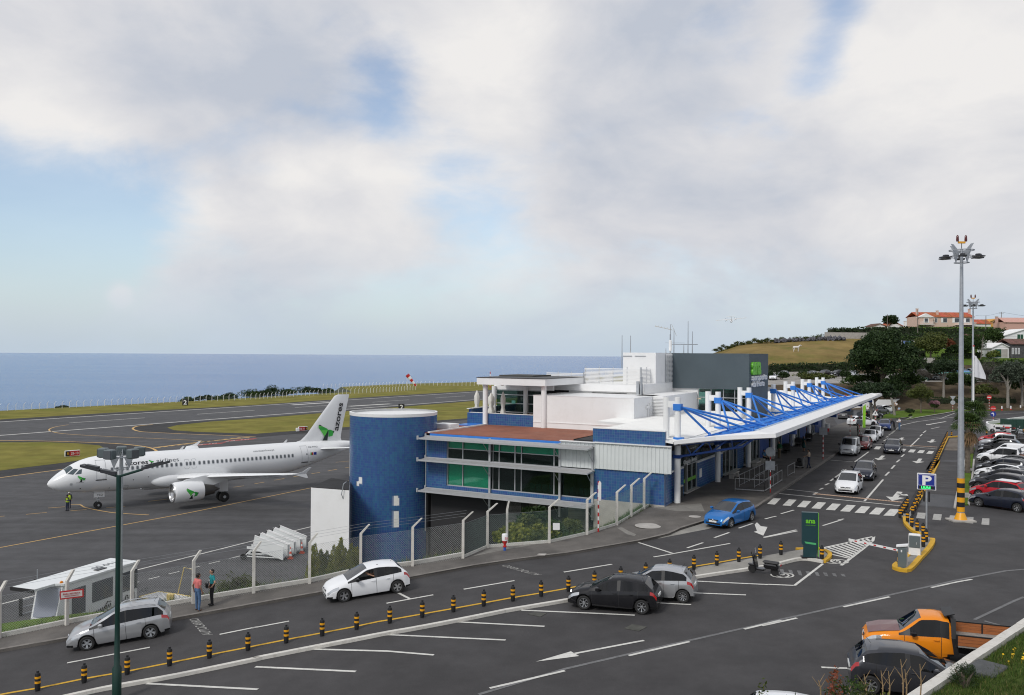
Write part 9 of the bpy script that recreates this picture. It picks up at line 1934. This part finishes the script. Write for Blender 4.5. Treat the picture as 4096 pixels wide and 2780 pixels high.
for i,(x,y0,y1,lb)in enumerate([(520,500,395,'left dry stalk rising from the near shrubbery'),(600,505,378,'forked dry stalk before the graphite car'),(632,505,380,'dry stalk right of the forked one'),(705,505,322,'tallest dry stalk against the graphite car'),(720,505,370,'bare stalk beside the tallest one'),(790,500,345,'thin dry stalk near the wall'),(290,470,425,'short dry stalk over the white roof'),(435,500,462,'stubby dry stalk in the shrubbery')]):
 f=k2(3050,2380,1.262);a,b=GY(*f(x,y0+40),20.3),GY(*f(x-12+6*(i%3),y1),20.3);o=thing('dry_stalk',lb,'plant stalk',tuple(a));h=b-a;mb=MB();mb.tube([(0,0,0),h*.5+Vector((.03,0,0)),h],[.02,.016,.008],6)
 for k in range(3):s=h*(.45+.17*k);mb.tube([s,s+Vector((.16*(-1)**k,.05,.22))],[.009,.004],4)
 mb.obj('stem',M_STALK,o)
# people and animals
M_SKIN=mat('skin',(.42,.24,.16),.55);M_SKIN2=mat('skin_tan',(.28,.15,.10),.55);M_HAIR=mat('dark_hair',(.015,.012,.010),.6);M_SHOE=mat('shoe_brown',(.10,.05,.03),.6);M_SHOEB=mat('shoe_black',(.015,.015,.016),.6);M_DENIM=mat('denim',(.07,.14,.26),.85,var=.2,scale=8);M_TBLACK=mat('black_trousers',(.012,.012,.014),.85);M_NAVYT=mat('navy_trousers',(.012,.02,.05),.85)
def cloth(n,c):return MATS.get(n)or mat(n,c,.85,var=.08,scale=6)
def capmesh(mb,a,b,r0,r1,n=12):
 a,b=Vector(a),Vector(b);d=b-a;L=d.length
 if L<1e-4:mb.ball(a,r0,n=n,m=8);return
 d/=L;pts,rs=[],[]
 for k in range(5):t=math.pi/2*k/4;pts.append(a-d*r0*math.cos(t));rs.append(max(r0*math.sin(t),r0*.05))
 for k in range(5):t=math.pi/2*k/4;pts.append(b+d*r1*math.sin(t));rs.append(max(r1*math.cos(t),r1*.05))
 mb.tube(pts,rs,n)
def fuse(name,caps,mats,voxel,parent,smooth_it=4):
 """one continuous skin over all limbs; each face takes the material of the limb it lies on"""
 mb=MB()
 for(a,b,r0,r1,m)in caps:capmesh(mb,a,b,r0,r1)
 me=mb.mesh('tmp',mats[0]);o=bpy.data.objects.new('tmp',me);COL.objects.link(o)
 md=o.modifiers.new('r','REMESH');md.mode='VOXEL';md.voxel_size=voxel;sm_=o.modifiers.new('s','SMOOTH');sm_.iterations=smooth_it;sm_.factor=.45
 bpy.context.view_layer.update();out=bpy.data.meshes.new_from_object(o.evaluated_get(bpy.context.evaluated_depsgraph_get()));COL.objects.unlink(o);bpy.data.objects.remove(o)
 out.name=name;out.materials.clear();[out.materials.append(m)for m in mats];n=len(out.polygons);c=np.empty(n*3);out.polygons.foreach_get('center',c);c=c.reshape(-1,3);best=np.full(n,9e9);idx=np.zeros(n,int)
 for(a,b,r0,r1,m)in caps:
  a,b=np.array(a,float),np.array(b,float);d=b-a;t=np.clip(((c-a)@d)/max(1e-9,d@d),0,1);ds=np.linalg.norm(c-a-t[:,None]*d,axis=1)-(r0+(r1-r0)*t);k=ds<best;best[k]=ds[k];idx[k]=m
 out.polygons.foreach_set('material_index',idx);out.polygons.foreach_set('use_smooth',[True]*n);out.update()
 return link(bpy.data.objects.new(name,out),parent)
def lerp3(a,b,t):return tuple(x+(y-x)*t for x,y in zip(a,b))
def person(label,loc,rz,shirt,legs,shoe=None,h=1.75,sleeve=.55,pose=None,skin=None,hair='short',voxel=.016,skirt=False,vest=None,hat=None,group=None):
 J=dict(an=(0,.10,.07),kn=(.03,.10,.50),hi=(0,.09,.93),sh=(0,.185,1.43),el=(-.03,.25,1.14),wr=(.06,.26,.90),pel=(0,0,.98),ch=(0,0,1.34),nk=(.01,0,1.50),hd=(.03,0,1.635),fwd=(1,0,0));two_={}
 pose=pose or{}
 for k in('an','kn','hi','sh','el','wr'):
  l=J[k];two_[k]={1:pose.get(k+'L',l),-1:pose.get(k+'R',(l[0],-l[1],l[2]))}
 for k in('pel','ch','nk','hd'):J[k]=pose.get(k,J[k])
 S_,K_,T_,B_=1,0,2,3;c=[];v=lambda a,b:tuple(x+y for x,y in zip(a,b))
 o=thing('person',label,'person',tuple(loc),rz,group);o.scale=(h/1.75,)*3
 for s in(1,-1):
  an,kn,hi,sh,el,wr=(two_[k][s]for k in('an','kn','hi','sh','el','wr'));c+=[(hi,kn,.092,.066,T_),(kn,an,.064,.048,T_),(v(an,(-.03,0,-.03)),v(an,(.15,.012*s,-.04)),.042,.034,B_)]
  c+=[(v(J['pel'],(0,s*.07,-.02)),v(J['pel'],(0,s*.06,.12)),.112,.105,T_ if not skirt else S_),(v(J['pel'],(0,s*.06,.12)),v(J['ch'],(0,s*.085,.02)),.108,.118,S_),(v(J['ch'],(0,s*.05,.06)),sh,.085,.066,S_)]
  m=lerp3(sh,el,sleeve)if sleeve<1 else el;c+=[(sh,m,.060,.052,S_)]+([(m,el,.046,.041,K_)]if sleeve<1 else[])+[(el,wr,.041,.030,K_ if sleeve<1.5 else S_)]
  if skirt:c+=[(hi,lerp3(hi,kn,.9),.13,.15,S_)]
  d=Vector(wr)-Vector(el);d.normalize();side=Vector((1,0,0))if abs(d.x)<.8 else Vector((0,0,1));side=(side-d*side.dot(d)).normalized();W_=Vector(wr);nrm_=d.cross(side)
  c.append((tuple(W_+side*.016),tuple(W_+d*.075+side*.018),.026,.022,K_));c.append((tuple(W_-side*.012),tuple(W_+d*.075-side*.018),.026,.022,K_))
  for q in range(4):
   f0=W_+d*.085+side*(.028-.019*q);ln=(.062,.072,.068,.052)[q];f1=f0+d*ln*.5+nrm_*.008*s;c+=[(tuple(f0),tuple(f1),.0095,.009,K_),(tuple(f1),tuple(f1+d*ln*.4+nrm_*.02*s),.009,.0075,K_)]
  t0=W_+d*.025+side*.03;t1=t0+d*.035+side*.028;c+=[(tuple(t0),tuple(t1),.012,.0105,K_),(tuple(t1),tuple(t1+d*.03),.0105,.009,K_)]
 hd=J['hd'];c+=[(J['ch'],J['nk'],.07,.052,S_),(J['nk'],v(hd,(-.01,0,-.05)),.054,.055,K_),(v(hd,(-.02,0,.03)),v(hd,(.015,0,.03)),.094,.085,K_),(v(hd,(.03,0,-.06)),v(hd,(.045,0,-.075)),.058,.045,K_),(v(hd,(.09,0,.02)),v(hd,(.113,0,-.02)),.012,.016,K_)]+[(v(hd,(.0,s*.088,.015)),v(hd,(-.005,s*.09,-.02)),.016,.012,K_)for s in(1,-1)]
 fuse('body',c,[skin or M_SKIN,shirt,legs,shoe or M_SHOEB],voxel,o)
 mb=MB();[mb.ball(v(hd,(.092,s*.032,.018)),.010,.012,.007,6,4)for s in(1,-1)];mb.box(hd[0]+.085,hd[0]+.100,-.024,.024,hd[2]-.062,hd[2]-.054);[mb.box(hd[0]+.092,hd[0]+.103,s*.034-.018,s*.034+.018,hd[2]+.036,hd[2]+.043)for s in(1,-1)];mb.obj('face_features',M_HAIR,o)
 if hair:
  mb=MB();mb.ball(v(hd,(-.022,0,.05)),.103,.094,.085,14,9);mb.ball(v(hd,(-.05,0,.0)),.075,.088,.085,12,8)
  if hair=='long':mb.ball(v(hd,(-.06,0,-.1)),.06,.085,.15,10,8)
  mb.obj('hair',M_HAIR,o,smooth=60)
 if hat:MB().lathe([(.115,0),(.105,.05),(.07,.09),(.01,.105)],14,v(hd,(-.01,0,.05))).obj('cap',hat,o,smooth=40)
 if vest:
  mb=MB();P=J['pel'];C_=J['ch'];prof_=[(P[2]-.02,.215,.145),(P[2]+.12,.205,.14),(C_[2],.225,.15),(C_[2]+.09,.17,.12)];n=16
  for z,ry,rx in prof_:mb.v+=[(P[0]+rx*math.cos(2*math.pi*k/n),ry*math.sin(2*math.pi*k/n),z)for k in range(n)]
  mb.f=[(i*n+k,i*n+(k+1)%n,(i+1)*n+(k+1)%n,(i+1)*n+k)for i in range(3)for k in range(n)];mb.mi=[0]*len(mb.f);mb.obj('vest',vest,o,smooth=60);mb=MB()
  for z,k in((P[2]+.1,1.005),(P[2]+.24,1.0)):mb.lathe([(1,z),(1,z+.05)],16,cap=False)
  mb.v=[(x*.146,y*.219,z)for x,y,z in mb.v];mb.obj('reflective_tape',M_GALV,o)
 return o
def arm(**k):return k
HIP=dict(elL=(-.08,.33,1.16),wrL=(.06,.23,.99));FOLD=dict(elL=(.05,.26,1.18),wrL=(.24,.10,1.17),elR=(.05,-.26,1.18),wrR=(.24,-.10,1.12));WALK=dict(anL=(.16,.09,.08),knL=(.14,.1,.51),anR=(-.18,-.09,.09),knR=(-.02,-.1,.5),elL=(-.1,.25,1.15),wrL=(-.04,.27,.92),elR=(.05,-.25,1.15),wrR=(.2,-.25,.98));PUSH=dict(elL=(.1,.25,1.2),wrL=(.38,.2,1.08),elR=(.1,-.25,1.2),wrR=(.38,-.2,1.08),anL=(.12,.1,.07),anR=(-.12,-.1,.07))
def SIT(z=.55):return dict(pel=(0,0,z),ch=(-.03,0,z+.36),nk=(-.02,0,z+.52),hd=(.0,0,z+.655),hiL=(.05,.1,z-.03),hiR=(.05,-.1,z-.03),knL=(.46,.12,z-.02),knR=(.46,-.12,z-.02),anL=(.48,.12,z-.44),anR=(.5,-.12,z-.44),shL=(-.03,.185,z+.45),shR=(-.03,-.185,z+.45),elL=(.08,.24,z+.18),wrL=(.32,.15,z+.12),elR=(.08,-.24,z+.18),wrR=(.32,-.15,z+.12))
p=G(*Q2(1787,812),.13);person('man in a salmon pink polo shirt and blue jeans seen from behind on the pavement',p,R(55),cloth('salmon_shirt',(.58,.16,.15)),M_DENIM,M_SHOE,1.78,.6,dict(elL=(-.06,.3,1.15),wrL=(.02,.33,.92),anL=(.05,.16,.07),anR=(-.03,-.14,.07),knL=(.03,.13,.5),knR=(.02,-.12,.5)),M_SKIN2,voxel=.0125)
p=G(*Q2(1917,762),.13);tm_=person('man in a teal polo shirt and black trousers facing the man in pink',p,R(212),cloth('teal_shirt',(.012,.25,.27)),M_TBLACK,M_SHOEB,1.74,.6,dict(elL=(-.05,.34,1.17),wrL=(.05,.21,.97),elR=(0,-.26,1.14),wrR=(.08,-.2,.92)),voxel=.0125)
MB().box(.16,.172,.02,.11,1.22,1.29).obj('name_badge',M_WPAINT,tm_);MB().tube([(-.1,.15,1.5),(.05,.14,1.49),(.14,.02,1.3),(.16,-.08,1.12),(.14,-.14,1.0)],.014,5).obj('bag_strap',M_BLACK,tm_);mb=MB();[mb.box(.1+.0,.115,s*.034-.026,s*.034+.026,1.64,1.665)for s in(1,-1)];mb.obj('glasses',M_BLACK,tm_)
bg_=thing('shoulder_bag','small black bag hanging at the hip of the man in teal','bag',tuple(p+Vector((math.cos(R(212))*.19-.08,math.sin(R(212))*.19,.86))),R(212));MB().bev(-.05,.05,-.15,.15,0,.24,.03).obj('bag_body',M_BLACK,bg_);MB().bev(.045,.06,-.14,.14,.1,.23,.01).obj('flap',M_RUB,bg_)
HV=cloth('hi_vis_yellow',(.55,.75,.02));p=GZ(*Q1(613,1492),0);person('ground worker in a yellow vest standing nearer the camera by the aircraft nose',p,R(250),M_NAVYT,M_NAVYT,None,1.74,1.6,FOLD,vest=HV,hat=M_BLACK);p=GZ(*Q1(630,1468),0);person('second yellow vested ground worker, wearing a white cap, behind the first',p,R(270),M_NAVYT,M_NAVYT,None,1.8,1.6,None,vest=HV,hat=M_WPAINT)
p=G(*ZL(590,1018),.13);person('man in a striped shirt pushing a luggage trolley at the pavement edge',p,R(150),mat('striped_shirt',(.36,.29,.22),.85),M_NAVYT,M_SHOEB,1.75,.6,PUSH);tr_=MB();q=p+Vector((-.75,.1,0));o=thing('luggage_trolley','trolley with a dark bag pushed by the man in the striped shirt','trolley',tuple(q),R(150));MB().box(-.3,.45,-.28,.28,.16,.2).obj('platform',M_RAIL,o);MB().tube([(-.28,-.26,.18),(-.35,-.26,1.0),(-.35,.26,1.0),(-.28,.26,.18)],.02,6).obj('handle',M_RAIL,o);MB().bev(-.2,.4,-.25,.25,.2,.55,.05).obj('suitcase',M_RUB,o);MB().bev(-.15,.3,-.2,.2,.56,.92,.08).obj('bag',M_BLACK,o)
for y in(-.22,.22):
 for x in(-.2,.35):MB().lathe([(.07,-.02),(.07,.02)],10,(x,y,.08),'Y').obj('wheel',M_RUB,o)
p=G(*ZL(498,725),.13);person('woman in a teal patterned skirt standing under the canopy',p,R(20),cloth('dark_green_top',(.02,.07,.07)),M_SKIN2,M_SHOEB,1.66,.3,None,M_SKIN2,'long',skirt=True)
p=G(*ZL(72,845),.13);person('person in a green jacket standing by a canopy column',p,R(200),cloth('green_jacket',(.015,.12,.05)),cloth('khaki_trousers',(.13,.10,.06)),M_SHOEB,1.75,1.6,HIP)
p=AB(27.0,-.95,7.03);person('man in a blue shirt sitting on a bench under the canopy',(*p[:2],7.03),R(-61),cloth('steel_blue_shirt',(.03,.11,.20)),M_TBLACK,M_SHOEB,1.74,.6,SIT(.55))
p=G(*ZL(1447,472));person('man in a grey shirt and olive trousers standing by the striped forecourt',p,R(-20),cloth('grey_shirt',(.14,.14,.13)),cloth('olive_trousers',(.05,.05,.035)),M_SHOEB,1.75,.6,FOLD)
p=G(*Z3b(155,750));person('man in a white T-shirt and jeans reading a paper on the road',p,R(190),cloth('white_shirt',(.70,.70,.72)),M_DENIM,M_SHOEB,1.8,.55,FOLD);o=tag(MB().box(-.1,.1,-.005,.005,-.09,.09).obj('paper_sheet',M_WPAINT),'white sheet of paper held by the man in the white T-shirt','paper');o.location=(p.x-.36,p.y-.06,p.z+1.28)
p=G(*Z3b(62,752));person('man in dark clothes leaning on the royal blue car',p,R(172),cloth('black_jumper',(.02,.022,.03)),M_TBLACK,M_SHOEB,1.78,1.6,dict(ch=(.18,0,1.28),nk=(.28,0,1.42),hd=(.36,0,1.53),shL=(.2,.185,1.36),shR=(.2,-.185,1.36),elL=(.36,.24,1.15),wrL=(.5,.2,1.0),elR=(.34,-.24,1.14),wrR=(.48,-.22,.98),anL=(-.22,.12,.07),anR=(-.1,-.12,.07),knL=(-.1,.11,.5),knR=(-.02,-.11,.5)))
for(x,y),f,lb,ps,sh,dz in[((100,430),Z3b,'person in a pale shirt standing by the white garden wall',FOLD,'white_shirt',0),((70,432),Z3b,'tanned bare-armed man standing beside the person in the pale shirt',HIP,'sand_shirt',0),((148,434),Z3b,'person in light blue sitting on the ground by the white garden wall',SIT(.18),'pale_blue_shirt',0),((1338,842),ZR2,'woman with a rucksack standing by the sign at the crossover tail',None,'dusty_shirt',0),((1492,640),ZR2,'person in a white shirt standing left of the off-roader',None,'white_shirt',0),((1575,640),ZR2,'person in white sitting by the garden wall behind the off-roader',SIT(.5),'white_shirt',0)]:
 q=G(*f(x,y));person(lb,q,R(210+x%70),cloth(sh,dict(sand_shirt=(.35,.24,.17),pale_blue_shirt=(.3,.4,.52),dusty_shirt=(.2,.14,.12)).get(sh,(.7,.7,.72))),M_DENIM if x%2 else cloth('khaki_trousers',(.13,.10,.06)),M_SHOEB,1.72,.5,ps,voxel=.022)
S1=SPEC['hatch'];sx_=S1['wb']/2+S1['fo']-S1['xw']-.38;dm=clio.matrix_basis@Vector((sx_-.1,.36,.06));dv=SIT(.66);dv.update(elL=(.16,.27,.92),wrL=(.42,.2,1.0),elR=(.14,-.24,.9),wrR=(.42,-.18,.98));person('driver in a white T-shirt at the open window of the white hatchback',dm,clio.rotation_euler.z,cloth('white_shirt',(.7,.7,.72)),M_TBLACK,M_SHOEB,1.68,.5,dv)
for o in list(clio.children):
 if o.name.startswith('side_window')and sum(v.co.y for v in o.data.vertices)>0 and sum(v.co.x for v in o.data.vertices)/max(1,len(o.data.vertices))>-.1:bpy.data.objects.remove(o)
q=Vector(onhill(Z1b,1170,238));hs_=thing('horse','white horse standing on the dry pasture','horse',tuple(q+Vector((0,0,.05))),R(8));hs_.scale=(1.18,)*3;c=[((-.55,0,1.12),(.45,0,1.15),.30,.29,0),((.5,0,1.22),(.98,0,1.62),.21,.12,0),((.98,0,1.64),(1.38,0,1.46),.115,.065,0),((-.72,0,1.2),(-.86,0,.75),.07,.05,0)]+[((.93,s*.06,1.72),(.92,s*.07,1.84),.03,.012,0)for s in(1,-1)]
for s in(1,-1):c+=[((.48,s*.15,1.0),(.5,s*.15,.58),.11,.065,0),((.5,s*.15,.58),(.46+.08*s,s*.15,.06),.055,.05,0),((-.55,s*.15,1.05),(-.48,s*.16,.72),.17,.09,0),((-.48,s*.16,.72),(-.68,s*.16,.5),.075,.055,0),((-.68,s*.16,.5),(-.62+.1*s,s*.16,.06),.05,.05,0)]
fuse('body',c,[mat('white_coat',(.66,.63,.58),.8)],.035,hs_);mb=MB();mb.slab([(.55,-.02,1.48),(1.0,-.02,1.84),(.95,-.02,1.6),(.6,-.02,1.3)],(0,.04,0));mb.obj('mane',mat('grey_mane',(.4,.38,.34),.9),hs_);mb=MB();[mb.ball((1.12,s*.1,1.62),.022)for s in(1,-1)];mb.obj('eyes',M_BLACK,hs_)
# labels that count along a row, unused materials
ORD='first second third fourth fifth sixth seventh eighth ninth tenth eleventh twelfth thirteenth fourteenth fifteenth sixteenth seventeenth eighteenth nineteenth twentieth'.split()
def ordn(i):return ORD[i]if i<20 else('twenty-'+ORD[i-20]if i<29 else('thirtieth' if i==29 else('thirty-'+ORD[i-30]if i<39 else 'last')))
ROWS={'striped bollards along the yellow line of the long traffic island':('{} striped bollard along the yellow line, counted from the bottom left corner',0),'dense row of striped bollards beside the lane':('{} bollard of the dense straight row, counted from the zebra crossing',1),'bollards on the curved barrier island':('{} bollard on the curved kerb, counted from the zebra towards the ticket machine',2),'second file of bollards by the zebra crossing':('{} bollard of the short second file doubling the dense row, from its near end',1),'terrace chairs':('{} brown terrace chair by the restaurant windows, counted from the left',0),'red and white verge posts':('{} red and white verge post on the far bend, from the left',0),'hydrangeas at the foot of the dark hedge':('{} pale blue hydrangea along the dark clipped hedge, from the left',0),'coastal shrubs along the cliff edge':('{} dark cliff shrub behind the airfield fence, counted from the left',0),'reed clumps along the pasture ridge':('{} reed clump along the stone wall on the pasture ridge, from the left',0),'weeds behind the fence':('{} dry weed clump behind the fence beside the two men, from the left',0)}
for g_,(fmt,md_)in ROWS.items():
 L_=[o for o in bpy.data.objects if o.get('group')==g_ and o.parent is None];L_.sort(key=(lambda o:o.location.x/o.location.y)if md_==0 else((lambda o:o.location.y)if md_==1 else(lambda o:-o.location.y)))
 for i,o in enumerate(L_):o['label']=fmt.format(ordn(i))
